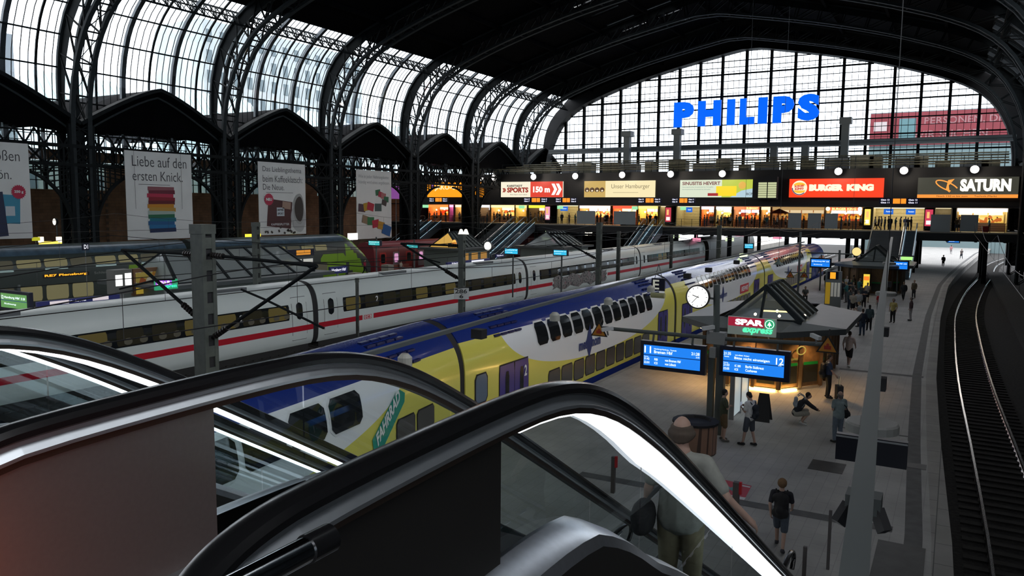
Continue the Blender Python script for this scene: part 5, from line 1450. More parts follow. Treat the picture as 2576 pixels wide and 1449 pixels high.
# SPAR sign standing on the front roof edge
p0, p1 = at_y(1830, 839, 31.9), at_y(1953, 804, 31.9)
t = thing('shop_sign', 'red, white and green supermarket sign on the front roof edge of the kiosk', 'sign', p0, 'supermarket signs on kiosks')
def spar(t, x0, x1, z0, z1, y, st=1.):
    h = z1 - z0; w = x1 - x0
    MB().box(x0, x1, y, y + .12, z0, z1).build('sign_box', mat('grey_sign_box', (.42, .47, .45), .5, 0, .12, (.4, .5, .45)), t)
    MB().box(x0 + .02, x0 + w * .76, y - .012, y, z0 + h * .48, z1 - .02).build('red_ground', emi('dark_red_sign_ground', (.40, .01, .04), .8 * st), t)
    text('SPAR', emi('hot_white_letters', (1, .85, .92), 2.6), t, (x0 + w * .16, y - .03, z0 + h * .56), U, V, w * .58, h * .33, .05)
    text('express', emi('hot_green_letters', (.08, .85, .38), 1.5), t, (x0 + w * .32, y - .03, z0 + h * .05), U, V, w * .62, h * .38, .03, .25)
    c = Vector((x0 + w * .87, y - .02, z0 + h * .70)); r = h * .26
    MB().lathe(c, [(0, 0), (r * 1.12, 0), (r * 1.12, .015)], 28, axis='y').build('green_disc', emi('green_disc_light', (.02, .42, .18), .9 * st), t)
    q = MB(); q.lathe(c + Vector((0, -.01, 0)), [(r * .80, 0), (r * .95, 0)], 28, axis='y')
    q.bm.faces.ensure_lookup_table()
    q2 = MB(); ring = [c + Vector((r * .88 * math.cos(a), -.015, r * .88 * math.sin(a))) for a in [2 * PI * k / 28 for k in range(29)]]
    q2.sweep(ring, [(-.01, -r * .07), (.01, -r * .07), (.01, r * .07), (-.01, r * .07)], (0, 1, 0))
    q2.poly([c + Vector((-r * .48, -.02, -r * .25)), c + Vector((r * .48, -.02, -r * .25)), c + Vector((0, -.02, r * .62))]); q2.box(c.x - r * .08, c.x + r * .08, c.y - .02, c.y - .01, c.z - r * .6, c.z - r * .2)
    q.bm.free(); q2.build('tree_emblem', emi('pale_green_emblem', (.75, 1, .85), 1.3), t)
spar(t, p0.x, p1.x, p0.z, p1.z, 31.9)
b = MB(); b.beam((p0.x + .3, 32.0, p0.z), (p0.x + .3, 32.2, p0.z - .25), .05); b.beam((p1.x - .3, 32.0, p0.z), (p1.x - .3, 32.2, p0.z - .25), .05); b.build('bracket', GREY, t)

# ---- small things around the mast
t = thing('wooden_planter', 'large round wood clad bin base beside the sign mast', 'bin', (-6.75, 23.55, 0))
q = MB(); prof = [(.62, 0), (.68, .05), (.70, .95)]
q.lathe((-6.75, 23.55, 0), prof, 12); q.build('wood_cladding', brick_mat('reddish_wood_slats', (.26, .15, .10), (.20, .11, .08), (.07, .04, .03), 1., .18, 4, .02, .5, 0, .2, 'YZ'), t)
MB().lathe((-6.75, 23.55, .95), [(.72, 0), (.72, .07), (.5, .10), (.45, .02), (0, .02)], 16).build('dark_rim', mat('dark_granite_rim', (.02, .02, .022), .7, spec=.2), t)
t = thing('poster_case', 'glass case with pale posters standing behind the sign mast', 'display case', (-6.4, 28.6, 0))
q = MB(); q.box(-6.75, -6.65, 28.0, 30.2, .1, 2.2); q.build('white_poster', mat('pale_lit_poster', (.6, .68, .70), .4, 0, .35, (.7, .85, .9)), t)
for yy in (27.9, 29.0, 30.2): MB().box(-6.78, -6.62, yy, yy + .08, 0, 2.35).build('frame_post', GREY, t)
t = thing('a_frame_board', 'dark folding board standing on the floor behind the man with the phone', 'advert board', (-5.7, 28.4, 0))
q = MB(); q.poly([(-5.95, 28.2, 0), (-5.4, 28.2, 0), (-5.5, 28.45, 1.0), (-5.85, 28.45, 1.0)]); q.poly([(-5.95, 28.7, 0), (-5.4, 28.7, 0), (-5.5, 28.45, 1.0), (-5.85, 28.45, 1.0)]); q.build('boards', DARK, t, fix=False)
# info stands with yellow timetables
def infostand(x, y, lab, s=1.):
    t = thing('timetable_stand', lab, 'information stand', (x, y, 0), 'yellow timetable stands')
    MB().box(x - .6 * s, x + .6 * s, y, y + .15, 0, 2.9).build('stand_frame', mat('grey_stand_frame', (.25, .28, .30), .5), t)
    MB().box(x - .55 * s, x - .2 * s, y - .02, y, .3, 2.0).build('yellow_timetable', mat('yellow_timetable_paper', (.75, .50, .03), .6, 0, .15, (1, .6, .05)), t)
    for k in range(3): MB().box(x - .15 * s + .24 * k, x + .03 + .24 * k, y - .02, y, .9, 2.0).build('white_timetable', mat('white_timetable_paper', (.75, .75, .68), .6, 0, .1, (1, 1, .9)), t)
    MB().box(x - .45 * s, x + .35 * s, y - .03, y, 2.25, 2.85).build('top_panel', navyh, t)
    MB().box(x - .25 * s, x + .15 * s, y - .05, y - .03, 2.3, 2.8).build('orange_light', emi('orange_square_light', (1, .38, .02), 1.1), t)
infostand(-8.1, 65, 'tall timetable stand with an orange square lamp, behind the near kiosk')
# red poster lying on the floor, queue posts
q = MB(); q.poly([(-5.78, 21.5, .012), (-4.49, 21.35, .012), (-4.42, 20.15, .012), (-5.35, 20.1, .012)])
t = thing('floor_poster', 'red and white floor sticker with pictured people beside the escalator end', 'floor sticker', (-5, 20.9, 0))
q.build('red_sheet', mat('red_floor_print', (.45, .05, .06), .5), t)
q = MB(); q.poly([(-5.3, 20.35, .018), (-4.42, 20.35, .018), (-4.42, 20.15, .018), (-5.3, 20.12, .018)]); q.poly([(-4.85, 21.28, .018), (-4.5, 21.25, .018), (-4.5, 21.15, .018), (-4.85, 21.17, .018)]); q.build('white_caption', mat('white_floor_print', (.6, .62, .62), .5), t)
for k in range(4): MB().ball((-5.5 + .22 * k, 20.8 + .05 * (k % 2), .014), .14, (1, 1.4, .05), sub=1).build('printed_figure', mat('teal_floor_print', (.10, .28, .28), .6), t)
def barrier(x, y, h, lab, w=.1, red=True):
    t = thing('barrier_post', lab, 'post', (x, y, 0), 'grey barrier posts')
    MB().box(x - w / 2, x + w / 2, y - w / 2, y + w / 2, 0, h).build('post', mat('brown_grey_post', (.10, .09, .09), .5), t)
    if red: MB().box(x + w / 2, x + w / 2 + .06, y - .05, y + .02, h - .28, h + .02).build('red_ribbon', mat('red_ribbon_cloth', (.6, .02, .03), .6), t)
barrier(-4.25, 18.5, 1.05, 'square grey post with a red ribbon on the red floor sticker', .14)
barrier(-7.6, 18.9, 1.0, 'thin grey post with red ribbon seen through the balustrade glass')
barrier(-1.95, 17.1, 1.3, 'tall thin dark post right of the lower escalator end', .06, False)
barrier(-2.25, 15.9, .9, 'short thin dark post at the bottom edge beside the lower escalator end', .07, False)
# ---- suspended light beams along the platform
def beam_line(name, lab, P, w, items):
    t = thing(name, lab, 'light beam', P[0], 'suspended light beams over the platform')
    b = MB()
    for a, c in zip(P[:-1], P[1:]): b.beam(a, c, w, w * .8)
    b.build('beam', polem, t)
    A, B_ = Vector(P[0]), Vector(P[-1])
    for (f, kind) in items:
        c = A.lerp(B_, f)
        if kind == 'box':
            MB().box(c.x - .13, c.x + .13, c.y - .10, c.y + .10, c.z - .10, c.z + .04).build('lamp_housing', mat('dull_lamp_housing', (.07, .08, .08), .5), t)
            for k_ in (-1, 1): MB().beam(c + Vector((.10 * k_, -.04, -.06)), c + Vector((.17 * k_, -.12, -.20)), .07, .10).build('loudspeaker', DARK, t)
        if kind == 'dark': MB().box(c.x - .12, c.x + .12, c.y - .1, c.y + .1, c.z - .2, c.z - .02).build('speaker_box', DARK, t)
        if kind == 'ring': MB().lathe(c + Vector((0, 0, -.02)), [(.25, .05), (.27, .03), (.27, -.05), (.22, -.05), (.22, .03)], 20).build('ring_lamp', mat('grey_ring_lamp', (.20, .20, .19), .5), t)
        if kind == 'drum': MB().lathe(c + Vector((0, 0, -.3)), [(.12, 0), (.12, .14), (.06, .2)], 16).build('drum_lamp', mat('pale_drum_lamp', (.40, .40, .36), .5), t)
        if kind == 'wire': MB().tube([c, c + Vector((0, 0, 22))], .012, 4).build('suspension_wire', wirem, t)
    return t
beam_line('light_beam', 'long grey suspended beam with boxes running away along the platform edge', [(-.30, 3.2, 5.3), (-1.31, 18.4, 5.3), (-2.14, 31.4, 5.35), (-4.6, 72, 5.4)], .17,
          [(.050, 'box'), (.085, 'ring'), (.125, 'dark'), (.2, 'dark'), (.3, 'ring'), (.36, 'dark'), (.5, 'ring'), (.3, 'wire')])
beam_line('light_beam', 'thin dark suspended beam with drum lamps before the yellow train', [(-7.6, 6, 5.3), (-8.47, 15.6, 5.3), (-9.44, 29.5, 5.3), (-9.6, 60, 5.3)], .09,
          [(.075, 'drum'), (.12, 'dark'), (.185, 'drum'), (.25, 'drum'), (.32, 'drum'), (.40, 'dark'), (.46, 'dark'), (.56, 'dark')])
p = at_y(2192, 1137, 15.2)
t = thing('switched_off_screen', 'dark switched off screen hanging behind the suspended beam at right', 'display screen', p)
a_, c_ = at_y(2104, 1090, 15.2), at_y(2280, 1185, 15.2)
MB().box(a_.x, c_.x, 15.2, 15.35, c_.z + .02, a_.z).build('screen_housing', mat('blue_black_screen', (.008, .009, .016), .35), t)
MB().beam((a_.x + .55, 15.3, a_.z), (a_.x + .6, 15.3, 5.25), .05).build('hanger', polem, t)
MB().box(a_.x, c_.x, 15.18, 15.2, a_.z - .05, a_.z - .02).build('top_edge_strip', GREY, t)
# platform letter sign and lamp
p = at_y(1655, 716, 29.5)
t = thing('platform_letter_sign', 'dark hanging sign with a white letter E in front of the train roof', 'sign', p)
MB().box(p.x - .27, p.x + .27, 29.5, 29.6, p.z - .25, p.z + .25).build('sign_plate', navyh, t)
text('E', mat('pale_sign_letter', (.75, .75, .65), .5, 0, .2, (1, 1, .8)), t, (p.x - .2, 29.48, p.z - .19), U, V, .26, .38, .02)
b = MB(); b.beam((p.x - .15, 29.55, p.z + .25), (p.x, 29.55, 5.42), .02); b.beam((p.x + .15, 29.55, p.z + .25), (p.x, 29.55, 5.42), .02); b.build('hanger', polem, t)
q = at_y(1655, 743, 29.5)
tag(MB().tube([q + Vector((-.28, 0, 0)), q + Vector((.28, 0, 0))], .11, 10).build('tube_lamp', mat('dull_olive_tube_lamp', (.34, .34, .18), .4)), 'short olive tube lamp hanging below the letter E sign', 'lamp')
# the next sign mast farther on
b_ = at_d(2063, 661, 74); Y2 = b_.y
t = thing('sign_mast', 'farther grey mast with cross arm and two small blue screens', 'mast', (at_y(2110, 660, Y2).x, Y2 + .2, 0))
xx = at_y(2110, 660, Y2).x
MB().tube([(xx, Y2 + .3, 0), (xx, Y2 + .3, 3.9)], .1, 10).build('post', polem, t); MB().tube([(at_y(2030, 645, Y2).x, Y2 + .3, 3.55), (at_y(2300, 652, Y2).x, Y2 + .3, 3.55)], .06, 8).build('cross_arm', polem, t)
def disp_px(x0, y0, x1, y1, d, lab, sc=None, grp='small blue displays'):
    a = at_d(x0, y1, d); Y = a.y; c = at_y(x1, y0, Y); a = at_y(x0, y1, Y)
    t = display(a.x, c.x, a.z, c.z, Y, lab, '1', False, True, grp=grp, sc=sc); xm_ = (a.x + c.x) / 2
    if Y < 107: MB().tube([(xm_, Y + .3, 0), (xm_, Y + .3, c.z + .3)], .07, 8).build('stand_post', polem, t)
    else: MB().tube([(xm_, Y + .1, c.z), (xm_, Y + .1, BZ - .6)], .05, 6).build('hanger', polem, t)
    return t
disp_px(2037, 650, 2092, 673, 74, 'small blue display above the far end of the yellow train')
disp_px(2230, 656, 2288, 679, 70, 'small blue display in front of the lower end of the broad stairs')
disp_px(2381, 599, 2416, 611, 122, 'tiny blue display far away under the bridge by the right track')
teal = emi('teal_display_screen', (.05, .55, .55), .9); cy = emi('cyan_display_screen', (.03, .50, .80), 1.1); grn = emi('green_display_screen', (.14, .38, .10), .8)
disp_px(1268, 624, 1305, 640, 66, 'small cyan display above the white train, left of the grey skylight roof', cy)
disp_px(1391, 628, 1428, 643, 64, 'small cyan display in front of the grey skylight roof', cy)
disp_px(926, 605, 957, 618, 72, 'small teal display before the red train, below the fourth banner', teal)
disp_px(1022, 611, 1053, 624, 76, 'small teal display left of the yellow lit kiosk', teal)
disp_px(1872, 612, 1896, 626, 115, 'tiny cyan display under the bridge right of the dark train end', cy)
disp_px(0, 737, 72, 778, 42, 'green lit display at the left edge behind the white train', grn)
# warning triangles farther on
warn(at_d(1988, 693, 58), .30, 'amber warning triangle before the far carriage, left one of a pair'); warn(at_d(2023, 693, 58), .30, 'amber warning triangle before the far carriage, right one of a pair')
tp = at_d(2008, 693, 58)
t = thing('sign_post', 'thin grey post with a cross arm holding two warning triangles', 'mast', (tp.x, tp.y + .2, 0)); MB().tube([(tp.x, tp.y + .2, 0), (tp.x, tp.y + .2, 6.0)], .08, 8).build('post', polem, t); MB().tube([(tp.x - 1, tp.y + .1, tp.z + .2), (tp.x + 1, tp.y + .1, tp.z + .2)], .04, 6).build('cross_arm', polem, t)
# conical platform lamps
for i, (px, py, d) in enumerate([(1958, 665, 62), (2140, 650, 80)]):
    p = at_d(px, py, d); t = thing('cone_lamp', ['dull cone shaped hanging lamp before the far yellow carriage', 'dull cone shaped hanging lamp left of the yellow clock', 'dark flat horn speaker beside the left warning triangle'][i], 'lamp', p)
    if i < 2: MB().tube([p + Vector((0, 0, .45)), p + Vector((0, 0, 20))], .015, 4).build('suspension_wire', wirem, t)
    else: MB().beam(p + Vector((0, 0, .3)), p + Vector((.1, 1.0, .0)), .05).build('bracket', GREY, t)
    MB().lathe(p, [(.42 if i < 2 else .22, 0), (.12, .25), (.06, .5)], 12).build('lamp_shade', mat('grey_green_shade', (.12, .16, .15), .5), t)
p = at_d(1868, 596 + 47, 62)
_tl = tag(MB().tube([at_d(1861, 643, 62), at_d(1879, 641, 62)], .14, 8).build('tube_lamp', emi('greenish_tube_glow', (.85, 1, .55), 1.6)), 'small greenish glowing tube above the far yellow carriage', 'lamp')
MB().tube([at_d(1870, 642, 62), at_d(1870, 642, 62) + Vector((0, 0, 20))], .012, 4).build('suspension_wire', wirem, _tl)
p = at_d(2281, 650, 75)
tag(MB().box(p.x - .5, p.x + .5, p.y, p.y + .1, p.z - .15, p.z + .15).build('exit_sign', emi('lime_exit_light', (.45, 1, .25), 1.1)), 'green lit exit sign above the small blue display by the broad stairs', 'exit sign')

# ================================================================== PLATFORM BEYOND THE WHITE TRAIN
def gabled_kiosk(p0, w, dpt, lab, lit=False, n=6):
    """grey kiosk with a sloping glazed roof, its slope facing the camera side"""
    x, y = p0; t = thing('gabled_kiosk', lab, 'kiosk', (x, y, 0), 'kiosks on the far platform')
    MB().box(x - dpt, x, y, y + w, 0, 2.5).build('walls', mat('grey_green_kiosk_wall', (.14, .17, .16), .5), t)
    MB().box(x - dpt - .6, x + .6, y - .6, y + w + .6, 2.5, 2.75).build('flat_roof_edge', rfe, t)
    xm = x - dpt / 2; A = (x - .3, y + .6, 2.75); B_ = (x - .3, y + w - .6, 2.75); C_ = (xm, y + 1.6, 4.6); D_ = (xm, y + w - 1.6, 4.6); E_ = (x - dpt + .3, y + .6, 2.75); F_ = (x - dpt + .3, y + w - .6, 2.75)
    gm_ = glass('misty_skylight_glass', (.8, .82, .78), .12, .08, .6) if not lit else emi('yellow_lit_glass', (.75, .42, .06), .8)
    for nm, pts in (('roof_glass', [A, B_, D_, C_]), ('end_glass', [A, C_, E_]), ('end_glass', [B_, D_, F_]), ('rear_glass', [E_, F_, D_, C_])):
        q = MB(); q.poly(pts); q.build(nm, gm_ if nm != 'roof_glass' or not lit else mat('grey_lead_roof', (.16, .18, .17), .5), t, fix=False)
    q = MB()
    for k in range(n + 1):
        f = k / n; q.beam(Vector(A).lerp(Vector(B_), f), Vector(C_).lerp(Vector(D_), f), .16, .2)
    q.beam(C_, D_, .16); q.beam(A, C_, .15); q.beam(E_, C_, .12); q.beam(A, B_, .14); q.beam(A, E_, .12)
    q.build('roof_bars', STEELG, t)
    for k in range(3): MB().box(x, x + .03, y + .8 + w * .3 * k, y + .8 + w * .3 * k + w * .2, .9, 2.1).build('lit_window', emi('amber_kiosk_window' if lit else 'cool_kiosk_window', (.75, .38, .08) if lit else (.45, .50, .5), .45), t)
    return t
gabled_kiosk((-41.2, 30.5), 13, 6, 'grey kiosk with sloping skylight glass right of the massive mast, behind the white train')
gabled_kiosk((-51, 76.5), 7, 5, 'small kiosk with a yellow lit gable below the leftmost far escalator', True)
gabled_kiosk((-43, 88), 8, 6, 'grey skylight roofed kiosk left of the far escalators, above the white train')
def panel_px(name, lab, cat, x0, y0, x1, y1, X_, m, thick=.15, grp=None, extra=()):
    a = at_x(x0, y1, X_); c = at_x(x1, y0, X_); t = thing(name, lab, cat, (X_, a.y, 0), grp)
    MB().box(X_ - thick, X_, a.y, c.y, a.z, at_x(x0, y0, X_).z).build('panel', m, t)
    zt = at_x(x0, y0, X_).z; w = c.y - a.y; h = zt - a.z
    for nm, fx, fz, fw, fh, m2, body in extra:
        if body: text(body, m2, t, (X_ + .02, a.y + w * fx, a.z + h * fz), US, VS, w * fw, h * fh, .02)
        else: MB().box(X_, X_ + .02, a.y + w * fx, a.y + w * (fx + fw), a.z + h * fz, a.z + h * (fz + fh)).build(nm, m2, t)
    if a.z > .3: MB().box(X_ - thick, X_ - .05, a.y + w * .45, a.y + w * .5, 0, a.z).build('stand_post', GREY, t)
    return t
bs = mat('deep_blue_sign', (.015, .02, .16), .4); wt_ = emi('white_lit_text', (.9, .9, 1), 1.0)
panel_px('station_name_sign', 'long low blue station sign behind the white train at the left', 'sign', 94, 760, 302, 773, -38.5, bs, .15, 'blue station name signs', [('white_field', .14, .15, .22, .7, emi('pinkish_white_field', (.9, .8, .85), .7), None), ('station_name', .37, .2, .2, .55, wt_, 'Hamburg Hbf'), ('white_field', .65, .15, .2, .7, emi('pinkish_white_field', (.9, .8, .85), .7), None)])
panel_px('station_name_sign', 'small blue station sign on two legs behind the white train, left of the bench', 'sign', 830, 672, 874, 690, -45, bs, .15, 'blue station name signs', [('station_name', .1, .2, .8, .55, wt_, 'Hamburg Hbf')])
panel_px('station_name_sign', 'long low blue station sign left of the round white clock', 'sign', 1125, 660, 1232, 669, -38.5, bs, .15, 'blue station name signs', [('station_name', .1, .2, .3, .6, wt_, 'Hamburg'), ('white_field', .55, .2, .3, .6, wt_, None)])
panel_px('station_name_sign', 'small blue station sign before the red trains, left of a cyan display', 'sign', 1248, 640, 1268, 648, -45, bs, .15, 'blue station name signs', [('station_name', .1, .2, .8, .6, wt_, 'Hamburg')])
panel_px('advert_wall', 'yellow and white poster wall behind the grey skylight kiosk', 'poster wall', 703, 652, 790, 690, -46, mat('dark_panel', (.06, .07, .07), .5), .15, None, [('yellow_poster', .02, .1, .3, .8, mat('yellow_poster_paper', (.6, .5, .04), .5, 0, .3, (1, .85, .1)), None), ('white_map', .36, .1, .27, .8, mat('white_poster_paper', (.6, .6, .55), .5, 0, .3, (1, 1, .9)), None), ('white_map', .68, .1, .28, .8, mat('white_poster_paper', (.6, .6, .55), .5), None)])
panel_px('kiosk_sign_band', 'dark sign band with a white E and orange field over the poster wall', 'sign', 668, 632, 790, 650, -46, navyh, .15, None, [('letter', .21, .15, .06, .7, wt_, 'E'), ('logo', .08, .3, .06, .4, redp, None), ('orange_field', .62, .15, .3, .7, emi('orange_field_light', (.9, .35, .03), .7), None)])
t = panel_px('supermarket_sign', 'purple and green lit supermarket sign left of the massive mast', 'sign', 392, 706, 447, 731, -40, mat('green_sign_ground', (.03, .25, .12), .5, 0, .5, (.03, .4, .18)), .15, None, [('purple_field', .0, .45, .72, .55, emi('purple_sign_light', (.35, .08, .75), 1.1), None), ('lettering', .06, .53, .6, .36, emi('hot_white_letters', (1, .85, .92), 2.6), 'SPAR'), ('lettering', .3, .08, .64, .34, emi('cyan_green_letters', (.05, .9, .6), 1.3), 'express')])
panel_px('vending_machine', 'pair of bright white lit vending machines at the left platform', 'vending machine', 290, 680, 332, 742, -44, mat('grey_machine', (.15, .15, .14), .5), .8, None, [('lit_front', .05, .35, .38, .45, emi('white_machine_glow', (1, 1, 1), 1.5), None), ('lit_front', .58, .35, .36, .5, emi('white_machine_glow', (1, 1, 1), 1.5), None)])
panel_px('advert_stand', 'orange food advert stand right of the white vending machines', 'advert stand', 338, 676, 396, 745, -44, mat('brown_advert_frame', (.20, .10, .05), .5), .3, None, [('orange_picture', .08, .35, .84, .5, goods('orange_food_print', (.7, .28, .04), (.5, .12, .03), (.7, .5, .1)), None), ('yellow_picture', .08, .06, .84, .25, mat('yellow_food_print', (.6, .42, .03), .5, 0, .2, (1, .7, .1)), None)])
t = panel_px('platform_letter_sign', 'small dark sign reading D1 above the green train', 'sign', 208, 612, 224, 630, -56, navyh, .1, None, [('letter', .2, .2, .6, .6, wt_, 'D1')])
panel_px('lit_stall', 'yellow lit stall under two lamps before the brick wall', 'stall', 104, 608, 170, 617, -70, emi('yellow_stall_light', (1, .75, .12), 1.3), .4)
for i, (a, c) in enumerate([(101, 110), (146, 156)]):
    panel_px('stall_lamp', 'cream box lamp above the yellow stall, %s one' % ('left', 'right')[i], 'lamp', a, 596, c, 610, -70, emi('cream_box_lamp', (1, .9, .7), 1.6), .3, 'cream box lamps')
for i, (a, c, y_) in enumerate([(82, 101, 597), (158, 178, 600)]):
    panel_px('yellow_sign', 'thin yellow striped sign beside a cream box lamp, %s one' % ('left', 'right')[i], 'sign', a, y_, c, y_ + 9, -70, emi('yellow_line_light', (.75, .75, .03), .6), .1, 'yellow striped signs')
for i, (x0, y0, x1, y1) in enumerate([(618, 589, 656, 601), (736, 593, 745, 599), (822, 592, 846, 606), (876, 587, 900, 604)]):
    panel_px('lit_sign', ['yellow lit sign at the thick mast below the third banner', 'tiny yellow lit sign below the third banner', 'white glowing sign above the lime train nose', 'white lit sign with yellow text left of the fourth banner'][i], 'sign', x0, y0, x1, y1, -66, emi(['yellow_bar_light', 'lime_bar_light', 'hot_white_box', 'hot_white_box'][i], [(1, .8, .05), (.8, 1, .2), (1, 1, .95), (1, 1, .95)][i], 1.3), .1)
t = thing('bench', 'red brown bench on the far platform with a person sitting on it', 'bench', (-56.5, 73, 0))
pb0 = at_z(930, 690, .0)
q = MB(); q.box(-56.8, -56.2, 70.5, 74.5, .42, .5); q.build('seat', mat('red_brown_bench', (.22, .06, .04), .5), t); q = MB(); q.box(-56.85, -56.75, 70.5, 74.5, .55, .85); q.build('backrest', MATS['red_brown_bench'], t)
for yy in (70.8, 72.5, 74.2): MB().box(-56.7, -56.3, yy, yy + .08, 0, .42).build('leg', GREY, t)
for i, (px, py) in enumerate([(975, 690), (893, 700), (1022, 692)]):
    p = at_z(px, py, 0); t = thing('concrete_block', ['pale block with flat top right of the bench', 'low pale block before the lime train nose', 'small pale block under the teal display'][i], 'block', p, 'pale blocks on the far platform')
    MB().box(p.x - .5, p.x + .5, p.y - .5, p.y + .5, 0, [1.1, .6, .6][i]).build('block', mat('pale_concrete_block', (.30, .28, .24), .8), t)
p = at_z(777, 693, 0); t = thing('round_sign', 'round red rimmed sign on a thin post, left of the small station sign', 'sign', p)
MB().tube([p, p + Vector((0, 0, 1.1))], .04, 6).build('post', GREY, t); MB().lathe(p + Vector((.05, 0, 1.35)), [(0, 0), (.38, 0), (.38, .04)], 20, axis='x').build('disc', mat('orange_brown_disc', (.35, .10, .05), .5), t)
for i, (px, py) in enumerate([(1143, 611), (1160, 584), (1172, 584)]):
    p = at_d(px, py, 88); tag(MB().lathe(p, [(.35, -.25), (.15, .3), (.05, .35)], 10).build('lamp', emi('orange_lamp_glow' if i == 0 else 'cream_lamp_glow', (1, .35, .05) if i == 0 else (1, .95, .8), 1.5)), ['small orange cone lamp right of the yellow lit kiosk', 'small cream lamp under the left part of the bridge, left one', 'small cream lamp under the left part of the bridge, right one'][i], 'lamp')
# lights under the bridge
rs = random.Random(5)
for i in range(16):
    px = [1130, 1175, 1250, 1322, 1372, 1395, 1480, 1700, 1752, 1815, 1835, 1860, 1925, 1940, 1955, 2440][i]; p = at_y(px, 592 + rs.uniform(-4, 12), 114)
    m_ = [emi('cream_lamp_glow', (1, .95, .8), 1.5), emi('pale_lime_lamp', (.8, 1, .6), 1.2), emi('pink_lamp', (.9, .3, .45), 1.0)][i % 3]
    b_q = MB().box(p.x - .6, p.x + .6, p.y, p.y + .2, p.z - .25, p.z + .25); b_q.box(p.x - .03, p.x + .03, p.y + .05, p.y + .1, p.z + .2, BZ - .7); t = b_q.build('hanging_lamp', m_); tag(t, 'small %s lamp in the dark below the bridge, %s from the left' % (['cream', 'pale green', 'pink'][i % 3], ordw(i)), 'lamp', 'small lamps below the bridge')

# ================================================================== BANNERS
cloth = mat('off_white_banner_cloth', (.80, .80, .78), .8, noise=.04, nscale=.5)
ink = mat('grey_ink', (.07, .07, .075), .8)
def banner(x0, x1, yt0, yt1, yb0, lab):
    a = at_x(x0, yb0, -66.2); c = at_x(x1, yt1, -66.2); zt = at_x(x0, yt0, -66.2).z; t = thing('hanging_banner', lab, 'banner', (-66.2, (a.y + c.y) / 2, a.z), 'tall white advertising banners')
    MB().box(-66.25, -66.2, a.y, c.y, a.z, zt).build('cloth', cloth, t)
    q = MB(); q.beam((-66.2, a.y - .2, zt + .1), (-66.2, c.y + .2, zt + .1), .1); q.beam((-66.2, a.y - .2, zt + .35), (-66.2, c.y + .2, zt + .35), .06)
    k = a.y - .2
    while k < c.y: q.beam((-66.2, k, zt + .1), (-66.2, k + .35, zt + .35), .04); q.beam((-66.2, k + .35, zt + .35), (-66.2, k + .7, zt + .1), .04); k += .7
    for k in (a.y + .3, c.y - .3): q.beam((-66.2, k, zt + .2), (-67.0, k, 12.4), .06); q.beam((-66.2, k, zt), (-66.2, k, zt + .2), .05)
    q.build('hanging_truss', STEEL, t)
    return t, a.y, c.y, a.z, zt
def bl_(t, y0, y1, z0, z1, m, nm='printed_shape', rot=0, off=.02):
    cy_, cz_ = (y0 + y1) / 2, (z0 + z1) / 2; pts = []
    for sy, sz in ((-1, -1), (1, -1), (1, 1), (-1, 1)):
        dy, dz = sy * (y1 - y0) / 2, sz * (z1 - z0) / 2; pts.append((-66.2 + off, cy_ + dy * math.cos(rot) - dz * math.sin(rot), cz_ + dy * math.sin(rot) + dz * math.cos(rot)))
    q = MB(); q.poly(pts); return q.build(nm, m, t, fix=False)
def btx(t, s, y, z, w, h, m=ink, b=-.006, off=.02): text(s, m, t, (-66.2 + off, y, z), US, VS, w, h, b)
def star(t, cy_, cz_, r, s, m=None):
    q = MB(); q.poly([(-66.15, cy_ + r * (1 if k % 2 else .85) * math.cos(k * PI / 20), cz_ + r * (1 if k % 2 else .85) * math.sin(k * PI / 20)) for k in range(40)]); q.build('red_star_badge', mat('crimson_print', (.50, .02, .07), .6), t, fix=False)
    text(s, whp, t, (-66.12, cy_ - r * .6, cz_ - r * .22), US, VS, r * 1.2, r * .45, .04)
pc = lambda n, c: mat(n, c, .7)
t, y0, y1, z0, z1 = banner(-120, 70, 348, 362, 605, 'leftmost white banner, cut by the left edge, with a blue packet')
w, h = y1 - y0, z1 - z0
btx(t, 'Die Großen', y0 + w * .1, z1 - h * .19, w * .78, h * .11); btx(t, 'sind schön.', y0 + w * .1, z1 - h * .38, w * .66, h * .10)
bl_(t, y0 + w * .55, y0 + w * .85, z0 + h * .16, z0 + h * .46, pc('teal_packet_print', (.06, .30, .45)), 'blue_packet', -.05); bl_(t, y0 + w * .3, y0 + w * .66, z0 + h * .02, z0 + h * .48, pc('navy_packet_print', (.03, .04, .09)), 'navy_packet', .08, .03)
bl_(t, y0 + w * .66, y0 + w * .78, z0 + h * .24, z0 + h * .34, pc('white_patch_print', (.6, .65, .7)), 'label_patch', 0, .04); star(t, y0 + w * .84, z0 + h * .49, w * .10, '250 g')
t, y0, y1, z0, z1 = banner(322, 480, 378, 392, 604, 'white banner with a rainbow stack of chocolate bars')
w, h = y1 - y0, z1 - z0
btx(t, 'Liebe auf den', y0 + w * .1, z1 - h * .17, w * .82, h * .12); btx(t, 'ersten Knick.', y0 + w * .1, z1 - h * .33, w * .75, h * .11); bl_(t, y0 + w * .18, y0 + w * .65, z1 - h * .375, z1 - h * .37, ink, 'thin_line')
cs = [('mauve', (.30, .10, .12)), ('dark_crimson', (.16, .02, .04)), ('crimson', (.36, .02, .05)), ('crimson_deep', (.28, .015, .03)), ('maroon', (.14, .01, .02)), ('orange_print', (.60, .25, .02)), ('orange_pale', (.55, .30, .05)), ('mint', (.40, .50, .44)), ('green_bar', (.02, .16, .08)), ('teal_bar', (.01, .18, .25)), ('blue_bar', (.02, .12, .30)), ('blue_bright', (.02, .18, .40)), ('navy_bar', (.015, .03, .10))]
n = len(cs); yb_ = z0 + h * .08; yt_ = z0 + h * .60
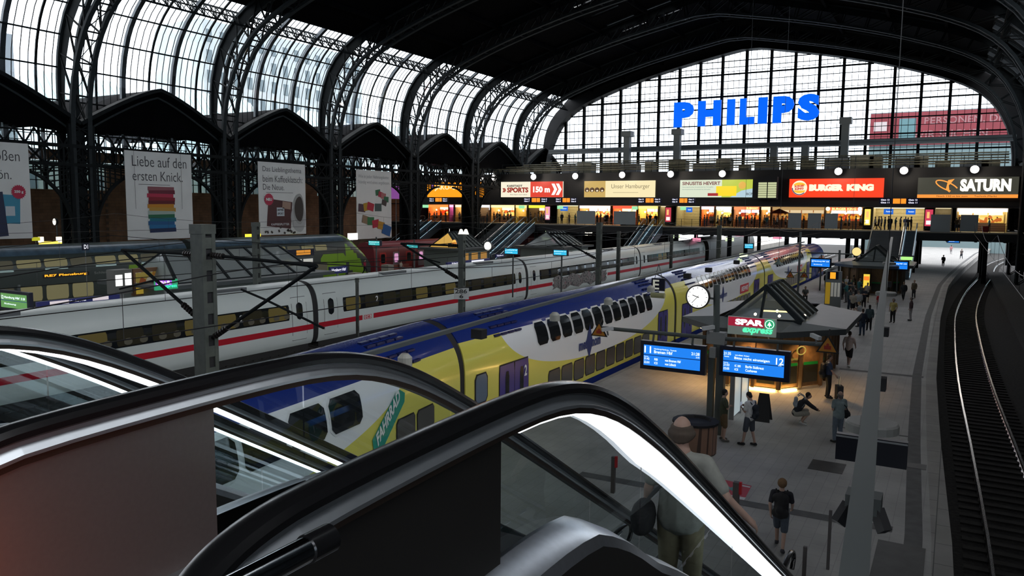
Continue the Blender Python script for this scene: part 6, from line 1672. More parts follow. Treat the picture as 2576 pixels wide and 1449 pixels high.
for k, (nm, c) in enumerate(cs):
    za = yt_ - (yt_ - yb_) * (k + 1) / n; zb3 = yt_ - (yt_ - yb_) * k / n; o_ = .10 * math.sin(k * 2.3)
    bl_(t, y0 + w * .31 + o_, y0 + w * .71 + o_, za, zb3 + .05, pc(nm + '_print', c), 'chocolate_bar', .02 * math.sin(k * 1.7), .02 + .004 * k)
for f in (.12, .82): bl_(t, y0 + w * f, y0 + w * f + .03, z0 + h * .35, z1, ink, 'guy_line', 0, .1)
t, y0, y1, z0, z1 = banner(653, 767, 406, 412, 592, 'white banner with a brown chocolate packet and a coffee cup')
w, h = y1 - y0, z1 - z0
btx(t, 'Das Lieblingsthema', y0 + w * .09, z1 - h * .15, w * .82, h * .09); btx(t, 'beim Kaffeeklatsch:', y0 + w * .09, z1 - h * .27, w * .84, h * .09); btx(t, 'Die Neue.', y0 + w * .09, z1 - h * .38, w * .44, h * .08); bl_(t, y0 + w * .15, y0 + w * .72, z1 - h * .415, z1 - h * .41, ink, 'thin_line')
bl_(t, y0 + w * .17, y0 + w * .68, z0 + h * .10, z0 + h * .48, pc('brown_packet_print', (.09, .03, .03)), 'brown_packet', -.1); bl_(t, y0 + w * .36, y0 + w * .52, z0 + h * .26, z0 + h * .38, pc('white_patch_print', (.6, .65, .7)), 'label_patch', 0, .04); bl_(t, y0 + w * .48, y0 + w * .66, z0 + h * .36, z0 + h * .46, pc('tan_print', (.4, .26, .2)), 'tan_flap', -.1, .04)
btx(t, 'KAFFEESPLITTER', y0 + w * .24, z0 + h * .13, w * .38, h * .03, whp, .01, .05); btx(t, 'RITTER', y0 + w * .38, z0 + h * .33, w * .12, h * .03, ink, .02, .06); btx(t, 'SPORT', y0 + w * .38, z0 + h * .28, w * .12, h * .03, ink, .02, .06)
for (r1, r2, m_, nm, off) in ((.20, .20, pc('saucer_print', (.50, .50, .50)), 'saucer', .03), (.15, .21, pc('cup_print', (.40, .40, .39)), 'cup_rim', .045), (.12, .17, pc('coffee_print', (.05, .04, .035)), 'coffee', .055)):
    cz_ = z0 + h * (.24 if nm == 'saucer' else .36); q = MB(); q.poly([(-66.2 + off, y0 + w * .86 + (w * r1) * math.cos(a) * (1 if math.cos(a) < 0 else .65), cz_ + w * r2 * 1.2 * math.sin(a)) for a in [2 * PI * k / 24 for k in range(24)]]); q.build(nm, m_, t, fix=False)
star(t, y0 + w * .2, z0 + h * .49, w * .10, 'NEU')
rs = random.Random(9)
for k in range(12): bl_(t, *(lambda a, c: (a, a + .22, c, c + .3))(y0 + w * rs.uniform(.03, .8), z0 + h * rs.uniform(.0, .09)), pc('coffee_print', (.05, .04, .035)), 'coffee_bean', rs.uniform(0, 3), .03)
t, y0, y1, z0, z1 = banner(898, 984, 426, 432, 602, 'rightmost white banner with scattered small coloured packets')
w, h = y1 - y0, z1 - z0
btx(t, 'Wie in jeder Nahrungskette:', y0 + w * .05, z1 - h * .13, w * .88, h * .06, pc('pale_grey_print', (.35, .35, .36))); btx(t, 'Ständig wird eines angebissen.', y0 + w * .05, z1 - h * .21, w * .9, h * .06, pc('pale_grey_print', (.35, .35, .36)))
for k, (fy, fz, c) in enumerate([(.6, .68, (.02, .14, .06)), (.68, .65, (.4, .03, .06)), (.76, .63, (.45, .15, .15)), (.84, .58, (.02, .14, .06)), (.78, .53, (.06, .04, .04)), (.14, .45, (.08, .04, .06)), (.28, .47, (.5, .3, .02)), (.38, .47, (.5, .02, .05)), (.6, .46, (.06, .10, .10)), (.24, .28, (.3, .2, .12)), (.38, .26, (.03, .18, .06)), (.52, .22, (.5, .02, .05)), (.68, .19, (.55, .28, .02)), (.84, .12, (.02, .12, .35))]):
    s_ = (.14 if fz > .5 else .19) if k != 13 else .25
    bl_(t, y0 + w * (fy - s_ / 2), y0 + w * (fy + s_ / 2), z0 + h * (fz - s_ * .3), z0 + h * (fz + s_ * .3), pc('packet_print_%d' % k, c), 'small_packet', rs.uniform(-.3, .2), .02 + .004 * k)
# purple poster right of the fourth banner
panel_px('purple_poster', 'purple rounded light panel right of the fourth banner', 'sign', 985, 468, 1010, 500, -75, emi('purple_panel_light', (.28, .08, .35), .7), .1)
# ================================================================== FOREGROUND ESCALATORS
HP = [(.92, 6.28), (.84, 6.40), (.82, 6.56), (.85, 6.70), (.91, 6.80), (1.0, 6.875), (1.12, 6.92), (1.3, 6.945), (1.9, 6.96), (2.35, 6.96), (2.6, 6.945), (2.85, 6.90), (3.1, 6.82), (3.35, 6.71), (3.6, 6.58), (4.0, 6.36)]
SL = .606
def hz(y):
    if y >= 4.0: return 6.36 - SL * (y - 4.0)
    return interp(HP[4:], 0, max(y, .911), 1)
HPATH = HP + [(y, hz(y)) for y in (6, 8, 10, 12)] + [(12.6, hz(12.6) + .03), (13.1, 1.02), (13.7, .97), (14.6, .955), (15.3, .955), (15.65, .90), (15.85, .76), (15.85, .58), (15.7, .45)]
def hsm(P, it=2):
    for _ in range(it): P = chaikin(P)
    return P
HS = hsm(HPATH)
def hcurve(ya, yb, dz, dy, step=.12):
    """points under the handrail centre line, offset down by dz"""
    r = []; y = ya
    while y < yb: r.append((y + dy, lz(y) - dz)); y += step
    r.append((yb + dy, lz(yb) - dz)); return r
def lz(y):
    P = [p for p in HS if p[0] >= .72 or True]
    best = None
    for a, c in zip(HS[:-1], HS[1:]):
        if min(a[0], c[0]) <= y <= max(a[0], c[0]) and abs(a[0] - c[0]) > 1e-6:
            z = a[1] + (c[1] - a[1]) * (y - a[0]) / (c[0] - a[0])
            best = z if best is None else max(best, z)
    return best if best is not None else (6.7 if y < 2 else .9)
def slope_f(y): return max(0., min(1., (y - 2.75) / .7)) * (1 if y < 12.2 else max(0, 1 - (y - 12.2) / .8))
brz = mat('bronze_brown_cladding', (.07, .05, .04), .38, .55)
deckm = mat('satin_steel_deck', (.50, .53, .58), .30, .9, noise=.06, nscale=30)
def balustrade(x, dy, lab, pend, panelm, lth, deck_side, near=False, led_sides=(1,)):
    t = thing('escalator_balustrade', lab, 'escalator balustrade', (x, 2 + dy, 6), 'escalator balustrades in front')
    P = [(x, y + dy, z) for y, z in HS]
    b = MB(); sec = [(-.042, -.012), (-.046, .008), (-.036, .026), (-.015, .033), (.015, .033), (.036, .026), (.046, .008), (.042, -.012), (.030, -.020), (-.030, -.020)]
    b.sweep(P, [(a, c - .033) for a, c in sec], (1, 0, 0)); b.build('handrail', BLACK, t, smooth=True)
    ymax = 15.2
    ys_ = [.8 + .15 * i for i in range(int((ymax - .8) / .15) + 1)]
    b = MB(); b.grid([[(x + a, y + dy, lz(y) - c) for a, c in ((-.022, .052), (.022, .052), (.024, .068), (.046, .092), (.046, .104), (-.046, .104), (-.046, .092), (-.024, .068))] for y in ys_], closed=True); b.build('silver_rail_profile', SILVER, t)
    b = MB(); b.grid([[(x + a, y + dy, lz(y) - c) for a, c in ((.032, .104), (.030, .130), (-.030, .130), (-.032, .104))] for y in ys_], closed=True); b.build('brown_rail_profile', brz, t)
    # light strip from the panel end onwards
    def th(y): return .018 + (lth - .018) * slope_f(y)
    yl = [y for y in ys_ if y >= pend]
    for sd in led_sides:
        b = MB(); b.grid([[(x + sd * .022, y + dy, lz(y) - .118), (x + sd * .024, y + dy, lz(y) - .12 - th(y)), (x + sd * .010, y + dy, lz(y) - .12 - th(y)), (x + sd * .010, y + dy, lz(y) - .118)] for y in yl], closed=True)
        b.build('led_strip', LED, t)
    # solid end panel
    zb_ = lambda y: lz(y) - .98
    b = MB(); yp = [.80 + .1 * i for i in range(int((pend - .8) / .1) + 1)] + [pend]
    b.grid([[(x - .02, y + dy, lz(y) - .118), (x - .02, y + dy, 5.3), (x + .02, y + dy, 5.3), (x + .02, y + dy, lz(y) - .118)] for y in yp], closed=True)
    b.poly([(x - .02, pend + dy, lz(pend) - .118), (x + .02, pend + dy, lz(pend) - .118), (x + .02, pend + dy, 5.3), (x - .02, pend + dy, 5.3)])
    b.build('solid_panel', panelm, t)
    # glass with joints
    cuts = [pend] + [c for c in (3.6, 5.6, 7.6, 9.6, 11.6, 13.4) if c > pend + .5] + [15.0]
    for a, c in zip(cuts[:-1], cuts[1:]):
        b = MB(); n = max(2, int((c - a - .012) / .15)); rows = []
        for k in range(n + 1):
            y = a + .006 + (c - a - .012) * k / n; rows.append([(x, y + dy, lz(y) - .12), (x, y + dy, lz(y) - .70 - .12 * slope_f(y))])
        b.grid(rows); b.build('glass_panel', BAL, t, fix=False)
    # decking at the foot of the glass and the outer cladding
    s_ = deck_side
    b = MB(); rows = []
    for y in ys_:
        h = .56 + .14 * slope_f(y); rows.append([(x - .015 * s_, y + dy, lz(y) - h), (x + .05 * s_, y + dy, lz(y) - h - .01), (x + .14 * s_, y + dy, lz(y) - h - .045), (x + .16 * s_, y + dy, lz(y) - h - .09)])
    b.grid(rows); b.build('outer_deck', deckm, t, smooth=True, fix=False)
    b = MB(); rows = []
    for y in ys_:
        h = .56 + .14 * slope_f(y) + .09; rows.append([(x + .16 * s_, y + dy, lz(y) - h), (x + .15 * s_, y + dy, lz(y) - 1.75)])
    b.grid(rows); b.build('outer_cladding', DINOX, t, fix=False)
    b = MB(); rows = []
    for y in ys_:
        h = .72 + .14 * slope_f(y); rows.append([(x, y + dy, lz(y) - h + .02), (x - .10 * s_, y + dy, lz(y) - h), (x - .11 * s_, y + dy, lz(y) - h - .3)])
    b.grid(rows); b.build('inner_skirt', mat('brushed_skirt_panel', (.22, .23, .24), .35, .8), t, fix=False)
    return t
pnl = mat('satin_steel_panel', (.36, .35, .34), .38, .85, noise=.03, nscale=60)
balustrade(-1.30, 0, 'nearest escalator balustrade, dark panel then glass with a thick white light strip', 2.18, DINOX, .15, 1, True)
balustrade(-2.45, 0, 'second escalator balustrade with the large grey metal panel at lower left', 1.96, pnl, .05, -1, False, ())
balustrade(-4.60, -.42, 'third escalator balustrade, cut by the left edge, white light strip along its glass', 1.4, DINOX, .05, 1)
balustrade(-5.75, -.42, 'farthest escalator balustrade, its light strip just below the third one', 1.4, DINOX, .04, -1)
def flight(x0, x1, dy, lab):
    t = thing('escalator_steps', lab, 'escalator', ((x0 + x1) / 2, 2 + dy, 5), 'foreground escalators')
    b = MB(); y = 1.2; pts = []
    while y < 15:
        z = lz(y) - .98; pts.append((y, z)); y += .4 if y > 3.4 and y < 12.4 else .4
    for (a, za), (c, zc) in zip(pts[:-1], pts[1:]):
        b.poly([(x0, a + dy, za), (x1, a + dy, za), (x1, c + dy, za), (x0, c + dy, za)]); b.poly([(x0, c + dy, za), (x1, c + dy, za), (x1, c + dy, zc), (x0, c + dy, zc)])
    b.build('step_treads', mat('dark_step_tread', (.05, .052, .055), .4, .6), t, fix=False)
    b = MB(); rows = [[(x0 - .1, y + dy, lz(y) - 1.85), (x1 + .1, y + dy, lz(y) - 1.85)] for y in [1 + .5 * k for k in range(25)]]; b.grid(rows); b.build('underside', DARK, t, fix=False)
flight(-2.38, -1.37, 0, 'steps of the nearest escalator, carrying the man in the pale shirt')
flight(-5.68, -4.67, -.42, 'steps of the left escalator behind the glass')
# bridge edge the escalators start from
b = MB(); b.box(-12, 6, -6, 1.6, 5.5, 5.98); struct(b.build('floor_upper', mat('dark_bridge_floor', (.10, .10, .10), .6, noise=.1)))
# stair rail stub at the bottom
t = thing('stair_handrail', 'short polished steel handrail with a black end cap at the bottom edge', 'handrail', (-.98, .9, 6))
MB().tube([(-.94, .30, 6.985), (-.97, .66, 6.99), (-.97, .985, 6.992)], .024, 20).build('steel_tube', mat('polished_steel', (.60, .62, .66), .12, 1.), t, smooth=True)
MB().tube([(-.97, .97, 6.992), (-.97, 1.03, 6.992)], .027, 20).build('end_cap', BLACK, t, smooth=True)
MB().tube([(-.95, .42, 5.98), (-.95, .42, 6.97)], .02, 10).build('rail_post', SILVER, t)


t = thing('added_red_lamp', 'small red lamp added low inside the nearest escalator balustrade for its glow', 'lamp', (-1.34, .98, 6.25))  # lamp and its point light added for a red glow on the panel opposite
MB().lathe((-1.33, .98, 6.25), [(.06, 0), (.06, -.02), (.045, -.03)], 16, axis='x').build('lamp_rim', SILVER, t)
MB().lathe((-1.36, .98, 6.25), [(0, -.006), (.04, -.004), (.045, 0)], 16, axis='x').build('red_lens', emi('red_lens_glow', (1, .12, .02), 12), t)
ld = bpy.data.lights.new('added_red_light', 'POINT'); ld.energy = 10; ld.color = (1, .16, .04); ld.shadow_soft_size = .12
lo = bpy.data.objects.new('added_red_light', ld); COL.objects.link(lo); lo.location = (-1.5, .98, 6.25)
# ================================================================== PEOPLE
def capsule(bm, p, q, r1, r2, n=12):
    p, q = Vector(p), Vector(q); d = q - p
    mb = MB.__new__(MB); mb.bm = bm
    mb.ball(p, r1, sub=2)
    mb.ball(q, r2, sub=2)
    if d.length > 1e-4:
        t = d.normalized(); u = Vector((0, 0, 1)) if abs(t.z) < .9 else Vector((1, 0, 0)); a = t.cross(u).normalized(); b = t.cross(a)
        r0 = [bm.verts.new(p + (a * math.cos(k * 2 * PI / n) + b * math.sin(k * 2 * PI / n)) * r1 * .99) for k in range(n)]
        r_ = [bm.verts.new(q + (a * math.cos(k * 2 * PI / n) + b * math.sin(k * 2 * PI / n)) * r2 * .99) for k in range(n)]
        for k in range(n): bm.faces.new((r0[k], r0[(k + 1) % n], r_[(k + 1) % n], r_[k]))
        bm.faces.new(r0[::-1]); bm.faces.new(r_)
def remeshed(bm, voxel, it=4, keep=None):
    bmesh.ops.recalc_face_normals(bm, faces=bm.faces)
    me = bpy.data.meshes.new('m'); bm.to_mesh(me); bm.free()
    ob = bpy.data.objects.new('m', me); COL.objects.link(ob)
    r = ob.modifiers.new('r', 'REMESH'); r.mode = 'VOXEL'; r.voxel_size = voxel; r.use_smooth_shade = True
    s = ob.modifiers.new('s', 'SMOOTH'); s.iterations = it; s.factor = .5
    dg = bpy.context.evaluated_depsgraph_get()
    out = bpy.data.meshes.new_from_object(ob.evaluated_get(dg))
    bpy.data.objects.remove(ob); bpy.data.meshes.remove(me)
    for p in out.polygons: p.use_smooth = True
    return out
J0 = dict(hip=(0, 0, .93), chest=(0, .0, 1.28), neck=(0, -.01, 1.47), head=(0, .02, 1.63), face=(0, 1, 0),
          hL=(-.09, 0, .90), kL=(-.10, .03, .50), aL=(-.11, -.01, .09), tL=(-.13, .15, .03),
          hR=(.09, 0, .90), kR=(.10, .03, .50), aR=(.11, -.01, .09), tR=(.13, .15, .03),
          sL=(-.185, -.01, 1.41), eL=(-.25, -.03, 1.13), wL=(-.24, .06, .89), sR=(.185, -.01, 1.41), eR=(.25, -.03, 1.13), wR=(.24, .06, .89))
POSES = {
 'stand': {},
 'walk': dict(kL=(-.09, .20, .52), aL=(-.09, .28, .12), tL=(-.10, .44, .06), kR=(.09, -.02, .50), aR=(.09, -.26, .13), tR=(.10, -.12, .03), eL=(-.24, -.14, 1.15), wL=(-.22, -.10, .92), eR=(.24, .08, 1.15), wR=(.22, .26, .98)),
 'phone': dict(eR=(.22, .02, 1.14), wR=(.10, .28, 1.22), eL=(-.23, .0, 1.14), wL=(-.08, .27, 1.20), head=(0, .06, 1.61), face=(0, .85, -.5)),
 'fold': dict(eR=(.24, .05, 1.15), wR=(-.04, .20, 1.16), eL=(-.24, .05, 1.16), wL=(.05, .19, 1.20)),
 'lookup': dict(head=(0, -.02, 1.62), face=(0, .8, .55), eR=(.24, -.02, 1.14), wR=(.06, .20, 1.02), eL=(-.24, -.02, 1.14), wL=(-.05, .20, 1.02)),
 'squat': dict(hip=(0, -.20, .42), hL=(-.10, -.18, .40), kL=(-.15, .22, .50), aL=(-.13, .02, .12), tL=(-.14, .18, .04), hR=(.10, -.18, .40), kR=(.15, .22, .46), aR=(.13, .0, .12), tR=(.14, .16, .04),
               chest=(0, -.02, .74), neck=(0, .12, .93), head=(0, .22, 1.06), sL=(-.18, .10, .88), eL=(-.22, .32, .70), wL=(-.10, .50, .60), sR=(.18, .10, .88), eR=(.22, .34, .70), wR=(.08, .52, .58)),
 'sit': dict(hip=(0, -.02, .52), hL=(-.10, 0, .50), kL=(-.12, .42, .48), aL=(-.12, .46, .09), tL=(-.13, .62, .03), hR=(.10, 0, .50), kR=(.12, .42, .48), aR=(.12, .44, .09), tR=(.13, .60, .03),
             chest=(0, .0, .86), neck=(0, .01, 1.05), head=(0, .05, 1.21), sL=(-.185, 0, .99), eL=(-.24, .06, .73), wL=(-.12, .30, .62), sR=(.185, 0, .99), eR=(.24, .06, .73), wR=(.12, .30, .62)),
 'rail': dict(eR=(.36, .02, 1.18), wR=(.50, .12, 1.02), head=(-.02, .03, 1.63), eL=(-.26, -.05, 1.15), wL=(-.30, .05, .92)),
 'handle': dict(eR=(.25, .06, 1.15), wR=(.30, .20, .98), eL=(-.24, .0, 1.14), wL=(-.18, .14, 1.0)),
}
SKIN = [mat('light_skin', (.44, .29, .23), .6), mat('tan_skin', (.33, .20, .14), .6), mat('brown_skin', (.14, .07, .045), .55)]
def cloth_m(n, c): return mat('cloth_' + n, c, .85, noise=.12, nscale=14)
def figure(name, label, pos, rz, pose='stand', top=('grey', (.2, .2, .2)), bottom=('navy', (.02, .025, .05)), shoes=('black_shoes', (.02, .02, .02)), hair=('brown_hair', (.05, .03, .02)),
           shorts=False, sleeves='short', skin=0, detail=1, h=1.75, hairstyle='short', group=None, wide=1., over=None, loc_override=None, skirt=False):
    J = {k: Vector(v) for k, v in J0.items()}
    for k, v in POSES[pose].items(): J[k] = Vector(v)
    if over:
        for k, v in over.items(): J[k] = Vector(v)
    s = h / 1.75
    vx = {2: .011, 1: .020, 0: .045}[detail]
    W_ = wide
    t = thing(name, label, 'person', pos, group)
    t.rotation_euler = (0, 0, rz); t.scale = (s, s, s)
    def put(nm, me, m):
        me.name = nm; me.materials.clear(); me.materials.append(m); o = bpy.data.objects.new(nm, me); COL.objects.link(o); o.parent = t; return o
    hd, nk, ch, hp = J['head'], J['neck'], J['chest'], J['hip']; f = J['face'].normalized(); upv = (hd - nk).normalized()
    sd = f.cross(Vector((0, 0, 1))).normalized(); hu = sd.cross(f).normalized()
    rot = Matrix((sd, f, hu)).transposed().to_4x4()
    bm = bmesh.new(); mb = MB.__new__(MB); mb.bm = bm
    mb.ball(hd + hu * .02, .1, (.76, .95, 1.08), rot=rot); mb.ball(hd - hu * .055 + f * .03, .06, (.85, .85, .8), rot=rot)
    if detail:
        mb.ball(hd + f * .105 - hu * .012, .017, (.8, 1, 1.4), rot=rot, sub=1)
        for k in (-1, 1): mb.ball(hd + sd * .08 * k - hu * .01, .026, (.5, .8, 1.2), rot=rot, sub=1)
        mb.ball(hd + f * .088 - hu * .055, .022, (1.3, .5, .5), rot=rot, sub=1)
    capsule(bm, hd - hu * .05 - f * .015, nk, .055, .06)
    capsule(bm, ch, hp, .115, .11); capsule(bm, J['sL'], J['sR'], .06, .06); capsule(bm, nk, ch, .07, .12)
    for q in 'LR':
        capsule(bm, J['s' + q], J['e' + q], .052, .040); capsule(bm, J['e' + q], J['w' + q], .040, .028)
        capsule(bm, J['h' + q], J['k' + q], .088, .058); capsule(bm, J['k' + q], J['a' + q], .056, .038); capsule(bm, J['a' + q], J['t' + q], .042, .032)
        w = J['w' + q]; e = J['e' + q]; d = (w - e).normalized(); sg = -1 if q == 'L' else 1
        if detail:
            down = Vector((0, 0, -1)); pn = d.cross(Vector((0, 1, 0)) if abs(d.y) < .7 else Vector((0, 0, 1))).normalized(); wd = pn.cross(d).normalized()
            palm = w + d * .055; capsule(bm, w + wd * .012, palm + wd * .018, .024, .022, 8); capsule(bm, w - wd * .012, palm - wd * .018, .024, .022, 8)
            rr = .0095 if detail == 2 else .0125
            for k, L in enumerate((.070, .080, .074, .058)):
                b0 = palm + wd * (.030 - .02 * k) + d * .012; m1 = b0 + d * L * .5 - pn * .008 * sg; e1 = m1 + d * L * .38 - pn * .028 * sg
                capsule(bm, b0, m1, rr, rr * .95, 6); capsule(bm, m1, e1, rr * .95, rr * .8, 6)
            tb = w + wd * .026 + d * .02; capsule(bm, tb, tb + wd * .026 + d * .03 - pn * .01 * sg, rr * 1.15, rr, 6); capsule(bm, tb + wd * .026 + d * .03 - pn * .01 * sg, tb + wd * .028 + d * .058 - pn * .02 * sg, rr, rr * .85, 6)
        else:
            capsule(bm, w, w + d * .09, .032, .026, 6)
    put('body', remeshed(bm, vx, 3 if detail else 1), SKIN[skin])
    # top
    bm = bmesh.new(); mb.bm = bm
    fw = Vector((0, 1, 0))
    capsule(bm, J['sL'] * .95 + J['sR'] * .05, J['sR'] * .95 + J['sL'] * .05, .074, .074)
    mid = (ch + hp) / 2
    for k in (-1, 1):
        capsule(bm, ch + Vector((.055 * k * W_, 0, .03)), mid + Vector((.05 * k * W_, .01 * W_, 0)), .120 * W_, .115 * W_); capsule(bm, mid + Vector((.05 * k * W_, .01, 0)), hp + Vector((.055 * k * W_, 0, -.01)), .115 * W_, .122 * W_)
    capsule(bm, nk - (nk - ch) * .12, ch, .078, .145 * W_); capsule(bm, ch, hp, .142 * W_, .136 * W_)
    for q in 'LR':
        sh, e, w = J['s' + q], J['e' + q], J['w' + q]
        if sleeves == 'long': capsule(bm, sh, e, .072, .056); capsule(bm, e, w - (w - e) * .06, .056, .042)
        elif sleeves == 'short': capsule(bm, sh, sh + (e - sh) * .72, .072, .062)
        else: capsule(bm, sh, sh + (e - sh) * .1, .066, .06)
    put('top', remeshed(bm, vx * 1.15, 3), cloth_m(*top))
    # bottom
    bm = bmesh.new(); mb.bm = bm
    capsule(bm, hp + Vector((-.05, 0, .02)), hp + Vector((.05, 0, .02)), .122 * W_, .122 * W_)
    for q in 'LR':
        H_, K_, A_ = J['h' + q], J['k' + q], J['a' + q]
        if skirt: capsule(bm, H_, H_ + (K_ - H_) * .9, .11, .13)
        elif shorts: capsule(bm, H_, H_ + (K_ - H_) * .92, .108, .088)
        else: capsule(bm, H_, K_, .108, .080); capsule(bm, K_, A_ + (K_ - A_) * .08, .078, .062)
    put('trousers' if not shorts and not skirt else ('skirt' if skirt else 'shorts'), remeshed(bm, vx * 1.15, 3), cloth_m(*bottom))
    for q in 'LR':
        bm = bmesh.new(); mb.bm = bm
        a, c = J['a' + q], J['t' + q]; dd = (c - a); capsule(bm, a - dd * .25 - Vector((0, 0, .035)), c - Vector((0, 0, -.012)), .048, .042); capsule(bm, a, a - Vector((0, 0, .02)), .05, .05)
        put('shoe', remeshed(bm, vx * 1.1, 2), cloth_m(*shoes))
    bm = bmesh.new(); mb.bm = bm
    if hairstyle == 'bald_ring':
        for k in range(9):
            a = PI * k / 8; c = hd + sd * .078 * math.cos(a) - f * .085 * math.sin(a) - hu * .01; mb.ball(c, .042, rot=rot, sub=1); mb.ball(c - hu * .04 * math.sin(a), .038, sub=1); mb.ball(c + hu * .045 + (hd - c) * .12, .030, sub=1)
    else:
        mb.ball(hd + hu * .04 - f * .018, .106, (.80, .95, .98), rot=rot); mb.ball(hd - f * .045 - hu * .01, .085, (.9, .75, 1.0), rot=rot)
        if hairstyle == 'long':
            mb.ball(hd - f * .065 - hu * .10, .075, (1.0, .6, 1.6), rot=rot)
        if hairstyle == 'bushy': mb.ball(hd + hu * .03 - f * .03, .125, (.9, .9, 1), rot=rot)
        if hairstyle == 'bun': mb.ball(hd + hu * .12 - f * .09, .05)
    put('hair', remeshed(bm, vx, 2), cloth_m(*hair))
    if detail:
        for k in (-1, 1):
            me = bpy.data.meshes.new('eye'); b2 = bmesh.new(); q2 = MB.__new__(MB); q2.bm = b2; q2.ball(hd + sd * .031 * k + f * .082 + hu * .014, .011, sub=1); b2.to_mesh(me); b2.free(); put('eye', me, mat('dark_eye', (.03, .02, .015), .2))
    return t
def bag(name, label, cat, kind, person_pos, rz, m, s=1., off=(0, -.18, 1.2), group=None):
    """bag shapes in the local frame of a person"""
    bm = bmesh.new(); mb = MB.__new__(MB); mb.bm = bm
    o = Vector(off)
    t = thing(name, label, cat, person_pos, group); t.rotation_euler = (0, 0, rz)
    def put(nm, me, mm): me.name = nm; me.materials.clear(); me.materials.append(mm); ob = bpy.data.objects.new(nm, me); COL.objects.link(ob); ob.parent = t; return ob
    if kind == 'backpack':
        for k in (-1, 1):
            for z in (-.18, .14): mb.ball(o + Vector((.09 * k, 0, z)) * s, .09 * s, (1, .85, 1.2))
        capsule(bm, o + Vector((0, 0, -.2)) * s, o + Vector((0, 0, .18)) * s, .115 * s, .10 * s)
        mb.ball(o + Vector((0, -.1, -.1)) * s, .09 * s, (1.1, .6, 1.1)); put('pack', remeshed(bm, .022, 3), m)
        for k in (-1, 1):
            q = MB(); q.tube([o + Vector((.09 * k, .06, .22)), o + Vector((.12 * k, .14, .30)), o + Vector((.13 * k, .27, .22)), o + Vector((.13 * k, .31, .0)), o + Vector((.14 * k, .2, -.15)), o + Vector((.12 * k, .05, -.2))], .018, 6); ob = q.build('strap', m); ob.parent = t
    elif kind == 'shoulder':
        mb.ball(o, .16 * s, (.55, 1.05, .8)); mb.ball(o + Vector((0, 0, -.06)), .15 * s, (.55, 1.1, .6)); put('pouch', remeshed(bm, .02, 3), m)
        q = MB(); q.tube([o + Vector((0, -.1, .1)), Vector((o.x * .6, -.16, 1.25)), Vector((-.12 if o.x > 0 else .12, 0, 1.5)), Vector((o.x * .5, .17, 1.25)), o + Vector((0, .1, .1))], .014, 6); ob = q.build('strap', m); ob.parent = t
    elif kind == 'suitcase':
        q = MB(); q.box(o.x - .2, o.x + .2, o.y - .12, o.y + .12, .05, .62 * s); ob = q.build('case', m); ob.parent = t
        q = MB(); q.tube([(o.x - .1, o.y, .6 * s), (o.x - .1, o.y, 1.0), (o.x + .1, o.y, 1.0), (o.x + .1, o.y, .6 * s)], .012, 6); ob = q.build('pull_handle', SILVER); ob.parent = t
        for k in (-1, 1): q = MB(); q.lathe((o.x + .16 * k, o.y, .045), [(0, -.02), (.045, -.02), (.045, .02), (0, .02)], 10, axis='x'); ob = q.build('wheel', BLACK); ob.parent = t
    return t
R_ = math.radians
cloth_m('black_bag', (.012, .012, .014))
# man on the escalator, back to the camera, hand on the rail
my = 6.28
pz = lz(my) - .98
p = (-1.90, my, pz)
tr = figure('person', 'balding person in a pale shirt and khaki trousers riding the nearest escalator', p, R_(4), 'rail', ('cream_shirt', (.30, .31, .28)), ('khaki', (.24, .21, .13)), ('tan_shoes', (.12, .09, .06)), ('grey_brown_hair', (.085, .065, .05)), sleeves='short', detail=2, h=1.85, hairstyle='bald_ring', wide=1.12,
            over=dict(eR=(.38, -.08, 1.17), wR=(.53, .02, 1.0)))
bag('shoulder_bag', 'black bag hanging from the shoulder of the person on the escalator', 'bag', 'shoulder', p, R_(4), MATS['cloth_black_bag'], 1.2, (-.30, -.10, .98))
# woman walking away at the foot of the escalator
p = (-3.02, 17.5, 0)
figure('person', 'person with short blond hair, dark top and grey shorts at the escalator foot', p, R_(5), 'walk', ('black_top', (.012, .012, .018)), ('slate_shorts', (.07, .09, .12)), ('dark_trainers', (.04, .04, .05)), ('blond_brown_hair', (.15, .085, .04)), shorts=True, skin=0, detail=2, h=1.66, hairstyle='bushy')
bag('backpack', 'black backpack on the blond person at the foot of the escalator', 'backpack', 'backpack', p, R_(5), MATS['cloth_black_bag'], 1.05, (0, -.18, 1.13))
# man with phone
p = (-5.42, 25.05, 0)
figure('person', 'person in white top and grey shorts looking at a phone', p, R_(62), 'phone', ('white_tshirt', (.62, .62, .62)), ('grey_shorts', (.06, .07, .09)), ('black_trainers', (.015, .015, .018)), ('black_hair', (.012, .01, .01)), shorts=True, skin=0, detail=1, h=1.78, over=dict(kL=(-.12, .06, .5), aL=(-.14, .12, .09), tL=(-.15, .29, .03), kR=(.12, -.02, .5), aR=(.15, -.12, .09), tR=(.17, .05, .03)))
bag('backpack', 'dark sling bag with grey bottom worn by the person with the phone', 'backpack', 'backpack', p, R_(62), cloth_m('navy_black', (.015, .02, .03)), .85, (.04, -.19, 1.18))
ph = MB(); ph.box(-.04, .04, .36, .375, 1.24, 1.38); o_ = ph.build('mobile_phone', mat('lit_phone', (.3, .35, .4), .2, 0, .3, (.6, .7, .9))); o_.location = (p[0], p[1], 0); o_.rotation_euler = (0, 0, R_(62)); tag(o_, 'small pale mobile phone held by the person in the white t-shirt', 'phone')
figure('person', 'person in olive top and brown shorts, arms folded beside the sign mast', (-6.28, 25.15, 0), R_(-60), 'fold', ('olive_tshirt', (.05, .06, .035)), ('brown_shorts', (.12, .075, .035)), ('grey_sandals', (.12, .11, .10)), ('black_hair', (.012, .01, .01)), shorts=True, detail=1, h=1.74)
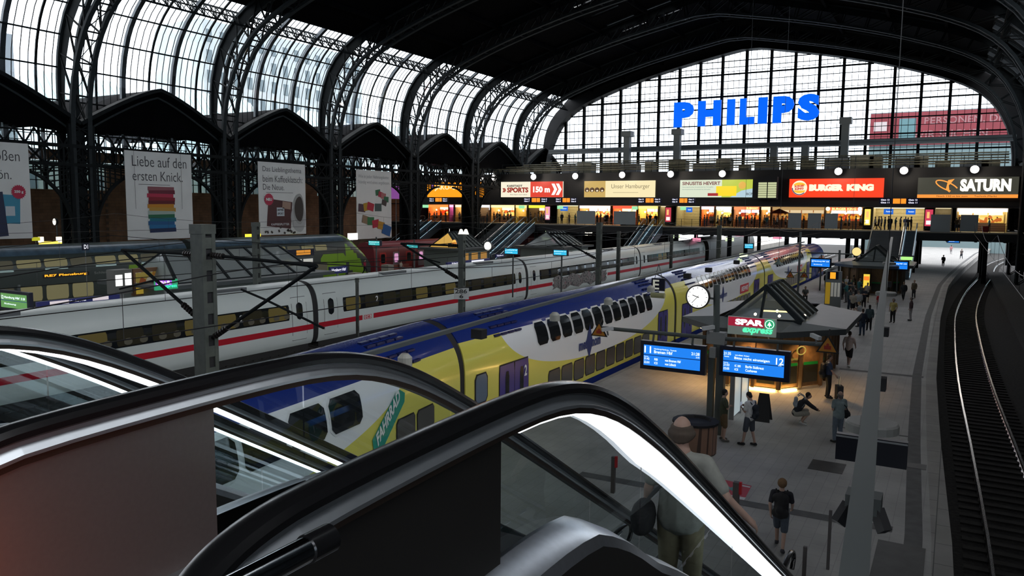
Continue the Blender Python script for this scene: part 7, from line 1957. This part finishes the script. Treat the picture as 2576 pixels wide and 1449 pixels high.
figure('person', 'person crouching on the floor in a dark hoodie and light shorts', (-4.40, 28.6, 0), R_(-75), 'squat', ('black_hoodie', (.014, .016, .022)), ('beige_shorts', (.30, .28, .24)), ('white_trainers', (.5, .5, .48)), ('dark_brown_hair', (.03, .02, .015)), shorts=True, sleeves='long', detail=1, h=1.75)
bag('backpack', 'pale grey backpack on the crouching person', 'backpack', 'backpack', (-4.40, 28.6, 0), R_(-75), cloth_m('pale_grey_bag', (.30, .34, .37)), .7, (0, -.20, .82))
figure('person', 'grey haired person in a checked shirt and jeans looking up at the dark screen', (-2.98, 26.9, 0), R_(40), 'lookup', ('blue_grey_check_shirt', (.20, .25, .26)), ('pale_jeans', (.12, .15, .19)), ('dark_shoes', (.02, .02, .02)), ('grey_hair', (.18, .16, .15)), detail=1, h=1.76, wide=1.12, hairstyle='bald_ring')
bag('shoulder_bag', 'black shoulder bag of the grey haired person looking up', 'bag', 'shoulder', (-2.98, 26.9, 0), R_(40), MATS['cloth_black_bag'], 1.15, (.26, -.02, .98))
p = (-4.15, 33.3, 0)
figure('person', 'person in a dark blue t-shirt holding a suitcase handle at the kiosk corner', p, R_(-70), 'handle', ('blue_tshirt', (.025, .045, .10)), ('black_trousers', (.012, .012, .014)), ('black_shoes', (.02, .02, .02)), ('brown_hair', (.05, .03, .02)), detail=1, h=1.80)
bag('backpack', 'large black backpack on the person with the suitcase', 'backpack', 'backpack', p, R_(-70), MATS['cloth_black_bag'], 1.15, (0, -.22, 1.15))
bag('suitcase', 'dark suitcase with a tall pull handle beside the kiosk', 'suitcase', 'suitcase', p, R_(-70), cloth_m('dark_case', (.03, .03, .035)), 1, (.36, .35, 0))
figure('person', 'person in pale pink top and dark shorts right of the kiosk', (-4.18, 40.5, 0), R_(-10), 'walk', ('pale_pink_tshirt', (.66, .54, .50)), ('black_shorts', (.015, .015, .018)), ('white_trainers', (.5, .5, .48)), ('brown_hair', (.05, .03, .02)), shorts=True, detail=1, h=1.78)
more = [
 ('person in a navy jacket and jeans beside the right corner of the kiosk roof', 2168, 845, 51.5, ('navy_jacket', (.02, .03, .05)), ('blue_jeans', (.03, .05, .09)), 'stand', 20, False, 'long'),
 ('person in a grey blue coat and black trousers with a bag, standing alone', 2185, 832, None, ('teal_coat', (.05, .085, .10)), ('black_trousers', (.012, .012, .014)), 'stand', 10, False, 'long'),
 ('person in a white top with dark straps behind the kiosk roof', 2160, 822, None, ('white_top', (.42, .44, .46)), ('dark_trousers', (.03, .03, .035)), 'phone', 70, False, 'short'),
 ('person in a yellowish top seen behind the suspended beam', 2245, 812, None, ('yellow_top', (.42, .34, .12)), ('black_trousers', (.012, .012, .014)), 'stand', 160, False, 'short'),
 ('person in a red top standing behind the suspended beam', 2211, 792, None, ('red_top', (.42, .02, .03)), ('grey_trousers', (.10, .10, .11)), 'stand', 30, False, 'short'),
 ('person in a dark suit walking near the foot of the broad stairs', 2272, 757, None, ('black_suit', (.012, .014, .02)), ('black_trousers', (.012, .012, .014)), 'walk', 170, False, 'long'),
 ('person in a brown jacket just right of the dark suited one', 2298, 752, None, ('brown_jacket', (.10, .075, .05)), ('black_trousers', (.012, .012, .014)), 'stand', 150, False, 'long'),
 ('person in dark striped top and pale trousers nearest the dark floor strip', 2290, 807, None, ('dark_stripe_top', (.05, .025, .03)), ('pale_grey_trousers', (.30, .29, .30)), 'stand', 100, False, 'long'),
 ('person in a green shirt beside the yellow train behind the kiosk', 1864, 772, None, ('green_shirt', (.01, .12, .04)), ('dark_trousers', (.03, .03, .035)), 'stand', 0, False, 'short'),
 ('person in a grey t-shirt sitting on a bench behind the kiosk skylight', 2025, 758, None, ('grey_tshirt', (.07, .075, .08)), ('black_trousers', (.012, .012, .014)), 'sit', 190, False, 'short'),
 ('person in black standing near the far train, left of the timetable stand', 2078, 728, None, ('black_top', (.012, .012, .018)), ('black_trousers', (.012, .012, .014)), 'walk', 10, False, 'long'),
 ('person in a beige jacket boarding the far train below the small display', 2062, 695, None, ('beige_jacket', (.32, .25, .15)), ('pale_jeans', (.12, .15, .19)), 'walk', 80, False, 'long'),
 ('person in a white shirt boarding the far train, left of the beige one', 2046, 696, None, ('white_shirt', (.5, .5, .5)), ('dark_trousers', (.03, .03, .035)), 'stand', 60, False, 'short'),
 ('person with a pink top far away beyond the bridge', 2392, 640, None, ('pink_top', (.5, .22, .24)), ('pale_grey_trousers', (.30, .29, .30)), 'walk', 0, False, 'short'),
 ('person in patterned clothes walking far away by the curving track', 2418, 652, None, ('grey_pattern', (.22, .2, .2)), ('grey_shorts', (.06, .07, .09)), 'walk', 20, False, 'short'),
 ('dark clothed person in the shade under the bridge', 2372, 672, None, ('black_top', (.012, .012, .018)), ('black_trousers', (.012, .012, .014)), 'walk', 180, False, 'long'),
 ('person wearing a red backpack beside the lime train nose', 918, 690, 'far', ('crimson_jacket', (.35, .02, .05)), ('black_trousers', (.012, .012, .014)), 'walk', -90, False, 'long'),
]
hairs = [('brown_hair', (.05, .03, .02)), ('black_hair', (.012, .01, .01)), ('blond_hair', (.30, .20, .09)), ('grey_hair', (.18, .16, .15))]
for i, (lab, px, py, Y, tp_, bt_, po, rz, sh, sl_) in enumerate(more):
    q = at_z(px, py, 0)
    figure('person', lab, (q.x, q.y, 0), R_(rz), po, tp_, bt_, ('black_shoes', (.02, .02, .02)), hairs[i % 4], sh, sl_, skin=i % 2, detail=0 if q.y > 70 else 1, h=1.66 + .03 * (i * 5 % 5), hairstyle=['short', 'long', 'short', 'bushy'][i % 4])
figure('person', 'pale clothed person sitting on the red brown bench on the far platform', (-56.5, 72.6, 0), R_(-90), 'sit', ('pale_beige_top', (.40, .36, .30)), ('pale_jeans', (.12, .15, .19)), ('black_shoes', (.02, .02, .02)), hairs[3], detail=0)
# waiting crowd beside the farther kiosk
rs = random.Random(21)
cols_ = [('black_top', (.012, .012, .018)), ('teal_coat', (.05, .085, .10)), ('grey_tshirt', (.07, .075, .08)), ('white_top', (.42, .44, .46)), ('navy_jacket', (.02, .03, .05)), ('brown_jacket', (.10, .075, .05)), ('turquoise_top', (.03, .16, .17)), ('pale_beige_top', (.40, .36, .30))]
names_ = ['black', 'teal', 'grey', 'white', 'navy', 'brown', 'turquoise', 'beige']
protos = []
def proto(k):
    c = cols_[k % 8]; b_ = [('black_trousers', (.012, .012, .014)), ('blue_jeans', (.03, .05, .09)), ('grey_trousers', (.10, .10, .11)), ('black_shorts', (.015, .015, .018))][k % 4]
    return figure('person', '', (0, 0, -50), 0, ['stand', 'walk', 'fold', 'phone'][(k // 2) % 4], c, b_, ('black_shoes', (.02, .02, .02)), hairs[k % 4], k % 4 == 3, 'long' if k % 3 == 0 else 'short', skin=k % 3 if k % 3 < 2 else 0, detail=0, h=1.7)
used = []
PR = [proto(k) for k in range(8)]
pc_ = [0] * 8
def put_person(k, loc, rz, label, group, s):
    if pc_[k] == 0:
        o = PR[k]; o.location = loc; o.rotation_euler = (0, 0, rz); o['label'] = label
    else:
        o = dup_tree(PR[k], loc, rz, label)
    o.scale = (s, s, s); o['group'] = group; pc_[k] += 1
    return o
spots = [(2128, 742), (2138, 750), (2145, 760), (2150, 772), (2158, 790), (2144, 792), (2165, 768), (2172, 776), (2128, 762), (2134, 780), (2180, 762), (2146, 738), (2160, 750), (2118, 755)]
cnt = {}
for i, (px, py) in enumerate(sorted(spots)):
    k = (i * 3) % 8; q = at_z(px, py, 0); cnt[k] = cnt.get(k, 0) + 1
    put_person(k, (q.x, q.y, 0), R_(rs.uniform(0, 360)), 'person in %s top waiting right of the orange square lamp, %s from left' % (names_[k], ordw(i)), 'waiting crowd before the farther kiosk', rs.uniform(.95, 1.03))
# people on the bridge, by zone
zones = [((1078, 1125), 5, 'on the bridge below the orange sign'), ((1150, 1232), 6, 'on the bridge left of the pale red sign'), ((1236, 1292), 6, 'on the bridge below the pale red sign'), ((1332, 1372), 5, 'on the bridge before the dark boutique'), ((1405, 1450), 3, 'on the bridge before a cream wall'),
         ((1500, 1540), 5, 'on the bridge below the cream sign'), ((1604, 1656), 4, 'on the bridge before the yellow bakery'), ((1758, 1800), 5, 'on the bridge before the orange wall'), ((1802, 1842), 5, 'on the bridge before the white lettered shop'), ((1846, 1935), 9, 'on the bridge before the brown snack shop'), ((1942, 1990), 5, 'on the bridge near the red umbrella'), ((2018, 2078), 5, 'on the bridge before the brown cafe'),
         ((2085, 2170), 7, 'on the bridge before the burger counter'), ((2198, 2245), 6, 'atop the broad stairs, left half'), ((2250, 2300), 5, 'atop the broad stairs, right half'), ((2400, 2420), 2, 'on the bridge left of the grey snack screen')]
zi = 0
for (a, c), n, zn in zones:
    for j in range(n):
        px = a + (c - a) * (j + rs.uniform(.2, .8)) / n; Y = rs.uniform(109.2, 112.3); k = rs.randrange(8); xx = at_y(px, 560, Y).x
        put_person(k, (xx, Y, BZ), R_(rs.choice([90, -90, 80, 180, 10, -100])), 'person in %s top %s, %s from left' % (names_[k], zn, ordw(j)), 'people on the bridge', rs.uniform(.94, 1.05))
figure('person', 'person in a light blue top behind the snack counter under the white tube', (X(2493, 112.6), 112.6, BZ), R_(90), 'phone', ('light_blue_top', (.12, .35, .50)), ('dark_trousers', (.03, .03, .035)), ('black_shoes', (.02, .02, .02)), hairs[1], detail=0, group='people on the bridge')
c_ = X(2485, 111); tag(MB().box(c_ - .3, c_ + .3, 111, 111.4, BZ, BZ + .75).build('suitcase', mat('red_case', (.35, .02, .04), .5)), 'red suitcase standing before the snack counter on the bridge', 'suitcase')
